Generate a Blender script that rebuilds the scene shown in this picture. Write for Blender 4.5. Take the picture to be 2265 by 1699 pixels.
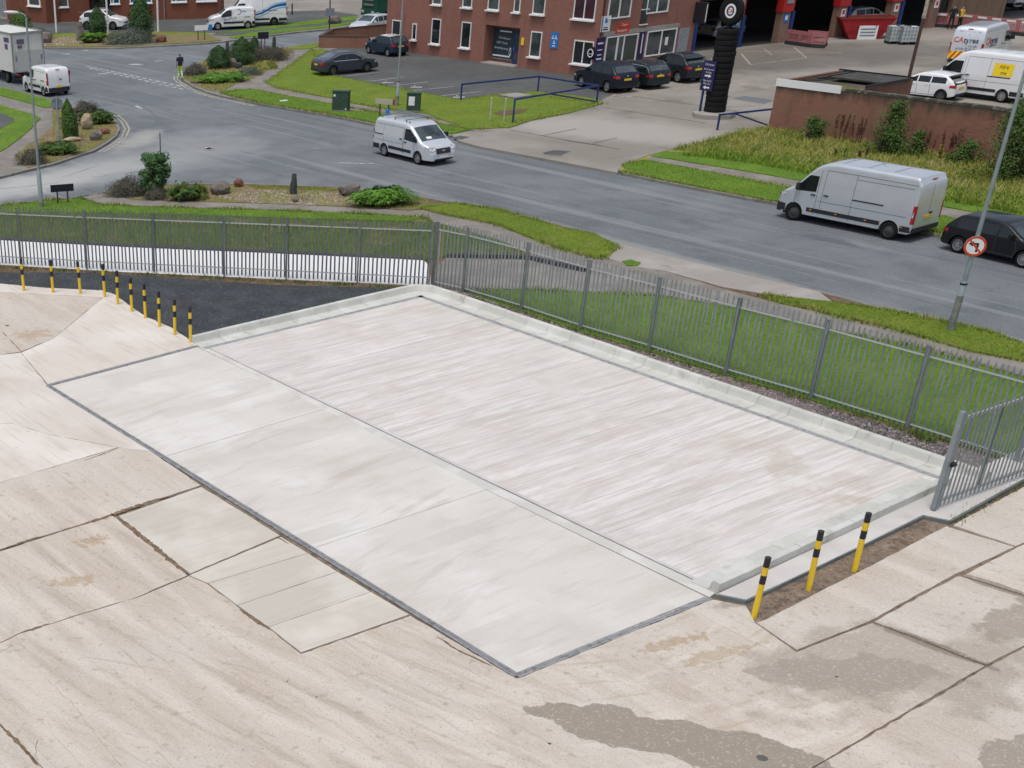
import bpy, bmesh, math, random
import numpy as np
from mathutils import Vector, Matrix
from math import radians, sin, cos, pi, sqrt

SC = bpy.context.scene
for _o in list(bpy.data.objects):
    bpy.data.objects.remove(_o)
COL = SC.collection

# ------------------------------------------------------------------ camera
CAM_F, CAM_PITCH, CAM_ROLL, CAM_H, CAM_CX, CAM_CY = 2823.16, 0.540282, -0.0396030, 13.4205, 363.08, 1389.89
IMG_W, IMG_H = 2265.0, 1699.0
_fw = Vector((0, cos(CAM_PITCH), -sin(CAM_PITCH)))
_up0 = Vector((0, sin(CAM_PITCH), cos(CAM_PITCH)))
_rt0 = Vector((1, 0, 0))
_c, _s = cos(CAM_ROLL), sin(CAM_ROLL)
_rt = _c * _rt0 + _s * _up0
_upv = -_s * _rt0 + _c * _up0
cam_data = bpy.data.cameras.new('camera')
cam = bpy.data.objects.new('camera', cam_data)
COL.objects.link(cam)
_m = Matrix(((_rt.x, _upv.x, -_fw.x, 0), (_rt.y, _upv.y, -_fw.y, 0), (_rt.z, _upv.z, -_fw.z, CAM_H), (0, 0, 0, 1)))
cam.matrix_world = _m
cam_data.sensor_fit = 'HORIZONTAL'
cam_data.sensor_width = 36.0
cam_data.lens = CAM_F / IMG_W * 36.0
cam_data.shift_x = (IMG_W / 2 - CAM_CX) / IMG_W
cam_data.shift_y = (CAM_CY - IMG_H / 2) / IMG_W
cam_data.clip_start = 0.1
cam_data.clip_end = 2000
SC.camera = cam

# ------------------------------------------------------------------ sky and sun (bright overcast)
SUN_ELEV, SUN_AZ = radians(72), radians(-140)      # azimuth measured from +Y towards +X
world = bpy.data.worlds.new('World')
SC.world = world
world.use_nodes = True
_wn = world.node_tree
_wn.nodes.clear()
_sky = _wn.nodes.new('ShaderNodeTexSky')
_sky.sky_type = 'NISHITA'
_sky.sun_disc = False
_sky.sun_elevation = SUN_ELEV
_sky.sun_rotation = SUN_AZ
_sky.air_density = 1.0
_sky.dust_density = 4.0
_sky.ozone_density = 1.0
_bg = _wn.nodes.new('ShaderNodeBackground')
_bg.inputs['Strength'].default_value = 0.125
_hs = _wn.nodes.new('ShaderNodeHueSaturation')      # cloud cover greys the sky evenly
_hs.inputs['Saturation'].default_value = 0.7
_wo = _wn.nodes.new('ShaderNodeOutputWorld')
_wn.links.new(_sky.outputs[0], _hs.inputs['Color'])
_wn.links.new(_hs.outputs[0], _bg.inputs['Color'])
_wn.links.new(_bg.outputs[0], _wo.inputs['Surface'])
_sd = bpy.data.lights.new('sun', 'SUN')
_sd.energy = 1.1
_sd.angle = radians(18)
_sd.color = (1.0, 0.96, 0.9)
sun = bpy.data.objects.new('sun', _sd)
COL.objects.link(sun)
_dir = Vector((sin(SUN_AZ) * cos(SUN_ELEV), cos(SUN_AZ) * cos(SUN_ELEV), sin(SUN_ELEV)))
sun.rotation_euler = (-_dir).to_track_quat('-Z', 'Y').to_euler()
sun.location = (0, 40, 60)

SC.view_settings.view_transform = 'Standard'
SC.view_settings.look = 'None'
SC.view_settings.gamma = 1.0
SC.view_settings.use_curve_mapping = False
SC.view_settings.exposure = 0.32
SC.render.engine = 'CYCLES'
SC.cycles.max_bounces = 6
SC.cycles.use_denoising = True

# ------------------------------------------------------------------ surveying: from the picture plane to level ground
def G(px, py, z=0.0):
    u = (px - CAM_CX) / CAM_F
    v = (py - CAM_CY) / CAM_F
    u2 = _c * u + _s * v
    v2 = -_s * u + _c * v
    d = u2 * _rt0 - v2 * _up0 + _fw
    t = (z - CAM_H) / d.z
    return Vector((d.x * t, d.y * t, z))
def GP(pts, z=0.0):
    return [G(x, y, z) for x, y in pts]
AV = Vector((cos(radians(-60)), sin(radians(-60)), 0))     # the site's long axis
BV = Vector((cos(radians(30)), sin(radians(30)), 0))       # and the one across

# ------------------------------------------------------------------ mesh helpers
class MB:
    def __init__(s):
        s.v = []; s.f = []; s.mi = []; s.cur = 0
    def face(s, *idx):
        s.f.append(tuple(idx)); s.mi.append(s.cur)
    def add(s, verts, faces):
        o = len(s.v)
        s.v += [tuple(p) for p in verts]
        for f in faces:
            s.f.append(tuple(o + i for i in f)); s.mi.append(s.cur)
    def box(s, c, d, rz=0.0, top=1.0, ry=0.0):
        hx, hy, hz = d[0] / 2, d[1] / 2, d[2] / 2
        P = []
        for z in (-hz, hz):
            k = top if z > 0 else 1.0
            for x, y in ((-hx, -hy), (hx, -hy), (hx, hy), (-hx, hy)):
                P.append(Vector((x * k, y * k, z)))
        R = Matrix.Rotation(rz, 3, 'Z') @ Matrix.Rotation(ry, 3, 'Y')
        s.add([R @ p + Vector(c) for p in P], [(3, 2, 1, 0), (4, 5, 6, 7), (0, 1, 5, 4), (1, 2, 6, 5), (2, 3, 7, 6), (3, 0, 4, 7)])
    def prism(s, poly, z0, z1):
        n = len(poly)
        a = sum(poly[i][0] * poly[(i + 1) % n][1] - poly[(i + 1) % n][0] * poly[i][1] for i in range(n))
        if a < 0: poly = list(reversed(poly))
        s.add([(p[0], p[1], z0) for p in poly] + [(p[0], p[1], z1) for p in poly],
              [tuple(range(n - 1, -1, -1)), tuple(range(n, 2 * n))] + [(i, (i + 1) % n, n + (i + 1) % n, n + i) for i in range(n)])
    def extr(s, prof, p0, p1, yaxis=None, up=Vector((0, 0, 1))):
        """closed profile [(u,w)] swept from p0 to p1; u along the side axis, w along up"""
        p0, p1 = Vector(p0), Vector(p1)
        d = (p1 - p0).normalized()
        side = yaxis if yaxis is not None else up.cross(d).normalized()
        n = len(prof)
        V = [p0 + side * u + up * w for u, w in prof] + [p1 + side * u + up * w for u, w in prof]
        s.add(V, [tuple(range(n - 1, -1, -1)), tuple(range(n, 2 * n))] + [(i, (i + 1) % n, n + (i + 1) % n, n + i) for i in range(n)])
    def tube(s, p0, p1, r0, r1=None, n=10, caps=True):
        if r1 is None: r1 = r0
        p0, p1 = Vector(p0), Vector(p1)
        d = (p1 - p0).normalized()
        a = d.orthogonal().normalized(); b = d.cross(a)
        V = []
        for p, r in ((p0, r0), (p1, r1)):
            for i in range(n):
                t = 2 * pi * i / n
                V.append(p + (a * cos(t) + b * sin(t)) * r)
        F = [(i, (i + 1) % n, n + (i + 1) % n, n + i) for i in range(n)]
        if caps: F += [tuple(range(n - 1, -1, -1)), tuple(range(n, 2 * n))]
        s.add(V, F)
    def lathe(s, prof, n=24, axis='Z', c=(0, 0, 0)):
        """prof: [(r, h)] revolved"""
        m = len(prof); V = []
        for i in range(n):
            t = 2 * pi * i / n
            for r, h in prof:
                if axis == 'Z': p = (r * cos(t), r * sin(t), h)
                elif axis == 'Y': p = (r * cos(t), h, r * sin(t))
                else: p = (h, r * cos(t), r * sin(t))
                V.append((p[0] + c[0], p[1] + c[1], p[2] + c[2]))
        F = []
        for i in range(n):
            j = (i + 1) % n
            for k in range(m - 1):
                F.append((i * m + k, j * m + k, j * m + k + 1, i * m + k + 1))
        s.add(V, F)
    def grid(s, rows):
        m = len(rows); n = len(rows[0]); V = [p for r in rows for p in r]
        s.add(V, [(i * n + j, i * n + j + 1, (i + 1) * n + j + 1, (i + 1) * n + j) for i in range(m - 1) for j in range(n - 1)])
    def build(s, name, mat, parent=None, smooth=False, loc=None, clean=False, auto=None):
        me = bpy.data.meshes.new(name)
        me.from_pydata(s.v, [], s.f)
        if isinstance(mat, (list, tuple)):
            for m_ in mat: me.materials.append(m_)
            me.polygons.foreach_set('material_index', s.mi)
        elif mat is not None:
            me.materials.append(mat)
        if clean or auto is not None:
            bm = bmesh.new(); bm.from_mesh(me)
            bmesh.ops.remove_doubles(bm, verts=bm.verts, dist=0.0004)
            bmesh.ops.dissolve_degenerate(bm, dist=0.0002, edges=bm.edges)
            bmesh.ops.recalc_face_normals(bm, faces=bm.faces)
            if auto is not None:
                for e in bm.edges:
                    if len(e.link_faces) == 2 and e.calc_face_angle(0) > auto: e.smooth = False
            bm.to_mesh(me); bm.free()
        if smooth or auto is not None:
            me.polygons.foreach_set('use_smooth', [True] * len(me.polygons))
        me.update()
        o = bpy.data.objects.new(name, me)
        COL.objects.link(o)
        if parent is not None: o.parent = parent
        if loc is not None: o.location = loc
        return o

def tag(o, label=None, cat=None, group=None, kind=None):
    if label: o['label'] = label
    if cat: o['category'] = cat
    if group: o['group'] = group
    if kind: o['kind'] = kind
    return o
def thing(name, label, cat, loc=(0, 0, 0), rz=0.0, group=None):
    o = bpy.data.objects.new(name, None)
    o.empty_display_size = 0.3
    COL.objects.link(o)
    o.location = loc; o.rotation_euler = (0, 0, rz)
    return tag(o, label, cat, group)
def inst(name, src, parent, loc=(0, 0, 0), rz=0.0, scale=None):
    o = bpy.data.objects.new(name, src.data if isinstance(src, bpy.types.Object) else src)
    COL.objects.link(o)
    o.parent = parent
    o.location = loc; o.rotation_euler = (0, 0, rz)
    if scale: o.scale = scale
    return o
def poly_area(p):
    return 0.5 * sum(p[i][0] * p[(i + 1) % len(p)][1] - p[(i + 1) % len(p)][0] * p[i][1] for i in range(len(p)))
def inset(poly, d):
    p = [Vector((q[0], q[1])) for q in poly]
    if poly_area(p) < 0: p.reverse()
    n = len(p); out = []
    for i in range(n):
        a, b, c = p[i - 1], p[i], p[(i + 1) % n]
        d1 = (b - a).normalized(); d2 = (c - b).normalized()
        n1 = Vector((-d1.y, d1.x)); n2 = Vector((-d2.y, d2.x))
        k = 1 + n1.dot(n2)
        m = (n1 + n2) / max(k, 0.35)
        out.append(b + m * d)
    return out
def wobble(poly, step, amp, seed=0):
    rnd = random.Random(seed); out = []
    n = len(poly)
    for i in range(n):
        a, b = Vector(poly[i][:2]), Vector(poly[(i + 1) % n][:2])
        L = (b - a).length; k = max(1, int(L / step))
        nn = Vector((-(b - a).y, (b - a).x)).normalized() if L > 0 else Vector((0, 0))
        for j in range(k):
            q = a.lerp(b, j / k)
            if j: q = q + nn * rnd.uniform(-amp, amp)
            out.append(q)
    return out
def sheet(name, poly, z1, z0, mat, kind='structure', parent=None, label=None, cat=None):
    m = MB(); m.prism([(p[0], p[1]) for p in poly], z0, z1)
    o = m.build(name, mat, parent)
    if parent is None: tag(o, label, cat, None, kind)
    return o
def in_poly(x, y, P):
    c = False; n = len(P); j = n - 1
    for i in range(n):
        xi, yi = P[i][0], P[i][1]; xj, yj = P[j][0], P[j][1]
        if (yi > y) != (yj > y) and x < (xj - xi) * (y - yi) / (yj - yi) + xi: c = not c
        j = i
    return c
def scatter(P, n, rnd):
    xs = [p[0] for p in P]; ys = [p[1] for p in P]; out = []
    while len(out) < n:
        x = rnd.uniform(min(xs), max(xs)); y = rnd.uniform(min(ys), max(ys))
        if in_poly(x, y, P): out.append((x, y))
    return out

# ------------------------------------------------------------------ materials
def _nt(name):
    m = bpy.data.materials.new(name); m.use_nodes = True
    nt = m.node_tree; nt.nodes.clear()
    out = nt.nodes.new('ShaderNodeOutputMaterial'); b = nt.nodes.new('ShaderNodeBsdfPrincipled')
    nt.links.new(b.outputs[0], out.inputs[0])
    return m, nt, b
def _math(nt, op, a, b=None, clamp=False):
    n = nt.nodes.new('ShaderNodeMath'); n.operation = op; n.use_clamp = clamp
    for i, x in enumerate((a, b)):
        if x is None: continue
        if isinstance(x, (int, float)): n.inputs[i].default_value = x
        else: nt.links.new(x, n.inputs[i])
    return n.outputs[0]
def _range(nt, x, lo, hi):
    n = nt.nodes.new('ShaderNodeMapRange'); n.interpolation_type = 'SMOOTHSTEP'
    nt.links.new(x, n.inputs[0]); n.inputs[1].default_value = lo; n.inputs[2].default_value = hi
    return n.outputs[0]
def _noise(nt, co, scale, detail=4.0, rough=0.55):
    n = nt.nodes.new('ShaderNodeTexNoise'); nt.links.new(co, n.inputs['Vector'])
    n.inputs['Scale'].default_value = scale; n.inputs['Detail'].default_value = detail; n.inputs['Roughness'].default_value = rough
    return n.outputs['Fac']
def _map(nt, co, rot=0.0, sc=(1, 1, 1), loc=(0, 0, 0)):
    n1 = nt.nodes.new('ShaderNodeMapping'); n1.vector_type = 'POINT'
    nt.links.new(co, n1.inputs['Vector'])
    n1.inputs['Rotation'].default_value = (0, 0, rot)
    n2 = nt.nodes.new('ShaderNodeMapping'); nt.links.new(n1.outputs[0], n2.inputs['Vector'])
    n2.inputs['Scale'].default_value = sc; n2.inputs['Location'].default_value = loc
    return n2.outputs[0]
def _mix(nt, fac, a, b):
    n = nt.nodes.new('ShaderNodeMix'); n.data_type = 'RGBA'
    for sock, x in ((n.inputs[0], fac), (n.inputs[6], a), (n.inputs[7], b)):
        if isinstance(x, (int, float)): sock.default_value = x
        elif isinstance(x, tuple): sock.default_value = (x[0], x[1], x[2], 1)
        else: nt.links.new(x, sock)
    return n.outputs[2]
def _pos(nt, world=True):
    if world: return nt.nodes.new('ShaderNodeNewGeometry').outputs['Position']
    return nt.nodes.new('ShaderNodeTexCoord').outputs['Object']
MATS = {}
GAINS = dict(pad_concrete=(1.0, 1.03, 1.01), apron_concrete=(.95, .985, .965), pale_concrete=(.94, .94, .905), old_concrete=(1.0, 1.045, 1.03), lawn_grass=(1.2, 1.15, 1.2), grass_blade=(1.15, 1.12, 1.2), office_brick=(1.5, 1.38, 1.32), wall_brick=(1.35, 1.3, 1.25), far_office_brick=(1.25, 1.2, 1.15), pier_brick=(1.2, 1.2, 1.2), rough_grass=(1.2, 1.2, 1.1), asphalt=(1.13, 1.19, 1.19), patched_concrete=(1.02, 1.09, 1.07), joint_band_concrete=(1.12, 1.19, 1.17), kerb_concrete=(.62, .61, .6), footway=(.88, .88, .86), crossing_concrete=(.95, .96, .95), car_park_asphalt=(1.2, 1.3, 1.33), forecourt_concrete=(.95, 1.0, .99), tarmac_planings=(.85, .93, .92), precast_concrete=(.86, .88, .87), trowelled_concrete=(.87, .85, .82), galvanised_steel=(.85, .9, .92))          # white balance of the bases, per material
def mat(name, base, layers=(), rough=0.75, gain=None, metal=0.0, bump=None, spec=0.4, coat=0.0, world=True, obvar=0.0, rough_layers=(), subsurf=0.0):
    """layers: dicts {c: colour, a: amount, s: scale (number or xyz), r: rotation, lo, hi, d: detail, e: ellipse (x,y,ra,rb,rot,wob)}"""
    g_ = GAINS.get(name, (1, 1, 1))
    gn = lambda c: tuple(min(.9, x * k) for x, k in zip(c, g_))
    base = gn(base)
    m, nt, b = _nt(name)
    co = _pos(nt, world)
    col = base; rgh = None
    for L in layers:
        if 'e' in L:
            ex, ey, ra, rb, rot, wob = L['e']
            q = nt.nodes.new('ShaderNodeMapping'); q.vector_type = 'TEXTURE'
            nt.links.new(co, q.inputs['Vector'])
            q.inputs['Location'].default_value = (ex, ey, 0); q.inputs['Rotation'].default_value = (0, 0, rot); q.inputs['Scale'].default_value = (ra, rb, 1000)
            ln = nt.nodes.new('ShaderNodeVectorMath'); ln.operation = 'LENGTH'; nt.links.new(q.outputs[0], ln.inputs[0])
            nz = _noise(nt, _map(nt, co, 0, (1, 1, 1), (ex, ey, 3)), L.get('s', 0.8), L.get('d', 6))
            val = _math(nt, 'ADD', ln.outputs['Value'], _math(nt, 'MULTIPLY', _math(nt, 'SUBTRACT', nz, 0.5), wob))
            f = _math(nt, 'SUBTRACT', 1.0, _range(nt, val, L.get('lo', 0.95), L.get('hi', 1.05)))
        elif 'line' in L:
            sp, wd, rot = L['line']
            q = _map(nt, co, rot)
            sx = nt.nodes.new('ShaderNodeSeparateXYZ'); nt.links.new(q, sx.inputs[0])
            fr = _math(nt, 'FRACT', _math(nt, 'DIVIDE', _math(nt, 'ADD', sx.outputs[0], 1000.0), sp))
            f = _math(nt, 'LESS_THAN', fr, wd / sp)
            nz = _noise(nt, _map(nt, co, rot, (1.5, .35, 1)), 1.0, 3)
            f = _math(nt, 'MULTIPLY', f, _range(nt, nz, L.get('lo', .4), L.get('hi', .65)))
        elif 'bands' in L:          # pour strips: each band keeps its own tone, drifting along its length
            bw_, rot, vs_, sd_ = L['bands']
            sx = nt.nodes.new('ShaderNodeSeparateXYZ'); nt.links.new(_map(nt, co, rot), sx.inputs[0])
            cb = nt.nodes.new('ShaderNodeCombineXYZ')
            nt.links.new(_math(nt, 'MULTIPLY', _math(nt, 'FLOOR', _math(nt, 'DIVIDE', _math(nt, 'ADD', sx.outputs[0], 500.0), bw_)), 7.31), cb.inputs[0])
            nt.links.new(_math(nt, 'MULTIPLY', sx.outputs[1], vs_), cb.inputs[1]); cb.inputs[2].default_value = sd_
            f = _range(nt, _noise(nt, cb.outputs[0], 1.0, 3), L.get('lo', .45), L.get('hi', .65))
        elif 'arc' in L:
            ax_, ay_, fr_q, fa_q = L['arc']
            q = nt.nodes.new('ShaderNodeVectorMath'); q.operation = 'SUBTRACT'; nt.links.new(co, q.inputs[0]); q.inputs[1].default_value = (ax_, ay_, 0)
            sx = nt.nodes.new('ShaderNodeSeparateXYZ'); nt.links.new(q.outputs[0], sx.inputs[0])
            rr_ = _math(nt, 'SQRT', _math(nt, 'ADD', _math(nt, 'MULTIPLY', sx.outputs[0], sx.outputs[0]), _math(nt, 'MULTIPLY', sx.outputs[1], sx.outputs[1])))
            an_ = _math(nt, 'ARCTAN2', sx.outputs[1], sx.outputs[0])
            cb = nt.nodes.new('ShaderNodeCombineXYZ'); nt.links.new(_math(nt, 'MULTIPLY', rr_, fr_q), cb.inputs[0]); nt.links.new(_math(nt, 'MULTIPLY', an_, fa_q), cb.inputs[1])
            f = _range(nt, _noise(nt, cb.outputs[0], 1.0, 4), L.get('lo', .5), L.get('hi', .7))
            if 'zone' in L:
                zx, zy, zr = L['zone']
                z1 = nt.nodes.new('ShaderNodeVectorMath'); z1.operation = 'DISTANCE'; nt.links.new(co, z1.inputs[0]); z1.inputs[1].default_value = (zx, zy, 0)
                f = _math(nt, 'MULTIPLY', f, _math(nt, 'SUBTRACT', 1.0, _range(nt, z1.outputs['Value'], zr * .5, zr)))
        else:
            sc = L.get('s', 1.0); sc3 = sc if isinstance(sc, tuple) else (sc, sc, sc)
            nz = _noise(nt, _map(nt, co, L.get('r', 0.0), sc3, L.get('l', (0, 0, 0))), 1.0, L.get('d', 5), L.get('q', 0.55))
            f = _range(nt, nz, L.get('lo', 0.4), L.get('hi', 0.65))
        f = _math(nt, 'MULTIPLY', f, L.get('a', 1.0))
        col = _mix(nt, f, col, gn(L['c']))
        if 'ro' in L:
            rgh = _mixf(nt, f, rgh if rgh is not None else rough, L['ro'])
    if obvar:
        oi = nt.nodes.new('ShaderNodeObjectInfo')
        hv = nt.nodes.new('ShaderNodeHueSaturation')
        nt.links.new(_math(nt, 'ADD', _math(nt, 'MULTIPLY', oi.outputs['Random'], obvar * 2), 1 - obvar), hv.inputs['Value'])
        if isinstance(col, tuple): hv.inputs['Color'].default_value = (*col[:3], 1)
        else: nt.links.new(col, hv.inputs['Color'])
        col = hv.outputs[0]
    if isinstance(col, tuple): b.inputs['Base Color'].default_value = (*col[:3], 1)
    else: nt.links.new(col, b.inputs['Base Color'])
    if rgh is None: b.inputs['Roughness'].default_value = rough
    else: nt.links.new(rgh, b.inputs['Roughness'])
    b.inputs['Metallic'].default_value = metal
    b.inputs['Specular IOR Level'].default_value = spec
    b.inputs['Coat Weight'].default_value = coat
    if coat: b.inputs['Coat Roughness'].default_value = 0.06
    if bump:
        bs, st, ds = bump
        bn = nt.nodes.new('ShaderNodeBump'); bn.inputs['Strength'].default_value = st; bn.inputs['Distance'].default_value = ds
        nt.links.new(_noise(nt, co, bs, 6, 0.65), bn.inputs['Height'])
        nt.links.new(bn.outputs[0], b.inputs['Normal'])
    MATS[name] = m
    return m
def _mixf(nt, f, a, b):
    n = nt.nodes.new('ShaderNodeMix'); n.data_type = 'FLOAT'
    for sock, x in ((n.inputs[0], f), (n.inputs[2], a), (n.inputs[3], b)):
        if isinstance(x, (int, float)): sock.default_value = x
        else: nt.links.new(x, sock)
    return n.outputs[0]
def brick_mat(name, c1, c2, mortar, dirt, dirt_a=0.5, bw=0.225, bh=0.075, moss=None):
    g_ = GAINS.get(name, (1, 1, 1))
    c1, c2, mortar, dirt = [tuple(x * k for x, k in zip(c, g_)) for c in (c1, c2, mortar, dirt)]
    m, nt, b = _nt(name)
    co = _pos(nt, False)
    sx = nt.nodes.new('ShaderNodeSeparateXYZ'); nt.links.new(co, sx.inputs[0])
    cb = nt.nodes.new('ShaderNodeCombineXYZ')
    nt.links.new(_math(nt, 'ADD', sx.outputs[0], sx.outputs[1]), cb.inputs[0]); nt.links.new(sx.outputs[2], cb.inputs[1])
    br = nt.nodes.new('ShaderNodeTexBrick'); nt.links.new(cb.outputs[0], br.inputs['Vector'])
    br.inputs['Color1'].default_value = (*c1, 1); br.inputs['Color2'].default_value = (*c2, 1); br.inputs['Mortar'].default_value = (*mortar, 1)
    br.inputs['Scale'].default_value = 1.0; br.inputs['Brick Width'].default_value = bw; br.inputs['Row Height'].default_value = bh
    br.inputs['Mortar Size'].default_value = 0.006; br.inputs['Mortar Smooth'].default_value = 0.3
    n1 = _range(nt, _noise(nt, co, 0.5, 5), 0.4, 0.7)
    n2 = _range(nt, _noise(nt, _map(nt, co, 0, (1.5, 1.5, .25)), 1.0, 4), 0.5, 0.75)
    col = _mix(nt, _math(nt, 'MULTIPLY', n1, dirt_a), br.outputs['Color'], dirt)
    col = _mix(nt, _math(nt, 'MULTIPLY', n2, dirt_a * 0.8), col, tuple(x * 0.6 for x in dirt))
    if moss:        # black algae run down from an open wall top
        f = _math(nt, 'ADD', _math(nt, 'SUBTRACT', sx.outputs[2], moss), _math(nt, 'MULTIPLY', _math(nt, 'SUBTRACT', _noise(nt, _map(nt, co, 0, (2.2, 2.2, .5)), 1.0, 6), .5), 1.3))
        col = _mix(nt, _math(nt, 'MULTIPLY', _range(nt, f, -.25, .35), .85), col, (.06, .055, .04))
    nt.links.new(col, b.inputs['Base Color'])
    b.inputs['Roughness'].default_value = 0.85; b.inputs['Specular IOR Level'].default_value = 0.2
    bn = nt.nodes.new('ShaderNodeBump'); bn.inputs['Strength'].default_value = 0.4; bn.inputs['Distance'].default_value = 0.01
    nt.links.new(br.outputs['Fac'], bn.inputs['Height']); bn.invert = True
    nt.links.new(bn.outputs[0], b.inputs['Normal'])
    return m
R60, R30 = radians(60), radians(-30)

M_old = mat('old_concrete', (.49, .41, .35), [
    dict(c=(.59, .515, .455), a=.8, s=(.25, 1.6, 1), r=R60, lo=.42, hi=.68),
    dict(c=(.38, .305, .245), a=.5, s=(.12, 2.2, 1), r=R60, lo=.52, hi=.75, l=(3, 1, 0)),
    dict(c=(.53, .48, .44), a=.6, s=.22, lo=.45, hi=.62),
    dict(c=(.33, .21, .12), a=.45, s=.9, lo=.66, hi=.78, l=(9, 2, 0)),
    dict(c=(.36, .29, .235), a=.55, arc=(40.0, 55.0, 3.2, 9.0), lo=.5, hi=.68, zone=(-1, 19, 13)),
    dict(c=(.60, .53, .47), a=.6, arc=(40.0, 55.0, 1.6, 5.0), lo=.5, hi=.66, zone=(-1, 19, 13)),
    dict(c=(.42, .32, .23), a=.5, arc=(7.5, 26.0, 4.5, 5.0), lo=.54, hi=.66, zone=(10, 20.2, 4.5)),
    dict(c=(.64, .57, .51), a=.45, arc=(7.5, 26.0, 2.5, 4.0), lo=.52, hi=.66, zone=(9, 19, 6)),
    dict(c=(.40, .33, .27), a=.5, arc=(-6.0, 8.0, 6.0, 8.0), lo=.56, hi=.7, zone=(2, 18, 9)),
    dict(c=(.35, .29, .24), a=.75, e=(13.6, 20.0, 3.4, 1.9, radians(12), 2.6), s=.8, lo=.55, hi=.95, d=9),
    dict(c=(.31, .255, .21), a=.8, e=(12.8, 19.6, 1.8, 1.0, radians(-5), 2.4), s=1.0, ro=.55, lo=.7, hi=.85, d=9),
    dict(c=(.27, .222, .175), a=.93, e=(9.1, 17.75, 3.0, .68, radians(-27), 1.5), s=1.0, ro=.4, lo=.90, hi=.95, d=9),
    dict(c=(.29, .24, .195), a=.85, e=(15.0, 17.0, 1.6, .8, radians(20), 2.2), s=1.1, ro=.45, lo=.80, hi=.88, d=9),
    dict(c=(.31, .255, .205), a=.8, e=(17.4, 21.2, 2.4, 1.3, radians(10), 3.0), s=1.1, ro=.5, lo=.62, hi=.8, d=9),
    dict(c=(.34, .22, .12), a=.6, e=(-1.6, 26.4, .45, .3, .3, 3.4), s=5, lo=.4, hi=1.0, d=9), dict(c=(.36, .25, .15), a=.6, e=(-1.9, 24.5, .6, .3, .3, 3.4), s=5, lo=.4, hi=1.0, d=9), dict(c=(.38, .25, .15), a=.55, e=(-4.0, 41.8, .9, .6, .3, 3.4), s=4, lo=.4, hi=1.0, d=9), dict(c=(.40, .28, .18), a=.4, e=(-1.8, 44.0, .9, .5, .3, 1.3), s=2, lo=.6, hi=1.0),
    dict(c=(.36, .24, .14), a=.6, e=(9.9, 21.0, .9, .2, radians(22), 3.4), s=5, lo=.6, hi=1.0), dict(c=(.36, .25, .15), a=.55, e=(10.5, 20.5, .9, .2, radians(22), 3.4), s=5, lo=.6, hi=1.0),
    dict(c=(.23, .185, .145), a=.85, e=(17.2, 22.7, .95, .17, radians(-51), 1.2), s=2.5, ro=.45, lo=.7, hi=1.0),
    dict(c=(.21, .17, .135), a=.85, e=(14.7, 20.6, 1.25, .18, radians(-52), 1.2), s=2.5, ro=.45, lo=.7, hi=1.0),
    dict(c=(.24, .19, .15), a=.7, e=(13.7, 23.6, 3.4, .35, radians(30), 2.2), s=1.8, ro=.5, lo=.5, hi=.95, d=8),
    dict(c=(.60, .52, .46), a=.45, s=14.0, lo=.6, hi=.72),
    dict(c=(.30, .24, .195), a=.45, s=(.5, 14.0, 1), r=R60, lo=.58, hi=.75, l=(1, 7, 0)),
    dict(c=(.22, .18, .15), a=.6, s=3.5, lo=.70, hi=.76, l=(2, 2, 0), d=8),
    dict(c=(.28, .23, .19), a=.6, s=26.0, lo=.54, hi=.7), dict(c=(.63, .57, .51), a=.45, s=19.0, lo=.56, hi=.7, l=(4, 4, 0)), dict(c=(.30, .24, .19), a=.45, s=5.0, lo=.58, hi=.7, d=9, l=(9, 9, 0)),
], rough=.82, bump=(18.0, .35, .012), spec=.25, obvar=.04)
M_pad = mat('pad_concrete', (.57, .53, .505), [
    dict(c=(.67, .64, .62), a=.6, bands=(.47, R60, .16, 3.7), lo=.46, hi=.62),
    dict(c=(.45, .40, .37), a=.55, bands=(.157, R60, .22, 8.1), lo=.48, hi=.66),
    dict(c=(.68, .65, .63), a=.5, bands=(.078, R60, .3, 2.2), lo=.5, hi=.66), dict(c=(.43, .385, .36), a=.5, bands=(.052, R60, .5, 6.4), lo=.52, hi=.66),
    dict(c=(.48, .45, .43), a=.4, s=.3, lo=.48, hi=.68), dict(c=(.47, .39, .34), a=.45, s=.55, lo=.54, hi=.7, l=(1, 4, 0)),
    dict(c=(.68, .65, .63), a=.3, s=.45, lo=.52, hi=.7, l=(4, 9, 0)),
    dict(c=(.52, .44, .395), a=.5, s=(.9, .4, 1), r=R60, lo=.56, hi=.7, l=(5, 5, 0)),
    dict(c=(.44, .40, .37), a=.3, arc=(30.0, 12.0, 2.2, 9.0), lo=.56, hi=.68, zone=(9, 31, 9)),
    dict(c=(.38, .35, .335), a=.6, line=(.47, .016, R60), lo=.42, hi=.56), dict(c=(.33, .30, .285), a=.6, line=(1.41, .024, R60), lo=.36, hi=.5),
    dict(c=(.42, .33, .26), a=.5, e=(16.4, 26.9, 1.1, .35, radians(-20), 3.2), s=2.4, lo=.3, hi=1.1, d=8),
    dict(c=(.42, .34, .275), a=.45, e=(15.6, 29.2, 1.2, .5, radians(60), 3.2), s=2.2, lo=.3, hi=1.1, d=8),
    dict(c=(.44, .36, .30), a=.4, s=1.1, lo=.64, hi=.76, d=8, l=(3, 8, 0)),
    dict(c=(.43, .395, .375), a=.4, s=(20.0, 1.2, 1), r=R60, lo=.52, hi=.7, l=(3, 3, 0)),
    dict(c=(.36, .33, .31), a=.5, s=30.0, lo=.56, hi=.72), dict(c=(.70, .67, .65), a=.35, s=17.0, lo=.58, hi=.72), dict(c=(.22, .20, .19), a=.6, s=4.5, lo=.73, hi=.78, d=8),
], rough=.8, bump=(24.0, .25, .006), spec=.25)
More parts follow.
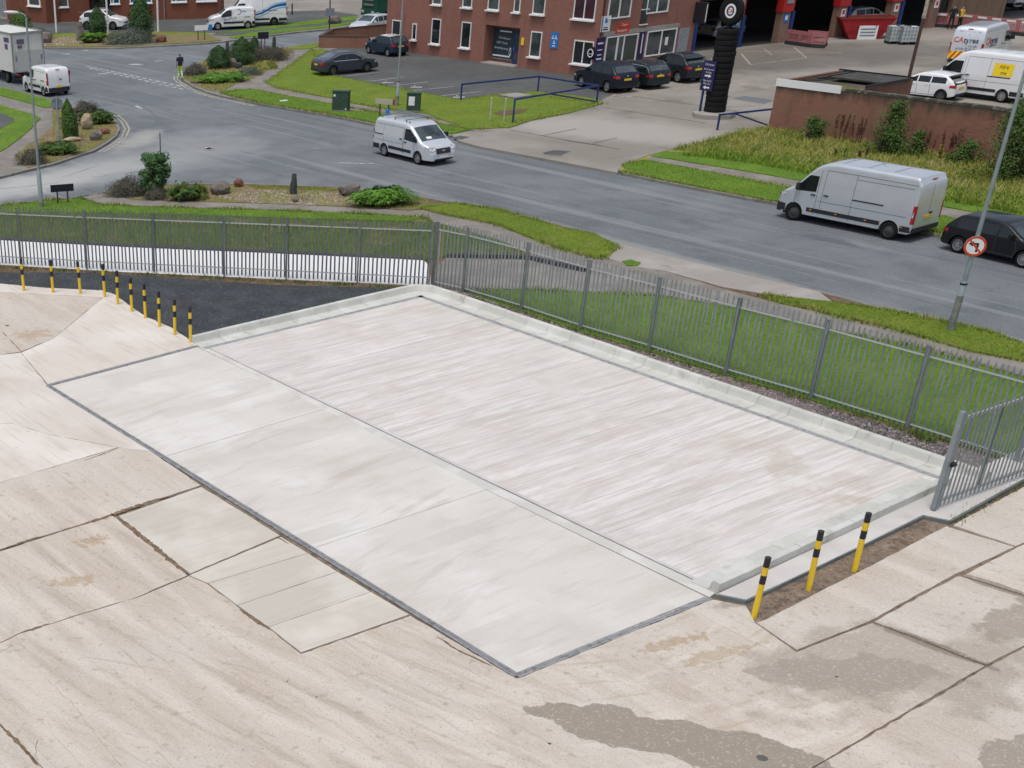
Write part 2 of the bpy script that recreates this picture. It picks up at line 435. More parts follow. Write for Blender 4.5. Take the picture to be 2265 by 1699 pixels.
M_apron = mat('apron_concrete', (.61, .565, .53), [
    dict(c=(.52, .46, .415), a=.6, s=(.9, .3, 1), r=R60, lo=.45, hi=.7),
    dict(c=(.68, .65, .63), a=.8, s=.35, lo=.48, hi=.68, l=(2, 8, 0)),
    dict(c=(.45, .425, .41), a=.4, s=.7, lo=.58, hi=.75, l=(5, 1, 0)),
    dict(c=(.53, .42, .34), a=.35, s=1.3, lo=.64, hi=.76),
    dict(c=(.42, .40, .39), a=.3, s=12.0, lo=.62, hi=.75),
    dict(c=(.47, .43, .40), a=.4, s=(7.0, .6, 1), r=R60, lo=.54, hi=.7, l=(6, 2, 0)), dict(c=(.50, .455, .42), a=.5, bands=(.6, R60, .25, 5.5), lo=.5, hi=.66), dict(c=(.45, .395, .35), a=.45, arc=(24.0, 8.0, 2.4, 8.0), lo=.56, hi=.68, zone=(2, 29, 10)), dict(c=(.33, .30, .285), a=.45, s=30.0, lo=.58, hi=.72), dict(c=(.68, .65, .63), a=.35, s=17.0, lo=.58, hi=.72),
    dict(c=(.36, .33, .31), a=.4, s=40.0, lo=.6, hi=.75), dict(c=(.30, .28, .27), a=.5, s=2.5, lo=.70, hi=.78, d=8),
], rough=.8, bump=(24.0, .15, .006), spec=.25, obvar=.03)
M_newbay = mat('pale_concrete', (.62, .57, .53), [
    dict(c=(.50, .435, .39), a=.5, s=(.3, 1.4, 1), r=R60, lo=.45, hi=.7),
    dict(c=(.70, .67, .645), a=.8, s=.3, lo=.45, hi=.65),
    dict(c=(.44, .38, .33), a=.4, s=4.0, lo=.62, hi=.78),
    dict(c=(.42, .37, .33), a=.5, s=(.5, 9.0, 1), r=R60, lo=.54, hi=.72, l=(2, 6, 0)), dict(c=(.34, .30, .27), a=.4, s=36.0, lo=.6, hi=.75), dict(c=(.28, .25, .22), a=.55, s=3.0, lo=.70, hi=.77, d=8),
], rough=.82, bump=(20.0, .15, .006), spec=.25, obvar=.04)
M_kerbunit = mat('precast_concrete', (.57, .56, .52), [
    dict(c=(.67, .66, .63), a=.8, s=.9, lo=.42, hi=.62), dict(c=(.33, .30, .25), a=.5, s=2.6, lo=.56, hi=.74), dict(c=(.40, .38, .34), a=.35, s=14.0, lo=.58, hi=.72)], rough=.75, bump=(30, .15, .004), spec=.3, obvar=.05)
M_smoothconc = mat('trowelled_concrete', (.56, .555, .54), [
    dict(c=(.66, .655, .64), a=.8, s=.7, lo=.42, hi=.65), dict(c=(.42, .39, .35), a=.5, s=1.6, lo=.58, hi=.76)], rough=.7, bump=(20, .1, .004), spec=.3)
M_white_path = mat('white_path', (.70, .70, .70), [dict(c=(.66, .65, .63), a=.4, s=.8, lo=.5, hi=.75), dict(c=(.5, .48, .44), a=.3, s=3.0, lo=.64, hi=.8)], rough=.7, bump=(20, .1, .004))
M_dirt = mat('dirt', (.115, .08, .052), [dict(c=(.20, .14, .09), a=.7, s=2.5, lo=.4, hi=.65), dict(c=(.06, .052, .045), a=.6, s=6.0, lo=.5, hi=.7), dict(c=(.08, .095, .035), a=.4, s=1.1, lo=.58, hi=.7)], rough=.95, bump=(16, .7, .03), spec=.15)
M_planings = mat('tarmac_planings', (.052, .057, .065), [dict(c=(.085, .092, .10), a=.8, s=1.0, lo=.42, hi=.65), dict(c=(.075, .05, .04), a=.6, s=.7, lo=.55, hi=.72, l=(4, 4, 0)), dict(c=(.15, .155, .165), a=.6, s=22.0, lo=.62, hi=.76), dict(c=(.025, .025, .028), a=.6, s=12.0, lo=.55, hi=.7)], rough=.9, bump=(28, .9, .04), spec=.25)
M_gravel = mat('purple_gravel', (.17, .135, .135), [dict(c=(.30, .255, .25), a=.8, s=26.0, lo=.55, hi=.7), dict(c=(.07, .055, .06), a=.8, s=19.0, lo=.54, hi=.68), dict(c=(.12, .13, .15), a=.7, s=.5, lo=.45, hi=.6)], rough=.9, bump=(30, 1.0, .05), spec=.2)
M_asphalt = mat('asphalt', (.118, .125, .135), [
    dict(c=(.16, .166, .175), a=.8, s=.18, lo=.42, hi=.62), dict(c=(.09, .097, .106), a=.6, s=.55, lo=.5, hi=.7),
    dict(c=(.20, .205, .21), a=.75, s=(.035, 1.6, 1), r=R60, lo=.55, hi=.66, l=(0, 3, 0)), dict(c=(.085, .088, .092), a=.6, s=(.04, 1.3, 1), r=R60, lo=.56, hi=.68, l=(9, 1, 0)),
    dict(c=(.22, .215, .205), a=.5, s=(.08, .9, 1), r=R60, lo=.62, hi=.78, l=(3, 0, 0)),
    dict(c=(.06, .065, .07), a=.6, s=34.0, lo=.5, hi=.68), dict(c=(.21, .215, .22), a=.45, s=16.0, lo=.54, hi=.68), dict(c=(.075, .08, .085), a=.55, s=(.9, 9.0, 1), r=R60, lo=.6, hi=.74, l=(4, 4, 0)), dict(c=(.07, .072, .075), a=.6, s=1.3, lo=.66, hi=.74, d=9),
    dict(c=(.36, .35, .335), a=.85, e=(-4.6, 66.8, 9.5, 2.6, radians(40), 1.0), s=.6, lo=.3, hi=1.15), dict(c=(.24, .24, .235), a=.6, e=(1.5, 72.0, 9.0, 5.0, radians(50), 1.4), s=.4, lo=.3, hi=1.2),
    dict(c=(.36, .34, .31), a=.55, e=(-0.4, 76.8, 3.6, 1.2, radians(72), 1.4), s=.9, lo=.2, hi=1.15),
    dict(c=(.24, .235, .22), a=.6, e=(19.6, 48.3, 15.0, 1.0, radians(-60), 1.0), s=.6, lo=.5, hi=1.15),
    dict(c=(.055, .057, .06), a=.55, e=(26.6, 49.8, 2.6, .45, radians(-60), 2.0), s=1.2, lo=.2, hi=1.1),  # dark stain by the parked van, with its shadow put into the colour
], rough=.85, bump=(35, .35, .012), spec=.3)
M_carpark = mat('car_park_asphalt', (.062, .061, .06), [dict(c=(.085, .082, .078), a=.8, s=.3, lo=.42, hi=.65), dict(c=(.04, .04, .041), a=.6, s=1.4, lo=.5, hi=.7), dict(c=(.11, .105, .10), a=.4, s=30, lo=.6, hi=.75)], rough=.85, bump=(30, .35, .012))
M_forecourt = mat('forecourt_concrete', (.225, .195, .168), [
    dict(c=(.30, .265, .235), a=.85, s=.12, lo=.42, hi=.6), dict(c=(.145, .125, .108), a=.7, s=.35, lo=.52, hi=.7), dict(c=(.13, .12, .11), a=.4, s=20, lo=.58, hi=.75),
    dict(c=(.36, .325, .29), a=.85, e=(25.5, 73.5, 8.0, 3.6, radians(-38), .8), s=.5, lo=.5, hi=1.2),
    dict(c=(.10, .088, .075), a=.65, e=(47, 98, 14, 6.5, radians(10), .9), s=.4, lo=.6, hi=1.2)], rough=.85, bump=(25, .25, .01))
M_footway = mat('footway', (.21, .195, .175), [dict(c=(.29, .27, .24), a=.8, s=.8, lo=.42, hi=.65), dict(c=(.12, .11, .09), a=.5, s=2.4, lo=.54, hi=.7), dict(c=(.10, .095, .085), a=.4, s=30, lo=.6, hi=.75)], rough=.88, bump=(26, .35, .012))
M_crossing = mat('crossing_concrete', (.30, .275, .25), [dict(c=(.38, .355, .325), a=.8, s=.5, lo=.42, hi=.65), dict(c=(.19, .175, .155), a=.6, s=1.5, lo=.55, hi=.75), dict(c=(.18, .17, .155), a=.35, s=26, lo=.6, hi=.75)], rough=.88, bump=(26, .25, .01))
M_kerb = mat('kerb_concrete', (.30, .29, .265), [dict(c=(.40, .385, .36), a=.8, s=1.5, lo=.4, hi=.65), dict(c=(.13, .12, .10), a=.7, s=3.0, lo=.5, hi=.72)], rough=.85, bump=(20, .3, .01))
M_bed = mat('planting_bed', (.18, .135, .08), [dict(c=(.27, .20, .125), a=.8, s=1.2, lo=.42, hi=.62), dict(c=(.16, .17, .04), a=.85, s=.6, lo=.44, hi=.58), dict(c=(.33, .27, .22), a=.5, s=14.0, lo=.58, hi=.7)], rough=.95, bump=(14, .8, .04), spec=.15)
def grass_mat(name, a, b_, c_, brown=.35, sc=.55):
    return mat(name, a, [dict(c=b_, a=.85, s=sc, lo=.42, hi=.62), dict(c=c_, a=brown, s=.9, lo=.55, hi=.72, l=(7, 3, 0)), dict(c=tuple(x * .55 for x in a), a=.6, s=7.0, lo=.48, hi=.65), dict(c=tuple(min(1, x * 1.5) for x in b_), a=.45, s=18.0, lo=.56, hi=.7)], rough=.9, bump=(22, .9, .05), spec=.12)
M_lawn = grass_mat('lawn_grass', (.085, .165, .02), (.115, .20, .024), (.18, .18, .055), .3)
M_lawn2 = grass_mat('dry_lawn_grass', (.135, .20, .028), (.17, .23, .03), (.25, .22, .075), .55)
M_bank = grass_mat('bank_grass', (.085, .125, .032), (.11, .14, .036), (.23, .185, .10), .85)
M_rough = grass_mat('rough_grass', (.20, .20, .055), (.26, .24, .08), (.30, .25, .11), .7)
M_blade = mat('grass_blade', (.13, .22, .022), [dict(c=(.17, .26, .028), a=.9, s=.8, lo=.4, hi=.6), dict(c=(.18, .17, .055), a=.45, s=.9, lo=.55, hi=.72, l=(7, 3, 0))], rough=.7, spec=.2)
M_blade_dry = mat('dry_grass_blade', (.29, .30, .07), [dict(c=(.42, .36, .16), a=.8, s=.55, lo=.5, hi=.64), dict(c=(.15, .22, .04), a=.9, s=.9, lo=.48, hi=.62, l=(4, 9, 0))], rough=.75, spec=.2)
M_white_line = mat('road_paint_white', (.50, .495, .48), [dict(c=(.16, .165, .17), a=.92, s=5.0, lo=.44, hi=.6)], rough=.7)
M_yellow_line = mat('road_paint_yellow', (.46, .41, .29), [dict(c=(.2, .195, .18), a=.9, s=5.0, lo=.40, hi=.58)], rough=.7)
M_galv = mat('galvanised_steel', (.30, .325, .335), [dict(c=(.22, .245, .255), a=.7, s=2.2, lo=.42, hi=.62), dict(c=(.40, .43, .44), a=.5, s=9, lo=.55, hi=.7)], rough=.5, metal=.35, spec=.5)
M_galv_dark = mat('weathered_steel', (.16, .19, .195), [dict(c=(.22, .25, .25), a=.7, s=2.2, lo=.42, hi=.62), dict(c=(.09, .10, .09), a=.5, s=5, lo=.55, hi=.72)], rough=.6, metal=.3, spec=.4)
M_column = mat('lamp_column_paint', (.27, .32, .335), [dict(c=(.21, .255, .27), a=.6, s=3.0, lo=.45, hi=.65), dict(c=(.34, .37, .37), a=.5, s=8.0, lo=.55, hi=.72)], rough=.5, metal=.2)
M_column_dirty = mat('stained_column_base', (.17, .17, .155), [dict(c=(.26, .27, .26), a=.7, s=4.0, lo=.45, hi=.65)], rough=.75)
M_yellow = mat('bollard_yellow', (.76, .51, .02), [dict(c=(.55, .38, .05), a=.6, s=7.0, lo=.52, hi=.7), dict(c=(.22, .16, .06), a=.7, s=(16, 16, 9), lo=.64, hi=.72), dict(c=(.62, .50, .18), a=.5, s=3.0, lo=.55, hi=.7, l=(3, 3, 3))], rough=.45, spec=.4, world=False)
M_black = mat('black_plastic', (.018, .018, .024), rough=.45)
M_dark = mat('dark_rubber', (.012, .012, .013), rough=.85, spec=.2)
M_grate = mat('cast_grating', (.34, .35, .355), [dict(c=(.42, .425, .43), a=.8, s=4.0, lo=.45, hi=.65), dict(c=(.11, .105, .10), a=.6, s=9, lo=.5, hi=.7)], rough=.65, metal=.3)
M_drainpit = mat('drain_pit', (.10, .097, .092), rough=.9)
M_blue_rail = mat('blue_paint', (.010, .028, .13), [dict(c=(.02, .055, .2), a=.6, s=3, lo=.45, hi=.65)], rough=.45, spec=.5)
M_blue_door = mat('blue_door_paint', (.012, .035, .15), rough=.5)
M_white = mat('white_upvc', (.78, .78, .77), [dict(c=(.6, .6, .58), a=.3, s=4, lo=.55, hi=.75)], rough=.4, spec=.5)
M_glass_dark = mat('dark_window_glass', (.012, .016, .02), rough=.06, spec=.7)
M_glass_blue = mat('blue_blind_glass', (.05, .13, .20), [dict(c=(.02, .05, .10), a=.8, s=1.4, lo=.45, hi=.6)], rough=.1, spec=.6)
M_glass_grey = mat('greenish_window_glass', (.035, .05, .045), [dict(c=(.09, .10, .10), a=.7, s=.9, lo=.45, hi=.6)], rough=.08, spec=.7)
M_rock = mat('boulder_stone', (.15, .13, .115), [dict(c=(.25, .225, .20), a=.8, s=2.5, lo=.45, hi=.65), dict(c=(.07, .06, .052), a=.7, s=5, lo=.5, hi=.68), dict(c=(.21, .20, .13), a=.4, s=3, lo=.58, hi=.7)], rough=.9, bump=(8, .8, .05), world=False)
M_redrock = mat('red_boulder_stone', (.17, .075, .05), [dict(c=(.25, .13, .09), a=.7, s=3, lo=.45, hi=.65), dict(c=(.07, .035, .028), a=.6, s=5, lo=.5, hi=.68)], rough=.9, bump=(8, .8, .05), world=False)
M_tanrock = mat('sandstone', (.36, .29, .19), [dict(c=(.24, .15, .07), a=.8, s=3, lo=.45, hi=.65), dict(c=(.45, .42, .36), a=.6, s=5, lo=.5, hi=.68)], rough=.9, bump=(8, .7, .04), world=False)
M_slate = mat('slate_stone', (.045, .055, .05), [dict(c=(.08, .09, .085), a=.7, s=3, lo=.45, hi=.65)], rough=.8, bump=(8, .6, .04), world=False)
def leaf_mat(name, a, b_, dk):
    return mat(name, a, [dict(c=b_, a=.9, s=3.5, lo=.42, hi=.62), dict(c=dk, a=.7, s=8.0, lo=.5, hi=.66)], rough=.65, spec=.2, world=False)
M_juniper = leaf_mat('juniper_leaf', (.085, .21, .022), (.15, .31, .035), (.05, .12, .018))
M_conifer = leaf_mat('conifer_leaf', (.028, .07, .022), (.05, .10, .026), (.018, .045, .018))
M_conifer_g = leaf_mat('conifer_leaf_bright', (.055, .115, .022), (.085, .16, .028), (.03, .065, .016))
M_pine = leaf_mat('pine_leaf', (.05, .12, .04), (.08, .17, .05), (.03, .07, .028))
M_heather = leaf_mat('heather_leaf', (.105, .10, .085), (.14, .135, .10), (.06, .052, .055))
M_lavender = leaf_mat('lavender_leaf', (.12, .15, .115), (.17, .20, .155), (.075, .095, .07))
M_bush = leaf_mat('bush_leaf', (.055, .105, .022), (.085, .145, .03), (.03, .06, .015))
M_dock = leaf_mat('dock_seed', (.085, .04, .028), (.11, .06, .035), (.045, .02, .018))
M_bark = mat('bark', (.07, .05, .035), [dict(c=(.11, .085, .06), a=.7, s=8, lo=.45, hi=.65)], rough=.95)
M_core = mat('inner_twigs', (.045, .042, .026), rough=1.0, spec=.05)
M_brick = brick_mat('office_brick', (.205, .10, .078), (.17, .083, .066), (.18, .125, .105), (.155, .085, .07), .45)
M_brick_wall = brick_mat('wall_brick', (.20, .095, .072), (.165, .075, .058), (.17, .12, .10), (.17, .115, .075), .6, moss=2.0)
M_brick_pier = brick_mat('pier_brick', (.24, .145, .11), (.20, .115, .085), (.2, .15, .13), (.13, .09, .07), .5)
M_brick_far = brick_mat('far_office_brick', (.18, .068, .042), (.15, .056, .036), (.14, .08, .06), (.10, .035, .022), .4)
M_coping = mat('mossy_coping', (.07, .066, .05), [dict(c=(.26, .25, .22), a=.8, s=3.5, lo=.5, hi=.66), dict(c=(.05, .055, .03), a=.7, s=2.0, lo=.48, hi=.65)], rough=.95, bump=(12, .6, .03))
M_felt = mat('roof_felt', (.045, .042, .038), [dict(c=(.075, .07, .06), a=.7, s=1.2, lo=.45, hi=.65)], rough=.9, bump=(15, .4, .02))
M_moss = mat('moss', (.12, .11, .02), [dict(c=(.07, .085, .02), a=.8, s=3, lo=.45, hi=.6), dict(c=(.16, .11, .04), a=.6, s=6, lo=.55, hi=.7)], rough=1.0, bump=(14, 1.0, .06))
M_red_steel = mat('red_cladding', (.42, .022, .022), [dict(c=(.30, .018, .02), a=.5, s=1.5, lo=.5, hi=.7)], rough=.5)
M_grey_panel = mat('grey_sign_panel', (.24, .28, .30), [dict(c=(.18, .21, .23), a=.5, s=2.5, lo=.5, hi=.65)], rough=.5)
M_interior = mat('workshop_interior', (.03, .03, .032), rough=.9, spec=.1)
M_grey_clad = mat('grey_cladding', (.30, .32, .33), [dict(c=(.22, .24, .25), a=.6, s=2, lo=.45, hi=.65)], rough=.6)
M_skip = mat('skip_red', (.30, .012, .016), [dict(c=(.20, .012, .014), a=.6, s=1.5, lo=.5, hi=.68), dict(c=(.12, .05, .03), a=.5, s=5, lo=.62, hi=.74)], rough=.5, world=False)
M_rust = mat('rust', (.16, .07, .03), [dict(c=(.08, .04, .022), a=.7, s=4, lo=.45, hi=.65)], rough=.9)
M_barrier = mat('barrier_red', (.40, .15, .15), [dict(c=(.34, .11, .12), a=.6, s=2.0, lo=.45, hi=.65)], rough=.6, world=False)
M_barrier_foot = mat('barrier_foot', (.03, .035, .04), rough=.8)
M_ibc = mat('milky_plastic', (.55, .60, .58), [dict(c=(.42, .47, .45), a=.6, s=2.5, lo=.45, hi=.65)], rough=.45, world=False)
M_cabinet = mat('cabinet_green', (.030, .062, .042), [dict(c=(.045, .085, .055), a=.6, s=2.5, lo=.45, hi=.65)], rough=.55, world=False)
M_sign_red = mat('sign_red', (.55, .06, .03), rough=.4)
M_sign_white = mat('sign_white', (.75, .76, .76), rough=.45)
M_sign_black = mat('sign_black', (.012, .014, .03), rough=.45)
M_sign_blue = mat('sign_blue', (.015, .18, .55), rough=.45)
M_sign_purple = mat('sign_purple', (.02, .016, .085), rough=.45)
M_sign_yellow = mat('sign_yellow', (.85, .62, .02), rough=.5)
M_sign_grey = mat('sign_back_grey', (.22, .26, .28), [dict(c=(.17, .20, .22), a=.6, s=6, lo=.45, hi=.65)], rough=.55, metal=.2)
M_brown_pole = mat('brown_pole', (.07, .035, .028), [dict(c=(.11, .07, .05), a=.7, s=2, lo=.5, hi=.66)], rough=.7)
M_cream_pole = mat('cream_pole', (.62, .58, .50), rough=.55)
# ================================================================== THE SETTING
ZR = -0.10                                   # road level; kerbed land is at 0
def rect_sheet(name, x0, x1, y0, y1, z, m, th=0.1):
    return sheet(name, [(x0, y0), (x1, y0), (x1, y1), (x0, y1)], z, z - th, m)
rect_sheet('terrain', -400, 500, -150, 700, -0.40, M_bank, .2)
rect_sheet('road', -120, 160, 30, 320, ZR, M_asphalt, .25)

NEAR_KERB = [(0, 456), (92, 444), (152, 441), (190, 434), (225, 426), (300, 412), (400, 407), (541, 407), (752, 414), (928, 436), (1005, 449), (1097, 463), (1136, 473), (1244, 503), (1312, 517), (1355, 535), (1461, 563), (1600, 596), (1811, 645), (1947, 681), (2052, 702), (2173, 729), (2265, 759)]
nk = GP(NEAR_KERB)
near_poly = [nk[0] + Vector((-40, 10, 0))] + nk + [nk[-1] + AV * 60, Vector((90, -60, 0)), Vector((-60, -60, 0))]
sheet('near_ground', near_poly, 0.0, -0.35, M_dirt)

def kerb_run(name, pts, w=.13, z=.012, closed=False, m=None):
    """kerb stones along a line: a band just inside the land's edge"""
    P = [Vector((p[0], p[1], 0)) for p in pts]
    mb = MB(); n = len(P); A = []; B_ = []
    for i in range(n):
        a = P[max(0, i - 1)] if not closed else P[i - 1]
        b = P[min(n - 1, i + 1)] if not closed else P[(i + 1) % n]
        d = (b - a).normalized(); nn = Vector((-d.y, d.x, 0))
        A.append(P[i] + nn * (w * .55)); B_.append(P[i] - nn * (w * .45))
    seg = n if closed else n - 1
    for i in range(seg):
        j = (i + 1) % n
        a, b, c, d = A[i], A[j], B_[j], B_[i]
        V = [(p.x, p.y, zz) for zz in (-.2, z) for p in (a, b, c, d)]
        mb.add(V, [(4, 5, 6, 7), (0, 1, 5, 4), (2, 3, 7, 6), (3, 2, 1, 0), (1, 2, 6, 5), (3, 0, 4, 7)])
    o = mb.build(name, m or M_kerb, None, clean=True)
    return tag(o, kind='structure')
kerb_run('kerb', nk[:15])
kerb_run('kerb', nk[17:], z=.008)

# ---- grass and paths on the near side (behind the palisade fence)
def px_sheet(name, pts, z1, m, z0=-.05, step=None, amp=.06, seed=1, kind='structure'):
    P = GP(pts)
    if step: P = wobble(P, step, amp, seed)
    return sheet(name, P, z1, z0, m, kind)
P_PATH = [(172, 437), (190, 433), (225, 428), (260, 436), (298, 443), (477, 448), (663, 454), (771, 459), (907, 467), (945, 464), (1000, 478), (1097, 497), (1160, 522), (1240, 552), (1300, 569), (1340, 562), (1400, 590), (1470, 600), (1600, 640), (1720, 672), (1841, 698), (1992, 733), (2143, 778), (2265, 803), (2290, 840), (2052, 775), (1835, 731), (1630, 683), (1500, 660), (1298, 647), (1163, 641), (1030, 644), (960, 634), (955, 600), (990, 570), (1160, 572), (1130, 545), (1000, 503), (961, 494), (945, 482), (771, 474), (600, 467), (325, 459), (217, 454)]
px_sheet('footway', P_PATH, .012, M_footway, step=.6, amp=.03, seed=3)
px_sheet('crossing', [(1363, 545), (1355, 536), (1461, 564), (1600, 597), (1811, 646), (1840, 668), (1720, 656), (1600, 636), (1470, 600), (1400, 590), (1340, 570)], .020, M_crossing)
P_LAWN_FRONT = [(0, 458), (92, 447), (152, 444), (178, 440), (217, 454), (325, 459), (600, 467), (771, 474), (945, 482), (961, 494), (1000, 503), (1110, 535), (1165, 562), (1165, 571), (990, 568), (940, 577), (771, 568), (600, 560), (271, 546), (0, 531), (-300, 520), (-300, 480)]
px_sheet('grass_bank', P_LAWN_FRONT, .04, M_bank, step=.5, amp=.06, seed=4)
P_STRIP = [(0, 459), (92, 447), (152, 444), (178, 440), (217, 455), (325, 460), (600, 468), (771, 475), (940, 483), (900, 492), (600, 484), (300, 474), (0, 470)]
px_sheet('grass_strip', P_STRIP, .055, M_lawn, step=.4, amp=.05, seed=5)
P_VERGE = [(930, 461), (945, 455), (1005, 452), (1097, 466), (1136, 476), (1244, 506), (1312, 520), (1358, 541), (1363, 550), (1352, 562), (1325, 572), (1240, 551), (1160, 521), (1097, 496), (1000, 478), (955, 470)]
px_sheet('grass_verge', P_VERGE, .05, M_lawn2, step=.4, amp=.06, seed=6)
px_sheet('grass_verge', [(1375, 580), (1395, 576), (1417, 583), (1410, 590), (1385, 589)], .045, M_lawn, step=.2, amp=.05, seed=7)
P_VERGE2 = [(1690, 655), (1705, 656), (1841, 671), (1947, 686), (2052, 706), (2173, 733), (2265, 763), (2330, 790), (2330, 830), (2265, 801), (2143, 777), (1992, 732), (1841, 697), (1736, 675)]
px_sheet('grass_verge', P_VERGE2, .05, M_lawn2, step=.4, amp=.06, seed=8)
P_LAWN = [(1030, 645), (1163, 642), (1298, 648), (1461, 656), (1630, 684), (1835, 732), (2052, 776), (2290, 845), (2420, 900), (2420, 1100), (2200, 1010), (2040, 960), (1800, 888), (1610, 832), (1440, 780), (1285, 735), (1155, 690), (1060, 660)]
px_sheet('lawn', P_LAWN, .035, M_lawn, step=.5, amp=.05, seed=9)
# kerb with its shadow gap painted dark, and the white path along the left fence
wp_far = [(-300, 519), (0, 532), (271, 547), (600, 561), (771, 569), (937, 576), (952, 592)]
wp_near = [(952, 630), (907, 631), (600, 617), (271, 602), (0, 586), (-300, 570)]
px_sheet('white_path', wp_far + wp_near, .015, M_white_path)
def band(name, pts, w, z1, z0, m, off=0.0):
    P = GP(pts); L = []; Rr = []
    for i in range(len(P)):
        d = (P[min(i + 1, len(P) - 1)] - P[max(i - 1, 0)]).normalized(); nn = Vector((-d.y, d.x, 0))
        L.append(P[i] + nn * (off + w)); Rr.append(P[i] + nn * off)
    return sheet(name, L + Rr[::-1], z1, z0, m)
M_dk_edge = mat('dark_edging', (.05, .05, .058), [dict(c=(.09, .085, .08), a=.6, s=3, lo=.45, hi=.65)], rough=.9)  # kerb edging, its shadow gap put into the dark colour
band('path_edging', [(0, 532), (271, 547), (600, 561), (771, 569), (937, 576)], .32, .07, -.05, M_dk_edge)
band('path_edging', [(985, 571), (1080, 573), (1165, 575), (1222, 588), (1290, 603)], .16, .16, -.05, M_dk_edge)
# soil at the fence foot, dark planings patch, gravel strip behind the kerb wall
px_sheet('soil_strip', [(-300, 572), (0, 588), (271, 604), (600, 620), (907, 634), (960, 634), (960, 640), (893, 640), (825, 640), (600, 632), (380, 617), (190, 606), (0, 606), (-300, 600)], .02, M_dirt, step=.35, amp=.09, seed=11)
P_PLAN = [(-200, 600), (0, 604), (190, 605), (380, 616), (600, 632), (825, 638), (905, 636), (940, 640), (700, 700), (440, 760), (425, 756), (380, 727), (325, 704), (293, 683), (252, 653), (225, 645), (108, 640), (0, 630), (-200, 622)]
px_sheet('planings_patch', P_PLAN, .03, M_planings, step=.3, amp=.06, seed=12)
P_GRAV = [(945, 634), (1030, 648), (1155, 692), (1285, 737), (1440, 783), (1610, 836), (1800, 893), (2040, 968), (2200, 1020), (2240, 1060), (2110, 1045), (2060, 1020), (1900, 965), (1600, 855), (1300, 752), (1000, 652)]
px_sheet('gravel_strip', P_GRAV, .03, M_gravel, step=.3, amp=.05, seed=13)

# ---- the yard: old bays with open joints, each bay a slab of its own
M_jointdirt = mat('joint_dirt', (.20, .15, .11), [dict(c=(.10, .075, .055), a=.8, s=3, lo=.45, hi=.62), dict(c=(.30, .24, .18), a=.6, s=5, lo=.52, hi=.66)], rough=.95)
yard = sheet('yard_ground', [G(-400, 600), G(0, 626), G(250, 650), G(440, 760), G(2100, 1150), G(2700, 900), Vector((60, -40, 0)), Vector((-50, -40, 0)), Vector((-50, 45, 0))], .002, -.1, M_jointdirt)
def slab(pts, m, gap=.012, z=.03, rough_edge=None, seed=0, nm='slab', par=None):
    P = inset(GP(pts), gap)
    if rough_edge: P = wobble(P, .22, rough_edge, seed)
    o = sheet(nm, P, z, -.05, m, parent=par or yard)
    return o
LB = (-400, 640)
M_midbay = mat('patched_concrete', (.50, .435, .385), [dict(c=(.44, .38, .335), a=.6, s=(5.0, .35, 1), r=R60, lo=.48, hi=.68), dict(c=(.58, .52, .475), a=.8, s=.6, lo=.45, hi=.65), dict(c=(.36, .30, .255), a=.45, s=30.0, lo=.6, hi=.74), dict(c=(.40, .33, .27), a=.6, line=(.55, .02, R60), lo=.4, hi=.6)], rough=.82, bump=(20, .2, .006), spec=.25, obvar=.04)
slab([(0, 629), (108, 639), (225, 644), (252, 652), (293, 682), (325, 703), (380, 727), (437, 765), (432, 769), (229, 660), (0, 648), (-400, 636), (-400, 618)], M_newbay, .005, .034, .012, 1)
slab([(-400, 636), (0, 648), (229, 660), (120, 750), (47, 780), (0, 730), (-400, 700)], M_old, .009, .03, .02, 2)
slab([(0, 730), (47, 780), (0, 787), (-500, 830), (-400, 700)], M_old, .009, .03, .02, 3)
slab([(229, 660), (432, 769), (107, 854), (47, 782), (120, 750)], M_newbay, .006, .032, .004, 4)
slab([(0, 787), (47, 782), (107, 856), (334, 1001), (263, 992), (108, 963), (24, 938), (0, 940), (-600, 960), (-500, 830)], M_newbay, .008, .03, .008, 5)
slab([(0, 940), (24, 938), (108, 963), (263, 992), (0, 1070), (-700, 1230), (-600, 960)], M_newbay, .012, .03, .015, 6)
slab([(0, 1070), (263, 992), (334, 1001), (444, 1076), (258, 1138), (0, 1218), (-800, 1450), (-700, 1230)], M_old, .008, .03, .015, 7)
slab([(262, 1144), (446, 1079), (620, 1187), (420, 1272)], M_midbay, .01, .03, .012, 8)
slab([(418, 1275), (622, 1190), (681, 1226), (460, 1293)], M_midbay, .008, .031, .004, 9)
slab([(460, 1293), (681, 1226), (746, 1267), (525, 1342)], M_midbay, .008, .03, .004, 10)
slab([(525, 1342), (746, 1267), (820, 1312), (594, 1390)], M_midbay, .008, .031, .005, 11)
slab([(594, 1390), (820, 1312), (905, 1362), (666, 1446)], M_midbay, .004, .03, .005, 12)
slab([(0, 1222), (250, 1142), (416, 1275), (300, 1325), (189, 1358), (40, 1405), (0, 1425), (-900, 1760), (-800, 1450)], M_old, .012, .03, .018, 13)
slab([(40, 1405), (189, 1358), (300, 1325), (418, 1276), (460, 1294), (525, 1343), (594, 1391), (666, 1448), (908, 1364), (1143, 1503), (1575, 1328), (1650, 1342), (1671, 1381), (1760, 1444), (1928, 1380), (2180, 1476), (1800, 1699), (1500, 1900), (400, 2000), (82, 1690), (0, 1604), (-300, 1560), (0, 1425)], M_old, .016, .03, .015, 14)
slab([(0, 1604), (82, 1690), (400, 2000), (-900, 2100), (-900, 1760), (-300, 1560)], M_old, .012, .03, .02, 15)
slab([(1690, 1374), (1846, 1294), (2001, 1214), (2092, 1166), (2244, 1213), (2112, 1273), (1925, 1376), (1762, 1441), (1672, 1380)], M_old, .009, .03, .012, 16)
slab([(2106, 1164), (2265, 1078), (2500, 960), (2600, 1050), (2265, 1203), (2246, 1211)], M_old, .009, .03, .01, 17)
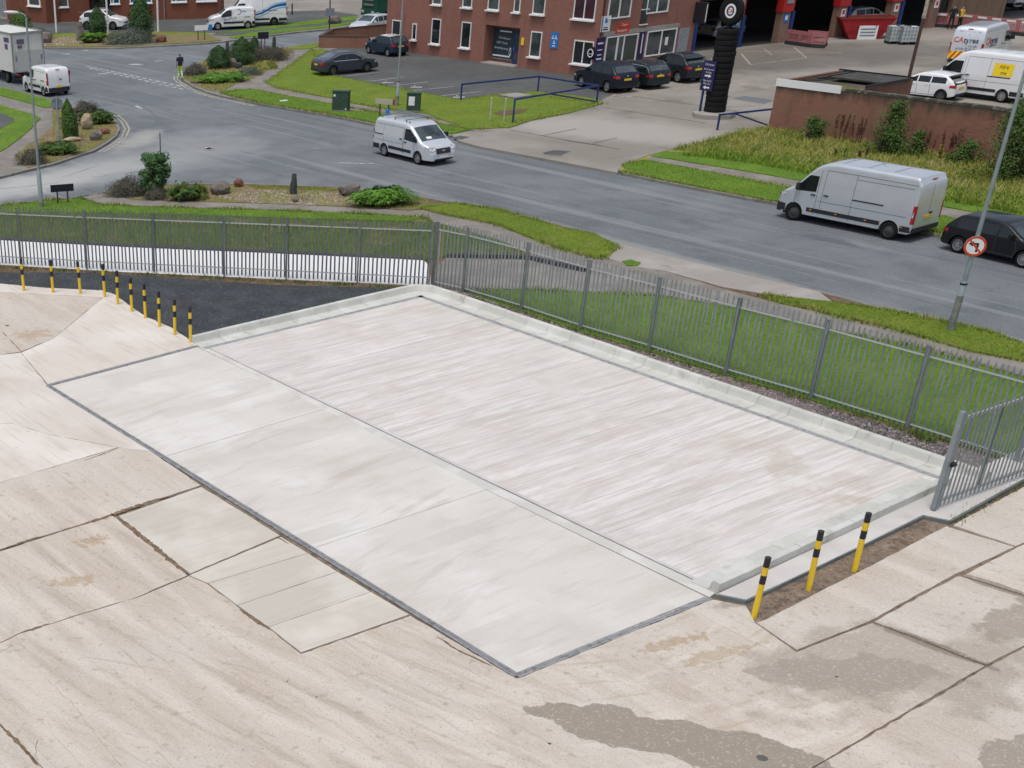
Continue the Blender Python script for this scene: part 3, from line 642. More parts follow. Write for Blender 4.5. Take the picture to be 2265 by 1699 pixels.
slab([(2247, 1214), (2265, 1206), (2600, 1060), (2800, 1150), (2265, 1318), (2128, 1276)], M_old, .009, .03, .012, 18)
slab([(1932, 1378), (2114, 1278), (2126, 1277), (2265, 1322), (2700, 1460), (2265, 1431), (2182, 1474)], M_old, .009, .03, .02, 19)
slab([(2182, 1478), (2265, 1433), (2700, 1300), (2700, 2000), (1520, 1900), (1802, 1700)], M_old, .012, .03, .02, 20)

M_band = mat('joint_band_concrete', (.46, .425, .395), [dict(c=(.56, .52, .49), a=.7, s=1.2, lo=.45, hi=.62), dict(c=(.36, .33, .30), a=.5, s=30, lo=.58, hi=.72)], rough=.8)
# ---- the wash pad: upper bay, grey band, three apron bays
pad = sheet('pad_base', GP([(106, 855), (435, 768), (931, 655), (2110, 1068), (1569, 1327), (1143, 1499)]), .004, -.1, M_drainpit)
Aq = GP([(106, 855), (435, 768), (931, 656), (2085, 1059), (1569, 1325), (1143, 1498)])
slab([(110, 857), (437, 770), (717, 907), (366, 1011.5)], M_apron, .002, .034, nm='concrete_bay', par=pad)
slab([(366, 1012), (717, 907.5), (1075, 1086), (696, 1214)], M_apron, .002, .034, nm='concrete_bay', par=pad)
slab([(696, 1214.5), (1075, 1086.5), (1566, 1326), (1143, 1494)], M_apron, .002, .034, nm='concrete_bay', par=pad)
slab([(437, 769), (457, 770.5), (1006, 1034), (1586, 1312), (1569, 1325), (1000, 1050)], M_band, .01, .035, nm='joint_band', par=pad)
slab([(460, 771), (466, 771), (1016, 1031), (1596, 1308), (1589, 1311), (1009, 1033)], M_smoothconc, .0, .036, nm='edge_strip', par=pad)
slab([(466, 771), (931, 659), (2083, 1061), (1592, 1310), (1010, 1034)], M_pad, .004, .034, nm='concrete_bay', par=pad)

def spill(pts, seed, w=.1, amp=.07):
    P = GP(pts); L = []; Rr = []; rnd = random.Random(seed)
    Q = []
    for a, b in zip(P[:-1], P[1:]):
        n = max(2, int((b - a).length / .07))
        Q += [a.lerp(b, i / n) for i in range(n)]
    Q.append(P[-1])
    for i in range(len(Q)):
        d = (Q[min(i + 1, len(Q) - 1)] - Q[max(i - 1, 0)]).normalized(); nn = Vector((-d.y, d.x, 0)); t = sin(pi * min(1, max(0.02, i / (len(Q) - 1)))) ** .5
        L.append(Q[i] + nn * (w * t * rnd.uniform(.3, 1) + rnd.uniform(0, amp) * t)); Rr.append(Q[i] - nn * (w * t * rnd.uniform(.3, 1) + rnd.uniform(0, amp) * t))
    m = MB(); m.grid([[(p.x, p.y, .0325) for p in L], [(p.x, p.y, .0325) for p in Rr]]); m.build('dirt_spill', M_dirt_lt, yard)
M_dirt_lt = mat('dry_dirt', (.17, .115, .07), [dict(c=(.26, .19, .13), a=.8, s=5, lo=.45, hi=.62), dict(c=(.09, .065, .045), a=.7, s=9, lo=.5, hi=.66)], rough=.95, bump=(20, .8, .02))
spill([(140, 1175), (200, 1158), (252, 1140), (330, 1112), (385, 1098)], 1, .05, .05)
spill([(245, 1138), (290, 1170), (345, 1215), (400, 1262), (424, 1276)], 2, .06, .06)
spill([(0, 1219), (60, 1198), (110, 1185)], 3, .02, .03); spill([(0, 1606), (50, 1655), (86, 1699)], 4, .03, .04); spill([(185, 1022), (240, 1002), (266, 991)], 5, .015, .02)
spill([(530, 1350), (565, 1375), (600, 1397)], 6, .03, .05); spill([(965, 1410), (1010, 1440), (1060, 1463), (1090, 1478)], 7, .02, .03); spill([(612, 1190), (640, 1206)], 8, .02, .02); spill([(40, 1405), (80, 1392), (110, 1382)], 9, .03, .04)
def crack(pts, seed, w=.012):
    P = GP(pts); rnd = random.Random(seed); Q = []
    for a, b in zip(P[:-1], P[1:]):
        n = max(2, int((b - a).length / .12)); Q += [a.lerp(b, i / n) + Vector((rnd.uniform(-.02, .02), rnd.uniform(-.02, .02), 0)) for i in range(n)]
    Q.append(P[-1]); m = MB(); L = []; Rr = []
    for i in range(len(Q)):
        d = (Q[min(i + 1, len(Q) - 1)] - Q[max(i - 1, 0)]).normalized(); nn = Vector((-d.y, d.x, 0)) * w * rnd.uniform(.2, .6); L.append(Q[i] + nn); Rr.append(Q[i] - nn)
    m.grid([[(p.x, p.y, .0312) for p in L], [(p.x, p.y, .0312) for p in Rr]]); m.build('crack', M_drainpit, yard)
crack([(25, 1433), (0, 1445), (-20, 1440)], 1); crack([(82, 1686), (78, 1655), (84, 1640)], 2); crack([(575, 1621), (615, 1635)], 3, .008); crack([(100, 1500), (160, 1560), (220, 1640), (270, 1699)], 4, .006); crack([(380, 1300), (480, 1400), (560, 1470)], 5, .004); crack([(0, 1440), (45, 1442)], 6)
for i_, (x_, y_, r_) in enumerate(((16, 722, .07), (700, 1545, .02), (1685, 1680, .09), (1215, 1648, .03), (635, 1510, .02), (1850, 1500, .03))):
    m = MB(); m.lathe([(0, .034), (r_, .0335), (r_ * 1.1, .031)], 7, 'Z', (0, 0, 0)); o = m.build('dark_spot', M_drainpit, yard); p_ = G(x_, y_); o.location = (p_.x, p_.y, .0); o.rotation_euler = (0, 0, i_)
# ---- drainage channel with gratings
dr = thing('drainage_channel', 'grey slotted drainage channel framing the lower side of the concrete pad', 'drain')
gm = MB()
gm.box((0, 0, -.011), (.96, .15, .010))
for k in range(24):
    gm.box((-.46 + k * .04, 0, .002), (.02, .10, .016))
for s_ in (-1, 1): gm.box((0, s_ * .062, .003), (.97, .024, .018))
g0 = gm.build('grating', M_grate, dr)
first = [True]
def grating_run(a, b):
    a, b = Vector(a), Vector(b); L = (b - a).length; n = int(round(L / .98)); d = (b - a) / n
    rz = math.atan2(d.y, d.x)
    for i in range(n):
        p = a + d * (i + .5)
        if first[0]:
            o = g0; first[0] = False
        else: o = inst('grating', g0, dr)
        o.location = (p.x, p.y, .034); o.rotation_euler = (0, 0, rz); o.scale = (d.length / .98, 1, 1)
nb = Vector((-BV.x, -BV.y, 0)) * .09
grating_run(Aq[0], Aq[1]); grating_run(Aq[0] + nb * .0, Aq[5]); grating_run(Aq[5], Aq[4])

# ---- precast kerb channel round the pad
PROF = [(-.02, -.04), (-.02, .030), (.10, .034), (.35, .042), (.42, .056), (.45, .10), (.468, .20), (.495, .255), (.54, .272), (.63, .270), (.665, .245), (.67, .10), (.67, -.04)]
def channel_units(root, path, unit=.98, name='kerb_unit', seed=1):
    """path of inner-line points; the profile reaches to the left of travel; units butt with open joints"""
    rnd = random.Random(seed)
    pts = [Vector((p[0], p[1], 0)) for p in path]
    # parameterise
    cum = [0]
    for i in range(1, len(pts)): cum.append(cum[-1] + (pts[i] - pts[i - 1]).length)
    def nrm(i):
        a = pts[max(0, i - 1)]; b = pts[min(len(pts) - 1, i + 1)]
        d1 = (pts[i] - a).normalized() if i > 0 else (b - pts[i]).normalized()
        d2 = (b - pts[i]).normalized() if i < len(pts) - 1 else d1
        n1 = Vector((-d1.y, d1.x, 0)); n2 = Vector((-d2.y, d2.x, 0))
        return (n1 + n2) / (1 + n1.dot(n2))
    N = [nrm(i) for i in range(len(pts))]
    def at(s):
        for i in range(1, len(pts)):
            if s <= cum[i] + 1e-6:
                t = (s - cum[i - 1]) / (cum[i] - cum[i - 1]); t = min(1, max(0, t))
                d = (pts[i] - pts[i - 1]).normalized(); nn = Vector((-d.y, d.x, 0))
                if t < 1e-3: nn = N[i - 1]
                elif t > 1 - 1e-3: nn = N[i]
                return pts[i - 1].lerp(pts[i], t), nn
        return pts[-1], N[-1]
    s = 0.0; tot = cum[-1]; k = 0
    while s < tot - .05:
        e = min(s + unit, tot)
        ss = [s + .0045] + [c for c in cum if s + .02 < c < e - .02] + [e - .0045]
        m = MB(); n = len(PROF); dz = rnd.uniform(-.004, .006)
        for q in ss:
            p, nn = at(q)
            m.v += [tuple(p + nn * u + Vector((0, 0, w + dz))) for u, w in PROF]
        for a in range(len(ss) - 1):
            for i in range(n):
                j = (i + 1) % n
                m.face(a * n + i, a * n + j, (a + 1) * n + j, (a + 1) * n + i)
        m.face(*range(n - 1, -1, -1)); m.face(*[(len(ss) - 1) * n + i for i in range(n)])
        m.build(name, M_kerbunit, root, auto=radians(40))
        s = e; k += 1
kw = thing('kerb_channel', 'pale precast concrete kerb and channel bounding the far sides of the pad', 'kerb')
c0, c1, c2 = G(447, 771), G(931, 655), G(2150, 1081)
d1 = (c1 - c0).normalized(); d2 = (c2 - c1).normalized()
path = [c0, c1 - d1 * .5, c1 - d1 * .12 + d2 * .02, c1 + d2 * .12 - d1 * .02, c1 + d2 * .5, c2]
channel_units(kw, path)
ms = MB()
def strip(ms, pts, o0, o1, z):
    P = [Vector((p[0], p[1], 0)) for p in pts]
    for i in range(len(P) - 1):
        d = (P[i + 1] - P[i]).normalized(); nn = Vector((-d.y, d.x, 0))
        q = [P[i] + nn * o0, P[i + 1] + nn * o0, P[i + 1] + nn * o1, P[i] + nn * o1]
        ms.add([(v.x, v.y, z) for v in q], [(0, 1, 2, 3)])
strip(ms, [c0, c1, c2], -.20, -.015, .0375)
ms.build('slot_drain_strip', M_grate, kw)
kr = thing('kerb_channel', 'pale precast kerb upstand along the right edge of the pad beside the striped bollards', 'kerb')
e0, e1 = G(1586, 1319) - AV * .68, G(2098, 1081) - AV * .68
channel_units(kr, [e1, e0], seed=5)
kr.location.z = .008
# the lower shelf outside it, steel-edged
shelf = sheet('concrete_shelf', GP([(1586, 1321), (1649, 1334), (1850, 1240), (2040, 1146), (2098, 1158), (2265, 1064), (2420, 985), (2350, 960), (2100, 1068), (2070, 1093)]), .085, -.1, M_smoothconc)
ed = MB()
for a, b in (((1586, 1323), (1649, 1336)), ((1649, 1336), (2040, 1148)), ((2040, 1148), (2098, 1160)), ((2098, 1160), (2265, 1066))):
    p, q = G(*a), G(*b); d = (q - p).normalized(); nn = Vector((d.y, -d.x, 0))
    V = [p, q, q + nn * .03, p + nn * .03]
    ed.add([(v.x, v.y, z) for z in (-.05, .088) for v in V], [(4, 5, 6, 7), (0, 1, 5, 4), (1, 2, 6, 5), (2, 3, 7, 6), (3, 0, 4, 7)])
ed.build('edge_trim', M_galv_dark, shelf, clean=True)

# ---- far side of the road
def island(name, pts, m, kerb_closed=True, z=0.0):
    P = GP(pts); o = sheet(name, P, z, -.3, m)
    return P
# left footway and verge land
P_LL = GP([(-60, 190), (0, 192), (31, 199), (115, 221), (141, 228), (164, 238), (215, 243), (242, 254), (256, 268), (264, 285), (256, 301), (236, 316), (205, 334), (190, 338), (122, 361), (60, 376), (0, 391), (-100, 415)])
P_LL += [P_LL[-1] + Vector((-40, 0, 0)), P_LL[0] + Vector((-40, 20, 0))]
sheet('left_footway', P_LL, 0.0, -.3, M_footway)
kerb_run('kerb', P_LL[:-2][::-1])
px_sheet('grass_verge', [(-60, 192), (0, 193), (31, 201), (112, 222), (112, 238), (95, 239), (60, 228), (0, 212), (-60, 200)], .04, M_lawn, step=.5, amp=.05, seed=21)
px_sheet('lawn', [(-60, 222), (0, 233), (75, 255), (90, 262), (70, 285), (20, 325), (0, 336), (-80, 380), (-120, 330)], .04, M_lawn, step=.5, amp=.05, seed=22)
px_sheet('side_car_park', [(-60, 245), (0, 251), (32, 265), (30, 270), (0, 287), (-60, 300)], .055, M_carpark)
P_LBED = [(115, 236), (141, 230), (164, 240), (215, 246), (240, 257), (253, 270), (260, 285), (252, 300), (232, 314), (201, 332), (120, 358), (62, 372), (42, 362), (34, 345), (60, 322), (95, 300), (118, 280)]
px_sheet('planting_bed', P_LBED, .022, M_bed, step=.4, amp=.05, seed=23)
BEDS = [(P_LBED, 2600, 0), ]

# the big far block: mid island, lawns, car park
FAR_KERB = [(402, 168), (401, 173), (408, 178), (431, 192), (461, 204), (492, 212), (578, 230), (666, 245), (732, 255), (830, 275), (900, 288), (997, 300)]
fk = GP(FAR_KERB)
P_MID = fk + GP([(1042, 291), (1066, 288), (1126, 285), (1182, 267), (1263, 252), (1315, 237), (1335, 230), (1400, 220)]) + [Vector((50, 120, 0)), Vector((50, 180, 0)), G(880, 62), G(850, 67), G(770, 81), G(707, 93), G(640, 104), G(560, 108), G(480, 120), G(430, 142)]
sheet('far_ground', P_MID, 0.0, -.3, M_footway)
kerb_run('kerb', fk[::-1])
kerb_run('kerb', [G(p[0], p[1]) for p in [(402, 168), (430, 142), (480, 120), (560, 108), (640, 104), (707, 93), (770, 81), (850, 67)]])
P_MBED = [(406, 171), (413, 178), (433, 189), (462, 200), (490, 204), (523, 186), (552, 176), (578, 166), (605, 145), (636, 125), (648, 113), (640, 107), (560, 111), (480, 123), (432, 145)]
px_sheet('planting_bed', P_MBED, .022, M_bed, step=.5, amp=.05, seed=25)
P_V3 = [(488, 205), (523, 198), (556, 199), (646, 215), (732, 230), (775, 245), (835, 250), (900, 262), (984, 277), (1042, 288), (997, 297), (900, 285), (830, 272), (732, 252), (666, 242), (578, 227), (510, 213)]
px_sheet('grass_verge', P_V3, .045, M_lawn, step=.5, amp=.06, seed=26)
P_LAWN3 = [(588, 184), (625, 156), (666, 129), (691, 111), (708, 109), (725, 112), (700, 125), (690, 150), (715, 164), (802, 181), (882, 197), (974, 213), (1017, 222), (1056, 215), (1120, 207), (1189, 203), (1240, 208), (1318, 220), (1333, 230), (1315, 235), (1263, 250), (1182, 265), (1126, 283), (1066, 286), (1031, 285), (984, 268), (943, 252), (834, 238), (779, 229), (728, 217), (621, 197)]
px_sheet('lawn', P_LAWN3, .04, M_lawn2, step=.5, amp=.06, seed=27)
px_sheet('grass_verge', [(631, 107), (707, 95), (770, 83), (790, 84), (706, 104), (690, 108), (650, 110)], .04, M_lawn2, step=.5, amp=.05, seed=28)
P_CP = [(690, 150), (700, 125), (725, 112), (760, 100), (850, 70)] 
sheet('car_park', GP([(686, 152), (698, 126), (723, 113), (800, 95), (860, 75)]) + [Vector((22, 122, 0)), Vector((36, 98, 0)), G(1400, 175), G(1400, 192), G(1340, 226), G(1318, 219), G(1240, 207), G(1189, 202), G(1120, 206), G(1056, 214), G(1017, 221), G(974, 212), G(882, 196), G(802, 180), G(715, 163)], .02, -.1, M_carpark)
# forecourt of the workshop with its drive down to the road
P_FC = GP([(1016, 313), (1000, 300), (1042, 292), (1066, 289), (1126, 286), (1182, 268), (1263, 253), (1315, 238), (1335, 231), (1330, 222), (1395, 190)]) + [Vector((37.5, 97.5, 0)), Vector((40, 104, 0)), Vector((40, 135, 0)), Vector((140, 135, 0)), Vector((140, 40, 0)), Vector((50, 57, 0))] + GP([(2300, 360), (1713, 284), (1638, 291), (1582, 308), (1434, 344), (1376, 366), (1366, 383), (1173, 346), (1060, 325)])
fc = sheet('forecourt', P_FC, .025, -.3, M_forecourt)
# right-hand verge, path and rough ground below the brick wall
P_RV = GP([(1374, 364), (1434, 343), (1582, 307), (1638, 290), (1708, 283), (2280, 352)]) + [Vector((70, 40, 0)), Vector((60, 10, 0))] + GP([(2265, 560), (2096, 522), (1900, 487), (1720, 449), (1650, 437), (1450, 398), (1380, 383), (1366, 374)])
sheet('right_verge', P_RV, .0, -.3, M_rough)
kerb_run('kerb', GP([(1434, 343), (1400, 353), (1374, 364), (1366, 374), (1380, 383), (1450, 398), (1650, 437), (1720, 449), (1900, 487), (2096, 522), (2265, 560)]) + [G(2265, 560) + AV * 12])
P_RS = [(1376, 367), (1402, 357), (1430, 356), (1530, 374), (1650, 398), (1760, 421), (1900, 446), (2084, 480), (2265, 515), (2330, 527), (2330, 572), (2265, 557), (2096, 519), (1900, 484), (1720, 446), (1650, 434), (1450, 395), (1383, 380)]
px_sheet('grass_verge', P_RS, .045, M_lawn, step=.5, amp=.06, seed=31)
px_sheet('footway', [(1430, 356), (1440, 347), (1530, 362), (1650, 381), (1772, 402), (1900, 425), (2084, 459), (2265, 492), (2330, 505), (2330, 527), (2265, 514), (2084, 479), (1900, 445), (1760, 420), (1650, 397), (1530, 373)], .02, M_footway, step=.5, amp=.04, seed=32)
px_sheet('grass_verge', [(1440, 346), (1470, 336), (1560, 341), (1650, 356), (1772, 380), (1900, 408), (2084, 445), (2265, 478), (2330, 490), (2330, 504), (2265, 491), (2084, 458), (1900, 424), (1772, 401), (1650, 380), (1530, 361)], .04, M_lawn, step=.5, amp=.06, seed=33)
# far island, verges along the far road, paved yards beyond
P_FI = GP([(-40, 106), (90, 105.5), (174, 106.5), (262, 105.5), (338, 102), (450, 96), (495, 91.5), (517, 89), (574, 81), (646, 72), (728, 64.5), (789, 55), (797, 51)]) + [Vector((34, 170, 0)), Vector((-60, 190, 0)), Vector((-60, 125, 0))]
sheet('far_side_ground', P_FI, 0.0, -.3, M_footway)
kerb_run('kerb', P_FI[:13][::-1])
px_sheet('planting_bed', [(60, 104), (174, 105), (262, 104), (338, 100), (450, 94.5), (490, 90), (470, 80), (420, 76), (340, 74), (250, 76), (180, 78), (60, 84)], .05, M_bed, step=.5, amp=.05, seed=41)
px_sheet('grass_verge', [(60, 84), (180, 78), (250, 76), (340, 74), (420, 76), (470, 80), (455, 73), (340, 70), (180, 73), (60, 78)], .045, M_lawn2, step=.5, amp=.05, seed=42)
px_sheet('grass_verge', [(505, 83), (520, 86), (574, 79), (646, 70), (728, 62), (789, 52), (789, 48), (728, 56), (640, 64), (560, 72)], .045, M_lawn, step=.5, amp=.05, seed=43)
px_sheet('grass_verge', [(478, 74), (520, 72), (600, 64), (700, 54), (789, 44), (789, 36), (720, 42), (640, 52), (600, 58), (520, 68)], .045, M_lawn, step=.5, amp=.05, seed=44)
px_sheet('footway', [(470, 78), (505, 80), (560, 72), (640, 64), (728, 56), (789, 48), (789, 44), (700, 54), (600, 64), (520, 72), (478, 75)], .03, M_carpark)
px_sheet('office_car_park', [(-60, 75), (60, 77), (180, 72), (340, 69), (455, 72), (478, 73), (520, 67), (600, 57), (640, 51), (720, 41), (795, 34), (720, 24), (540, 28), (480, 38), (104, 52), (30, 44), (-60, 36)], .02, M_carpark)
px_sheet('far_yard', [(490, 37), (540, 28), (720, 23), (800, 33), (900, 30), (900, -40), (470, -40)], .015, M_forecourt)

M_blade_l2 = mat('yellowish_grass_blade', (.19, .26, .03), [dict(c=(.28, .26, .08), a=.6, s=.9, lo=.5, hi=.7, l=(7, 3, 0))], rough=.75, spec=.2)
px_sheet('planings_strip', [(1800, 895), (1920, 932), (2040, 969), (2110, 1000), (2105, 1030), (2060, 1018), (1950, 980), (1820, 930)], .034, M_planings, step=.25, amp=.06, seed=14)
# ---- grass blades: nobody could count them
def blades(name, poly, n, hmin, hmax, w, m, z=0.04, seed=1, lean=.5, label='short mown grass', two=False):
    rnd = random.Random(seed); P = [(p[0], p[1]) for p in poly]
    v = []; f = []
    for (x, y) in scatter(P, n, rnd):
        h = rnd.uniform(hmin, hmax); a = rnd.uniform(0, 2 * pi); l = rnd.uniform(0, lean) * h; b = rnd.uniform(0, 2 * pi)
        ww = w * rnd.uniform(.6, 1.3)
        dx, dy = cos(a) * ww, sin(a) * ww; k = len(v)
        tx, ty = x + cos(b) * l, y + sin(b) * l
        if two:
            mx, my = x + cos(b) * l * .3, y + sin(b) * l * .3
            v += [(x - dx, y - dy, z - .02), (x + dx, y + dy, z - .02), (mx + dx * .7, my + dy * .7, z + h * .6), (mx - dx * .7, my - dy * .7, z + h * .6), (tx, ty, z + h)]
            f += [(k, k + 1, k + 2, k + 3), (k + 3, k + 2, k + 4)]
        else:
            v += [(x - dx, y - dy, z - .02), (x + dx, y + dy, z - .02), (tx, ty, z + h)]
            f.append((k, k + 1, k + 2))
    mb = MB(); mb.v = v; mb.f = f; mb.mi = [0] * len(f)
    o = mb.build(name, m)
    return tag(o, label, 'grass', kind='stuff')
blades('grass', GP(P_LAWN), 26000, .02, .055, .012, M_blade, .035, 51, label='mown green lawn behind the right palisade fence')
blades('grass', GP(P_VERGE), 7000, .02, .055, .014, M_blade_l2, .05, 52, label='mown grass verge tapering along the near kerb')
blades('grass', GP(P_VERGE2), 7000, .02, .06, .014, M_blade_l2, .05, 53, label='mown grass verge around the foot of the signed lamp column')
blades('grass', GP([p for p in P_LAWN_FRONT if p[0] >= -50]), 16000, .03, .10, .014, mat('bank_blade', (.085, .11, .03), [dict(c=(.20, .16, .085), a=.8, s=.9, lo=.5, hi=.68, l=(7, 3, 0))], rough=.8), .04, 54, label='worn grass bank between left fence and footway')
blades('grass', GP(P_RS), 7000, .03, .07, .02, M_blade, .045, 55, label='bright mown grass verge along the far kerb behind the parked van')
blades('grass', GP(P_LAWN3), 8000, .02, .05, .022, M_blade_l2, .04, 56, label='mown lawn in front of the brick office car park')
blades('grass', GP(P_V3), 4000, .03, .08, .02, M_blade, .045, 57, label='mown grass verge beside the far footway and green cabinet')
P_ROUGH = [(1480, 333), (1582, 309), (1638, 292), (1710, 285), (2265, 350), (2265, 476), (2084, 443), (1900, 406), (1772, 378), (1650, 354), (1560, 339)]
blades('grass', GP(P_ROUGH), 30000, .08, .38, .016, M_blade_dry, .0, 58, lean=1.3, label='tall straw coloured rough grass below the brick wall', two=True)
P_ROUGH2 = [(1500, 345), (1650, 362), (1772, 385), (1900, 410), (2084, 446), (2265, 478), (2265, 440), (2000, 405), (1800, 365), (1600, 335)]
blades('grass', GP(P_ROUGH2), 9000, .1, .35, .02, M_blade, .0, 59, lean=1.2, label='rank green grass bordering the path below the brick wall', two=True)
blades('grass', GP(P_LBED), 2600, .04, .16, .02, M_blade_dry, .02, 46, lean=1.0, label='sparse weeds and dry grass in the left corner bed')
blades('grass', GP(P_MBED), 4200, .04, .2, .03, M_blade_dry, .02, 47, lean=1.0, label='sparse weeds and dry grass in the mid island bed')
def pebbles(name, poly, n, rmin, rmax, m, z, seed, label, cat='gravel'):
    rnd = random.Random(seed); mb = MB()
    for x, y in scatter([(p[0], p[1]) for p in poly], n, rnd):
        r = rnd.uniform(rmin, rmax); a = rnd.uniform(0, 6.3)
        V = [(x + r * cos(a + k * pi / 2) * rnd.uniform(.7, 1.2), y + r * sin(a + k * pi / 2) * rnd.uniform(.7, 1.2), z) for k in range(4)] + [(x, y, z + r * rnd.uniform(.6, 1.0))]
        mb.add(V, [(0, 1, 4), (1, 2, 4), (2, 3, 4), (3, 0, 4)])
    return tag(mb.build(name, m), label, cat, kind='stuff')
M_pebble = mat('pebble_stone', (.20, .16, .155), [dict(c=(.40, .36, .34), a=.9, s=9, lo=.5, hi=.62), dict(c=(.07, .06, .065), a=.8, s=12, lo=.5, hi=.62)], rough=.9)
M_pebble_w = mat('white_pebble_stone', (.33, .27, .24), [dict(c=(.50, .45, .43), a=.9, s=6, lo=.48, hi=.6), dict(c=(.22, .14, .12), a=.8, s=9, lo=.52, hi=.64)], rough=.9)
M_pebble_d = mat('planing_stone', (.06, .065, .072), [dict(c=(.13, .14, .15), a=.9, s=9, lo=.5, hi=.62), dict(c=(.03, .028, .03), a=.8, s=12, lo=.5, hi=.62)], rough=.9)
pebbles('gravel', GP(P_GRAV), 9000, .015, .045, M_pebble, .028, 61, 'purple grey gravel strip between kerb and right fence')
pebbles('gravel', GP([p for p in P_PLAN if p[0] > -100]), 7000, .012, .045, M_pebble_d, .026, 62, 'dark tarmac planings in the corner patch by the left fence')
pebbles('gravel', GP([(477, 437), (540, 420), (700, 424), (770, 432), (800, 452), (690, 455), (560, 450)]), 1300, .02, .055, M_pebble_w, .02, 63, 'pale pink pebbles around the standing stone')
pebbles('gravel', GP([(95, 103), (180, 104.5), (180, 88), (140, 84), (95, 88)]), 320, .05, .12, M_pebble_w, .02, 64, 'pale pebbles in the far planting bed')
pebbles('gravel', GP([(1655, 1352), (1690, 1372), (1846, 1294), (2001, 1214), (2085, 1163), (2040, 1150), (1850, 1244), (1652, 1338)]), 500, .01, .025, M_dirt, .0, 65, 'gritty dirt in the trench at the foot of the right bollards')
px_sheet('planting_bed', [(232, 426), (300, 415), (400, 410), (541, 410), (752, 417), (900, 435), (945, 442), (955, 455), (932, 462), (905, 466), (771, 458), (663, 453), (477, 447), (298, 442)], .022, M_bed, step=.4, amp=.05, seed=71)
blades('grass', GP([(240, 427), (300, 416), (400, 411), (541, 411), (752, 418), (900, 436), (945, 443), (950, 455), (905, 465), (771, 457), (663, 452), (477, 446), (298, 441)]), 4200, .03, .14, .016, M_blade_dry, .02, 48, lean=1.0, label='sparse weeds and dry grass in the near planting bed')
blades('grass', GP([(545, 411), (700, 415), (900, 437), (945, 444), (900, 446), (740, 424), (560, 418)]), 3000, .03, .08, .016, M_blade_l2, .02, 49, label='mossy grass strip along the kerb of the near planting bed')
# ================================================================== ROAD MARKINGS (thin paint sheets)
def quad_px(pts, z, nm, m, par=None):
    P = GP(pts, z); mb = MB(); mb.add([tuple(p) for p in P], [tuple(range(len(P)))])
    o = mb.build(nm, m, par, clean=True)
    if par is None: tag(o, kind='structure')
    return o
def line_px(a, b, w, z, m, nm='painted_line'):
    p, q = G(*a, z), G(*b, z); d = (q - p).normalized(); n = Vector((-d.y, d.x, 0)) * w / 2
    mb = MB(); mb.add([tuple(p - n), tuple(q - n), tuple(q + n), tuple(p + n)], [(0, 1, 2, 3)])
    return tag(mb.build(nm, m), kind='structure')
ZM = ZR + .004
# give-way dashes, two rows
for (a, b) in (((193, 147), (405, 192)), ((198, 151), (412, 199))):
    p, q = G(*a, ZM), G(*b, ZM); L = (q - p).length; n = int(L / .95)
    mb = MB(); d = (q - p) / n; u = d.normalized(); nn = Vector((-u.y, u.x, 0)) * .10
    for i in range(n):
        s = p + d * i; e = s + u * .6
        mb.add([tuple(s - nn), tuple(e - nn), tuple(e + nn), tuple(s + nn)], [(0, 1, 2, 3)])
    tag(mb.build('give_way_line', M_white_line), kind='structure')
for a, b, w in (((138, 120), (155, 119), .35), ((180, 112.5), (194, 112), .3), ((285, 142), (314, 143), .6), ((341, 136), (362, 133.5), .3), ((216, 164), (237, 162), .35), ((300, 234), (313, 240), .2), ((455, 328), (470, 327), .45), ((545, 158.5), (560, 158), .3), ((240, 361), (275, 338), .0)):
    if w: line_px(a, b, w, ZM, M_white_line)
quad_px([(688, 328), (700, 325), (713, 328), (700, 331)], ZM, 'manhole_cover', M_kerb)
quad_px([(449, 330), (462, 326), (478, 330), (466, 333)], ZM, 'manhole_cover', M_kerb)
quad_px([(1200, 338), (1225, 332), (1262, 335), (1240, 344), (1205, 341)], .03, 'ironwork_cover', M_carpark, None)
quad_px([(1000, 305), (1018, 300), (1040, 303), (1020, 309)], .03, 'ironwork_cover', M_carpark, None)
quad_px([(1620, 218), (1645, 212), (1716, 222), (1690, 230)], .03, 'tarmac_patch', mat('patch_asphalt', (.13, .145, .16), [dict(c=(.1, .11, .12), a=.6, s=1.5, lo=.45, hi=.65)], rough=.85))
line_px((742, 360), (830, 362), .12, ZM, M_white_line)
def road_crack(pts, seed, w=.035):
    P = GP(pts, ZR + .0035); rnd = random.Random(seed); Q = []
    for a, b in zip(P[:-1], P[1:]):
        n = max(2, int((b - a).length / .3)); Q += [a.lerp(b, i / n) + Vector((rnd.uniform(-.06, .06), rnd.uniform(-.06, .06), 0)) for i in range(n)]
    Q.append(P[-1]); L = []; Rr = []
    for i in range(len(Q)):
        d = (Q[min(i + 1, len(Q) - 1)] - Q[max(i - 1, 0)]).normalized(); nn = Vector((-d.y, d.x, 0)) * w * rnd.uniform(.25, 1.0); L.append(Q[i] + nn); Rr.append(Q[i] - nn)
    m = MB(); m.grid([L, Rr]); tag(m.build('road_crack', M_tarseal), kind='structure')
M_tarseal = mat('tar_seal', (.05, .052, .055), rough=.7)
for i_, c_ in enumerate(([(530, 334), (548, 338), (565, 342)], [(671, 368), (700, 376), (766, 391)], [(136, 392), (180, 378), (222, 364)], [(205, 392), (280, 383), (330, 377)], [(365, 245), (420, 262), (460, 266)], [(335, 262), (358, 272)], [(860, 376), (930, 392), (1010, 405)], [(310, 230), (345, 256)], [(0, 418), (60, 412), (130, 404)])): road_crack(c_, i_)
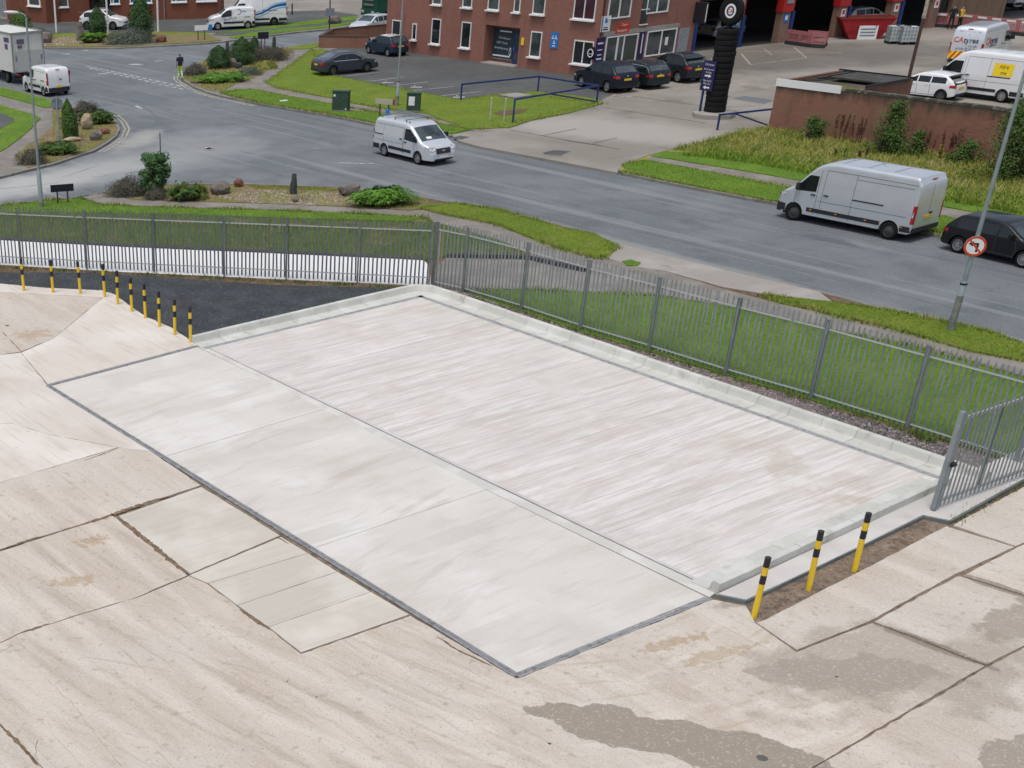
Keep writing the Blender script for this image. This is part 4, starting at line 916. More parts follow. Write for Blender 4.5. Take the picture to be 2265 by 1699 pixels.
# double yellow lines round the two kerb corners
def poly_line(pts, w, z, m, nm, off):
    P = GP(pts, z); mb = MB(); L = []; Rr = []
    for i in range(len(P)):
        d = (P[min(i + 1, len(P) - 1)] - P[max(i - 1, 0)]).normalized(); nn = Vector((-d.y, d.x, 0))
        L.append(tuple(P[i] + nn * (off + w / 2))); Rr.append(tuple(P[i] + nn * (off - w / 2)))
    mb.grid([L, Rr]); return tag(mb.build(nm, m), kind='structure')
k1 = [(240, 256), (256, 270), (264, 286), (256, 303), (236, 318), (205, 336)]
poly_line(k1, .11, ZM, M_yellow_line, 'yellow_line', .35); poly_line(k1, .11, ZM, M_yellow_line, 'yellow_line', .6)
k2 = [(402, 169), (402, 175), (409, 181), (431, 195), (461, 207), (492, 215), (578, 233)]
poly_line(k2, .11, ZM, M_yellow_line, 'yellow_line', -.3); poly_line(k2, .11, ZM, M_yellow_line, 'yellow_line', -.55)
# bays in the office car park
for a, b in (((795, 117), (812, 118)), ((812, 133), (841, 136)), ((745, 171), (836, 160)), ((806, 181), (892, 170.5)), ((856, 191), (947, 181)), ((917, 200), (1006, 191)), ((972, 212), (1067, 202))):
    line_px(a, b, .1, .024, M_white_line)
for (x, y) in ((857, 183), (921, 193), (1015, 215)):
    line_px((x - 13, y), (x + 13, y - .4), .35, .025, M_white_line, 'painted_symbol')
    line_px((x - 6, y - 3), (x - 2, y - 3), .3, .025, M_white_line, 'painted_symbol')
M_cream_line = mat('worn_cream_paint', (.42, .38, .27), [dict(c=(.2, .18, .155), a=.9, s=4.0, lo=.45, hi=.62)], rough=.8)
for a, b in (((1286, 186), (1381, 215)), ((1381, 215), (1560, 185)), ((1350, 213), (1420, 199)), ((1424, 200), (1475, 190)), ((1570, 128), (1580, 134)), ((1640, 119), (1660, 143)), ((1690, 108), (1708, 122)), ((1757, 105), (1784, 128)), ((1625, 113), (1870, 118)), ((1660, 143), (1784, 128)), ((1620, 181), (1721, 198)), ((1605, 222), (1710, 240)), ((1780, 111), (1868, 118))):
    line_px(a, b, .1, .029, M_cream_line)
# joints sawn into the forecourt concrete
M_joint = mat('joint_sealant', (.06, .055, .05), [dict(c=(.14, .12, .105), a=.8, s=2, lo=.5, hi=.65)], rough=.9)
for a, b in (((1126, 287), (1253, 310)), ((1253, 310), (1330, 322)), ((1200, 300), (1275, 285)), ((1312, 317), (1365, 305)), ((1335, 238), (1560, 272)), ((1395, 212), (1555, 235)), ((1250, 310), (1372, 330)), ((1610, 244), (1660, 252))):
    line_px(a, b, .09, .028, M_joint, 'sealed_joint')

M_galv_light = mat('galvanised_rail_highlight', (.38, .40, .40), [dict(c=(.36, .38, .38), a=.6, s=3, lo=.45, hi=.62)], rough=.45, metal=.2)  # paler steel for rails: the highlight along their tops is in the colour
M_galv_post = mat('post_steel', (.20, .23, .235), [dict(c=(.26, .29, .29), a=.7, s=2.2, lo=.42, hi=.62), dict(c=(.13, .145, .14), a=.5, s=5, lo=.55, hi=.72)], rough=.55, metal=.25)
M_galv_left = mat('dull_galvanised', (.17, .20, .20), [dict(c=(.22, .25, .24), a=.7, s=2.2, lo=.42, hi=.62), dict(c=(.11, .12, .12), a=.5, s=5, lo=.55, hi=.72)], rough=.55, metal=.3)
# ================================================================== PALISADE FENCES
def pale_mesh(h):
    w = .031; prof = [(-w, .0), (-w * .75, .012), (-w * .2, .0), (w * .2, .0), (w * .75, .012), (w, .0), (w * .75, .006), (w * .2, -.005), (-w * .2, -.005), (-w * .75, .006)]
    m = MB(); n = len(prof)
    lv = [(0, 1.0), (h - .09, 1.0), (h, .15)]
    for z, k in lv: m.v += [(u * k, q, z) for u, q in prof]
    for a in range(2):
        for i in range(n): m.face(a * n + i, a * n + (i + 1) % n, (a + 1) * n + (i + 1) % n, (a + 1) * n + i)
    m.face(*[2 * n + i for i in range(n)])
    return m
def fence(label, line, h, post_h, rail_z, ground_gap=.05, pales_per=18, cam_side=1, post_w=.105, pm_=None):
    """line: list of post foot points; pales carried on two rails behind the posts"""
    f = thing('palisade_fence', label, 'fence', line[0])
    o0 = line[0]
    p0 = pale_mesh(h).build('pale', pm_ or M_galv, f)
    first = True
    pm = MB(); k_ = post_w / .105; pm.box((0, 0, post_h / 2), (.105 * k_, .012, post_h)); pm.box((-.05 * k_, 0, post_h / 2), (.008, .06, post_h)); pm.box((.05 * k_, 0, post_h / 2), (.008, .06, post_h)); pm.box((0, 0, post_h - .004), (.11 * k_, .062, .008))
    post0 = pm.build('post', M_galv_post, f); pf = True
    rails = {z_: MB() for z_ in rail_z}
    for i in range(len(line)):
        a = line[i]; b = line[min(i + 1, len(line) - 1)]; pa = line[max(i - 1, 0)]
        d = ((b - a) if i < len(line) - 1 else (a - pa)); L = d.length; u = d.normalized(); rz = math.atan2(u.y, u.x)
        po = post0 if pf else inst('post', post0, f)
        pf = False
        po.location = a - o0; po.rotation_euler = (0, 0, rz)
        if i == len(line) - 1: break
        side = Vector((-u.y, u.x, 0)) * cam_side          # away from the camera
        for rzv in rail_z:
            p, q = a - o0 + side * .035 + Vector((0, 0, rzv)), b - o0 + side * .035 + Vector((0, 0, rzv))
            rails[rzv].extr([(-.018, -.018), (.018, -.018), (.018, .018), (.013, .018), (.013, -.013), (-.018, -.013)], p, q)
        n = max(2, int(round(pales_per * L / 2.75)))
        for k in range(n):
            p = a + u * (L * (k + .5) / n) - o0 + side * .066
            o = p0 if first else inst('pale', p0, f)
            first = False
            jr = random.Random(k * 31 + i * 7); o.location = (p.x, p.y, ground_gap + jr.uniform(-.012, .012)); o.rotation_euler = (jr.gauss(0, .006), jr.gauss(0, .009), rz + jr.gauss(0, .06))
    for z_ in rail_z: rails[z_].build('rail', M_galv_light, f)
    return f
lp = [(0, 586), (48, 589), (193, 597), (341.7, 604.5), (496, 612), (633, 619), (790, 627), (948, 635)]
LP = [G(*p) for p in lp]
LP = [LP[0] + (LP[0] - LP[1]).normalized() * 3.4, LP[1]] + LP[2:]
fence('weathered grey palisade fence in front of the white path, left of the corner post', LP, 2.22, 2.25, (.33, 1.98), .06, post_w=.05, pm_=M_galv_left)
rp = [(957, 633), (1023, 648), (1151.9, 687), (1282, 731), (1434, 776), (1603, 829), (1791.4, 884), (2004, 951), (2245, 1028)]
RP = [G(*p) for p in rp]; RP.append(RP[-1] + (RP[-1] - RP[-2]))
fence('galvanised palisade fence in front of the green lawn, running right from the corner', RP, 2.26, 2.28, (.17, 2.0), .03, 18, post_w=.085)
# gate leaf hung from a box post
g0_, g1_ = G(2062, 1136), G(2300, 1048)
gd = (g1_ - g0_).normalized(); grz = math.atan2(gd.y, gd.x)
gt = thing('palisade_gate', 'galvanised palisade gate leaf standing open at the right end of the pad', 'gate', g0_, grz)
m = MB(); m.box((0, 0, 1.30), (.11, .11, 2.36)); m.build('frame_post', M_galv, gt)
GL = 4.2
for z in (.30, 2.30): m = MB(); m.box((GL / 2, .0, z), (GL, .05, .07)); m.build('rail', M_galv_light, gt)
m = MB(); m.box((1.55, .03, 1.3), (.07, .05, 1.96)); m.build('stile', M_galv, gt)
m = MB(); m.tube((-.03, -.05, .07), (-.03, -.05, .75), .012); m.tube((-.03, -.05, .75), (.05, -.06, .75), .012); m.build('drop_bolt', M_galv_dark, gt)
m = MB(); m.box((.10, -.07, 1.22), (.14, .06, .1)); m.tube((.06, -.1, 1.2), (.2, -.1, 1.2), .02); m.build('lock', M_black, gt)
pg = pale_mesh(2.32).build('pale', M_galv, gt)
for k in range(26):
    o = pg if k == 0 else inst('pale', pg, gt)
    o.location = (.14 + k * .158, -.036, .16)
# timber stake and old post in the corner behind the fence
st = G(968, 597); m = MB(); m.box((0, 0, .75), (.05, .05, 1.5)); tag(m.build('timber_stake', mat('pale_timber', (.42, .34, .22), rough=.85), loc=st), 'thin pale timber stake just behind the fence corner', 'stake')

# ================================================================== BOLLARDS
def bollard(loc, h, label, group, tilt=0.0, r=.057, fr=(.16, .305, .455)):
    b = thing('bollard', label, 'bollard', loc, 0, group)
    b.rotation_euler = (0, tilt, random.Random(hash(label) % 999).uniform(0, 3))
    z1, z2, z3 = h * (1 - fr[2]), h * (1 - fr[1]), h * (1 - fr[0])
    m = MB(); m.lathe([(0, -.1), (r, -.1), (r, h - .02), (0, h - .015)], 18); m.build('post', M_yellow, b, auto=radians(40))
    m = MB(); m.lathe([(r + .002, z1), (r + .0025, z1 + .002), (r + .0025, z2 - .002), (r + .002, z2)], 18); m.build('black_band', M_black, b, smooth=True)
    m = MB(); m.lathe([(r + .003, z3), (r + .003, h - .012), (r * .8, h), (0, h)], 18); m.build('black_cap', M_black, b, auto=radians(40))
    return b
ordn = ['first', 'second', 'third', 'fourth', 'fifth', 'sixth', 'seventh', 'eighth', 'ninth', 'tenth']
for i, p in enumerate([(52.9, 643), (117.5, 647), (178, 650), (232, 657), (260.6, 673), (292, 689), (322, 704), (353, 722), (387, 740), (421.8, 757)]):
    bollard(G(*p, .03), 1.19, '%s black and yellow bollard from the left along the dark gravel patch' % ordn[i], 'bollards along the dark gravel patch', tilt=random.Random(i).uniform(-.03, .03), r=.052, fr=(.17, .335, .50))
for p, l, t in (((1667, 1366), 'nearest and leftmost black and yellow bollard in the trench by the right kerb', .01), ((1740 + 48, 1305), 'middle black and yellow bollard of three in the trench by the right kerb', .03), ((1889, 1264), 'farthest black and yellow bollard of three, closest to the gate', .02)):
    bollard(G(*p, .0), 1.37, l, 'bollards in the trench by the right kerb', tilt=t, r=.058, fr=(.155, .29, .43))

# ================================================================== LAMP COLUMNS, POLES, SIGNS
lc = thing('lamp_column', 'tall grey lamp column with lantern beside the black street name board', 'lamp post', G(91.7, 457.6, .04))
m = MB(); m.tube((0, 0, 0), (0, 0, 1.5), .105, .105, 16); m.tube((0, 0, 1.5), (0, 0, 1.62), .105, .062, 16, False); m.tube((0, 0, 1.6), (0, 0, 7.9), .062, .045, 16)
m.build('column', M_column, lc, auto=radians(40))
m = MB(); m.tube((0, 0, 0), (0, 0, .22), .108, .108, 16); m.build('dark_base', M_column_dirty, lc, auto=radians(40))
m = MB(); pts = [(0, 0, 7.85), (-.05, -.02, 8.0), (-.18, -.05, 8.05), (-.38, -.08, 8.08)]
for i in range(3): m.tube(pts[i], pts[i + 1], .034, .032, 10)
m.build('bracket', M_column, lc, smooth=True)
m = MB()
rows = []
for k in range(9):
    t = k / 8; x = -.30 - .62 * t; w = .13 * (sin(pi * (0.12 + .8 * t)) ** .6); h = .07 * (sin(pi * (0.15 + .75 * t)) ** .7)
    rows.append([(x, -.10 + w * cos(a), 8.10 + .04 * t + h * sin(a)) for a in [i * pi / 6 for i in range(13)]])
m.grid(rows); m.build('lantern', mat('lantern_shell', (.55, .56, .55), rough=.4), lc, smooth=True, clean=True)
lc2 = thing('lamp_column', 'grey lamp column standing on the lawn before the brick office', 'lamp post', G(878, 233.6, .03))
m = MB(); m.tube((0, 0, 0), (0, 0, 1.3), .10, .10, 14); m.tube((0, 0, 1.3), (0, 0, 1.4), .10, .062, 14, False); m.tube((0, 0, 1.38), (0, 0, 7.9), .062, .045, 14); m.build('column', M_column, lc2, auto=radians(40))
m = MB(); m.tube((0, 0, 0), (0, 0, .55), .103, .103, 14); m.build('stained_base', M_column_dirty, lc2, auto=radians(40))
m = MB(); m.tube((0, 0, 1.33), (0, 0, 1.42), .085, .085, 14); m.build('rust_collar', M_rust, lc2, auto=radians(40))
m = MB(); m.tube((0, 0, 7.9), (.5, -.1, 8.05), .034, .03, 10); m.box((.8, -.16, 8.08), (.6, .24, .12)); m.build('lantern', M_column, lc2)
lc3 = thing('lamp_column', 'grey lamp column on the near verge carrying the round red turn sign', 'lamp post', G(2102, 730.6, .04))
m = MB(); m.tube((0, 0, 0), (0, 0, 1.45), .10, .10, 16); m.tube((0, 0, 1.45), (0, 0, 1.55), .10, .068, 16, False); m.tube((0, 0, 1.53), (0, 0, 8.0), .068, .048, 16); m.build('column', M_column, lc3, auto=radians(40))
m = MB(); m.tube((0, 0, 0), (0, 0, 1.1), .103, .102, 16); m.build('stained_base', M_column_dirty, lc3, auto=radians(40))
m = MB(); m.tube((0, 0, 1.44), (0, 0, 1.49), .106, .106, 16); m.build('black_collar', M_black, lc3, auto=radians(40))
m = MB(); m.tube((0, 0, 8.0), (.5, .2, 8.15), .034, .03, 10); m.box((.85, .34, 8.2), (.62, .25, .12), .4); m.build('lantern', M_column, lc3)
# no-left-turn sign: disc, red ring, slash, bent arrow
sg = thing('turn_sign', 'round white sign with red ring and struck out bent arrow', 'sign', G(2102, 730.6, .04) + Vector((0, 0, 2.62)), 0)
sg.rotation_euler = (radians(0), 0, math.atan2(-39.0, -18.0) + pi / 2)
def disc(m, r, y, n=40, c=(0, 0)):
    m.add([(c[0] + r * cos(2 * pi * i / n), y, c[1] + r * sin(2 * pi * i / n)) for i in range(n)], [tuple(range(n))])
def ring(m, r0, r1, y, n=40):
    V = [(r * cos(2 * pi * i / n), y, r * sin(2 * pi * i / n)) for r in (r0, r1) for i in range(n)]
    m.add(V, [(i, (i + 1) % n, n + (i + 1) % n, n + i) for i in range(n)])
m = MB(); m.tube((0, -.08, 0), (0, -.092, 0), .30, .30, 40); m.build('plate', M_sign_white, sg, auto=radians(40))
m = MB(); ring(m, .235, .30, -.0945); m.build('red_ring', M_sign_red, sg)
m = MB(); 
def pl2(m, pts, y): m.add([(p[0], y, p[1]) for p in pts], [tuple(range(len(pts)))])
pl2(m, [(.03, -.17), (.09, -.17), (.09, .10), (-.06, .10), (-.06, .155), (-.19, .07), (-.06, -.01), (-.06, .045), (.03, .045)], -.0943)
m.build('bent_arrow', M_sign_black, sg)
m = MB(); pl2(m, [(-.185, .15), (-.15, .185), (.185, -.15), (.15, -.185)], -.0948); m.build('red_bar', M_sign_red, sg)
m = MB(); m.tube((0, 0, -.1), (0, 0, -.06), .085, .085, 12); m.tube((0, 0, .06), (0, 0, .1), .083, .083, 12); m.box((0, -.075, .08), (.2, .012, .03)); m.box((0, -.075, -.08), (.2, .012, .03)); m.build('clamp', M_galv_dark, sg)
def plain_pole(name, label, cat, px, h, r, m_, tilt=(0, 0), z=.03, cap=True):
    t = thing(name, label, cat, G(*px, z)); t.rotation_euler = (tilt[0], tilt[1], 0)
    m = MB(); m.tube((0, 0, 0), (0, 0, h), r, r * .8, 12); m.build('pole', m_, t, auto=radians(40))
    if cap: m = MB(); m.lathe([(r * .9, h - .01), (r * .9, h + .03), (0, h + .05)], 12); m.build('cap', m_, t, smooth=True)
    return t
pb = plain_pole('utility_pole', 'tall leaning brown pole standing behind the brick wall', 'pole', (2000, 213), 9.0, .10, M_brown_pole)
m = MB(); m.tube((0, 0, 4.2), (0, 0, 9.02), .104, .094, 12); m.build('pale_upper_section', mat('lichen_pole', (.42, .38, .30), [dict(c=(.2, .14, .1), a=.8, s=4, lo=.48, hi=.6)], rough=.8), pb, auto=radians(40))
for px, l in (((125, 72), 'leftmost white flagpole in front of the far office'), ((239, 75), 'middle white flagpole beside the far white car'), ((350, 71), 'rightmost white flagpole in front of the far office')):
    plain_pole('flagpole', l, 'flagpole', px, 8.0, .09, M_white)
t = plain_pole('sign_pole', 'brown sign pole with a small square plate at the low wall corner', 'pole', (728, 82), 6.0, .06, M_brown_pole)
m = MB(); m.box((0, -.09, 1.95), (.75, .02, .6)); m.build('plate', M_sign_grey, t)
m = MB(); m.tube((0, 0, 0), (0, 0, .5), .085, .085, 10); m.build('white_base', M_white, t)
plain_pole('post', 'thin grey steel post rising behind the pine shrub', 'post', (357, 398), 2.15, .04, M_galv_dark)
plain_pole('post', 'short black and white marker post in the far yard', 'post', (646, 32), .95, .08, M_black)
rs = thing('road_sign', 'grey back of a round road sign on a tubular post', 'sign', G(133, 331, .05))
m = MB(); m.tube((0, 0, 0), (0, 0, .75), .085, .085, 12); m.tube((0, 0, .75), (0, 0, 2.75), .045, .045, 12); m.build('post', M_column, rs, auto=radians(40))
m = MB(); m.tube((0, .07, 2.35), (0, .085, 2.35), .33, .33, 32); m.build('plate', M_sign_grey, rs, auto=radians(40))
m = MB(); m.box((0, .055, 2.55), (.5, .02, .05)); m.box((0, .055, 2.15), (.5, .02, .05)); m.build('channel', M_galv_dark, rs)
def name_board(label, px0, px1, hgt, bh, mt, legm, z=.04):
    p, q = G(*px0, z), G(*px1, z); d = q - p; L = d.length; rz = math.atan2(d.y, d.x)
    t = thing('street_name_board', label, 'sign', p, rz)
    for x in (.05, L - .05):
        m = MB(); m.box((x, 0, hgt / 2), (.07, .06, hgt)); m.build('leg', legm, t)
    m = MB(); m.box((L / 2, -.04, hgt + bh / 2 - .1), (L + .5, .025, bh)); m.build('board', mt, t)
    m = MB(); m.box((L / 2, -.056, hgt + bh / 2 - .1), (L + .44, .006, bh - .06)); m.build('face_panel', mt, t)
    return t
name_board('black back of a street name board on two legs by the left lamp column', (126, 450), (153, 448), .62, .32, M_sign_black, M_brown_pole)
name_board('dark back of a street name board above the mid island shrubs', (577, 113), (587, 112.5), 1.0, .5, M_sign_black, M_brown_pole)
nb_ = name_board('white street name board with blue end at the far island', (437, 89), (454, 88), .85, .42, M_sign_white, M_brown_pole)
m = MB(); m.box((1.15, -.065, .97), (.3, .01, .45)); m.build('blue_end', M_sign_blue, nb_)
nb2 = name_board('cream street name board with red end partly behind the silver van', (838, 256), (860, 258), .75, .32, mat('cream_board', (.42, .39, .30), rough=.6), M_brown_pole)
m = MB(); m.box((1.0, -.065, .81), (.14, .01, .32)); m.build('red_end', mat('dull_red', (.25, .04, .035), rough=.6), nb2)

# ================================================================== BLUE BARRIER RAILS, POSTS, CABINETS
def rail_frame(label, posts, heights, links, par_mid=None):
    t = thing('barrier_rail', label, 'barrier', posts[0])
    o = posts[0]
    for p, h in zip(posts, heights):
        m = MB(); m.box((p.x - o.x, p.y - o.y, h / 2), (.09, .09, h)); m.build('post', M_blue_rail, t)
    for a, b in links:
        pa, pb = posts[a] - o + Vector((0, 0, heights[a] - .05)), posts[b] - o + Vector((0, 0, heights[b] - .05))
        m = MB(); m.extr([(-.045, -.045), (.045, -.045), (.045, .045), (-.045, .045)], pa, pb); m.build('rail', M_blue_rail, t)
    return t
bp = [G(1019, 222), G(1189, 204), G(1319, 229), G(1134, 272)]
rf = rail_frame('blue tubular barrier rail closing two sides of the far lawn corner', bp, [.98, .98, 1.05, 1.3], [(0, 1), (1, 2), (3, 2)])
m = MB(); o_ = bp[0]; a = bp[3].lerp(bp[2], .40) - o_; b = bp[2] - o_
m.extr([(-.04, -.04), (.04, -.04), (.04, .04), (-.04, .04)], a + Vector((0, 0, 1.14)), b + Vector((0, 0, .10))); m.build('brace', M_blue_rail, rf)
bp2 = [G(1586, 289), G(1701, 285)]
rf2 = rail_frame('blue barrier rail with diagonal brace between tyre tower and brick wall', bp2, [.85, 1.05], [(0, 1)])
m = MB(); o_ = bp2[0]; q = bp2[1] - o_
m.extr([(-.04, -.04), (.04, -.04), (.04, .04), (-.04, .04)], (q * .3) + Vector((0, 0, .82)), q + Vector((0, 0, .15))); m.build('brace', M_blue_rail, rf2)
for px, l in (((1083, 268), 'left one of two thin pale posts standing on the far lawn'), ((1114, 269), 'right one of two thin pale posts standing on the far lawn')):
    t = thing('marker_post', l, 'post', G(*px, .03)); m = MB(); m.box((0, 0, .62), (.06, .06, 1.24)); m.build('shaft', mat('bleached_timber', (.48, .47, .40), [dict(c=(.3, .29, .24), a=.7, s=4, lo=.45, hi=.65)], rough=.85), t); m = MB(); m.box((0, 0, 1.25), (.066, .066, .03)); m.build('cap', M_sign_white, t)
t = thing('concrete_cover', 'flat square concrete chamber cover on the far lawn', 'cover', G(1140, 214, .04), radians(30)); m = MB(); m.box((0, 0, .05), (1.5, 1.5, .1)); m.build('slab_frame', M_kerb, t); m = MB(); m.box((0, 0, .105), (1.25, 1.25, .02)); m.build('lid', M_crossing, t)
quad_px([(1091, 250), (1110, 245), (1170, 240), (1155, 249), (1112, 256)], .06, 'bare_soil_patch', M_dirt)
def cabinet(label, px, w, d, h, rz, paper=False):
    t = thing('street_cabinet', label, 'cabinet', G(*px, .03), rz)
    m = MB(); m.box((0, 0, h / 2), (w, d, h)); m.build('shell', M_cabinet, t)
    m = MB(); m.prism([(-w / 2 - .03, -d / 2 - .03), (w / 2 + .03, -d / 2 - .03), (w / 2 + .03, d / 2 + .03), (-w / 2 - .03, d / 2 + .03)], h, h + .06); m.build('lid', M_cabinet, t)
    for s_ in (-1, 1):
        m = MB(); m.box((s_ * w * .245, -d / 2 - .006, h * .5), (w * .47, .012, h * .86)); m.build('door', M_cabinet, t)
    m = MB(); m.box((.04, -d / 2 - .02, h * .55), (.03, .02, .09)); m.build('handle', M_galv_dark, t)
    m = MB(); m.box((0, 0, .04), (w + .04, d + .04, .1)); m.build('plinth', M_kerb, t)
    if paper:
        m = MB(); m.box((-w * .12, -d / 2 - .016, h * .62), (.36, .006, .5)); m.build('notice', M_sign_white, t)
    else:
        for x, z, s_ in ((-w * .36, h * .82, .12), (w * .38, h * .15, .08)):
            m = MB(); m.box((x, -d / 2 - .016, z), (s_, .006, s_)); m.build('sticker', M_sign_white, t)
    return t
cabinet('dark green street cabinet on the far verge with small white stickers', (754, 246), 1.0, .42, 1.12, radians(-28))
cabinet('narrower dark green street cabinet with a white notice behind the silver van', (914, 247), .78, .45, 1.02, radians(-20), True)
t = thing('litter', 'white flattened box lying on the far verge', 'litter', G(628, 224, .06), .3); m = MB(); m.box((0, 0, .03), (.5, .2, .06)); m.build('carton', M_sign_white, t)
for i, (x, y) in enumerate(((1452, 776), (1463, 779), (1472, 780))):
    m = MB(); m.box((0, 0, .04), (.07, .05, .08), i); tag(m.build('litter', M_sign_white, loc=G(x, y, .03)), ['left', 'middle', 'right'][i] + ' one of three white scraps of litter at the right fence foot', 'litter')
# ================================================================== BUILDINGS
def text_mesh(s, size, shear=0.0, bold=0.0):
    cu = bpy.data.curves.new('txt', 'FONT'); cu.body = s; cu.size = size; cu.align_x = 'CENTER'; cu.align_y = 'CENTER'; cu.resolution_u = 2; cu.shear = shear; cu.offset = bold
    o = bpy.data.objects.new('txt', cu); COL.objects.link(o)
    dg = bpy.context.evaluated_depsgraph_get(); me = bpy.data.meshes.new_from_object(o.evaluated_get(dg))
    V = [tuple(v.co) for v in me.vertices]; F = [tuple(p.vertices) for p in me.polygons]
    bpy.data.objects.remove(o); bpy.data.curves.remove(cu); bpy.data.meshes.remove(me)
    return V, F
def lettering(s, size, mat_, parent, fn, name='lettering', shear=0.0, bold=0.0):
    V, F = text_mesh(s, size, shear, bold)
    m = MB(); m.add([fn(x, y) for x, y, _ in V], F)
    return m.build(name, mat_, parent)

def window(par, x, z, w, h, y=0.0, panes=1, glass=None, frame=.07, sill=True, split=None, rec=.06):
    """white framed window on a wall whose outside face is at local y, looking towards -y"""
    f = MB()
    f.box((x, y - .02 + rec * 0, z + h - frame / 2), (w, .09, frame)); f.box((x, y - .02, z + frame / 2), (w, .09, frame))
    for s_ in (-1, 1): f.box((x + s_ * (w / 2 - frame / 2), y - .02, z + h / 2), (frame, .088, h - frame * 2))
    xs = [x - w / 2 + frame, x + w / 2 - frame]
    if panes == 2:
        xm = x - w / 2 + w * (split or .5); f.box((xm, y - .02, z + h / 2), (frame, .086, h - frame * 2)); xs = [xs[0], xm - frame / 2, xm + frame / 2, xs[1]]
    fr = f.build('window', M_white, par)
    for i in range(0, len(xs), 2):
        g = MB(); g.box(((xs[i] + xs[i + 1]) / 2, y - .006, z + h / 2), (xs[i + 1] - xs[i], .03, h - 2 * frame)); g.build('pane', glass or M_glass_dark, fr)
    if sill:
        s2 = MB(); s2.box((x - .03, y - .09, z - .05), (w + .22, .24, .09)); s2.build('sill', M_white, fr)
    return fr
# ---- brick office: long front along its local x (towards the right corner), end wall on local +y
C0 = G(1313, 174); FL = 22.0
od = Vector((cos(radians(-60.8)), sin(radians(-60.8)), 0))
ob = thing('brick_office', 'two storey brown brick office with white windows beside the workshop', 'building', C0 - od * FL, radians(-60.8))
OH = 6.6; OD = 9.2
def wseg(x0, x1, z0, z1, y0=0.0, y1=OD, m=None, nm='wall'):
    b = MB(); b.box(((x0 + x1) / 2, (y0 + y1) / 2, (z0 + z1) / 2), (x1 - x0, y1 - y0, z1 - z0)); return b.build(nm, m or M_brick, ob)
LX = lambda px, py: (G(px, py) - (C0 - od * FL)).dot(od)
rx0, rx1 = LX(1062, 140), LX(1142, 150)      # door recess
wseg(0, rx0, 0, OH); wseg(rx1, FL, 0, OH); wseg(rx0, rx1, 2.55, OH); wseg(rx0, rx1, 0, 2.55, .75, OD)
b = MB(); b.box((FL / 2, OD / 2, OH + .12), (FL + .3, OD + .3, .24)); b.build('roof', M_felt, ob)
b = MB(); b.box(((rx0 + rx1) / 2, .2, .04), (rx1 - rx0 - .05, 1.0, .12)); b.build('step', M_crossing, ob)
# ground floor windows, from the picture
def win_at(pxc, base_py, w, h, z, **k):
    x = LX(pxc, base_py); return window(ob, x, z, w, h, **k)
win_at(876, 112, 1.05, 2.15, .05, sill=False, glass=M_glass_dark)
win_at(912, 118, .50, 1.15, .95, glass=M_glass_dark)
win_at(956, 125, 1.02, 1.75, .85, glass=M_glass_dark)
win_at(1016, 135, 1.02, 1.75, .85, glass=M_glass_dark)
win_at(1181, 155, 1.05, 1.62, .85, glass=M_glass_grey)
win_at(1283, 170, 1.75, 1.45, .78, panes=2, split=.5, glass=M_glass_dark)
for pxc, bp_, w in ((952, 125, 1.0), (1011, 135, 1.0), (1075, 142, 1.15), (1127, 149, .6), (1178, 155, 1.15)):
    win_at(pxc, bp_, w, 1.5, 3.55, glass=M_glass_grey)
win_at(1274, 169, 1.9, 1.5, 3.5, panes=2, split=.5, glass=mat('red_blind_glass', (.07, .02, .03), [dict(c=(.02, .02, .03), a=.8, s=1.3, lo=.45, hi=.6)], rough=.08, spec=.6))
# shop window and blue door in the recess
sw = (rx1 - rx0)
b = MB(); b.box((rx0 + sw * .34, .72, 1.35), (sw * .60, .06, 1.95)); pn = b.build('shop_window', mat('poster_glass', (.03, .05, .065), rough=.12, spec=.6), ob)
b = MB(); b.box((rx0 + sw * .34, .70, .32), (sw * .62, .14, .06)); b.build('sill', M_kerb, pn)
yy = .682
def on_shop(cx, cz): return lambda u, v: (rx0 + sw * .34 + cx + u, yy, cz + v)
for s_, cx, cz, sz in (('Tyres', -.25, 1.72, .20), ('Exhausts', .38, 1.70, .20), ('MOT', -.38, 1.38, .22), ('Clutch', .2, 1.38, .2), ('Batteries', -.45, 1.04, .2), ('Servicing', .22, 1.02, .2)):
    lettering(s_, sz, M_sign_white, pn, on_shop(cx, cz))
b = MB(); b.box((rx0 + sw * .32, yy + .003, .52), (sw * .5, .012, .1)); b.build('poster_band', M_sign_white, pn); b = MB(); b.box((rx0 + sw * .40, yy + .003, 2.15), (sw * .34, .012, .09)); b.build('poster_band', M_sign_white, pn)
b = MB(); ring(b, .12, .19, 0, 20); b.v = [(x * .6 + rx0 + sw * .57, yy - .002, z * 1.5 + .85) for x, y, z in b.v]; b.build('painted_tyre', M_sign_white, pn)
b = MB(); b.box((rx0 + sw * .82, .66, 1.15), (sw * .31, .08, 2.25)); dd = b.build('door', M_blue_door, ob)
for z, h in ((1.62, .95), (.62, .7)):
    b = MB(); b.box((rx0 + sw * .82, .61, z), (sw * .19, .02, h)); b.build('door_pane', M_glass_grey, dd)
b = MB(); b.box((rx0 + sw * .70, .6, 1.1), (.05, .05, .25)); b.build('handle', M_galv, dd)
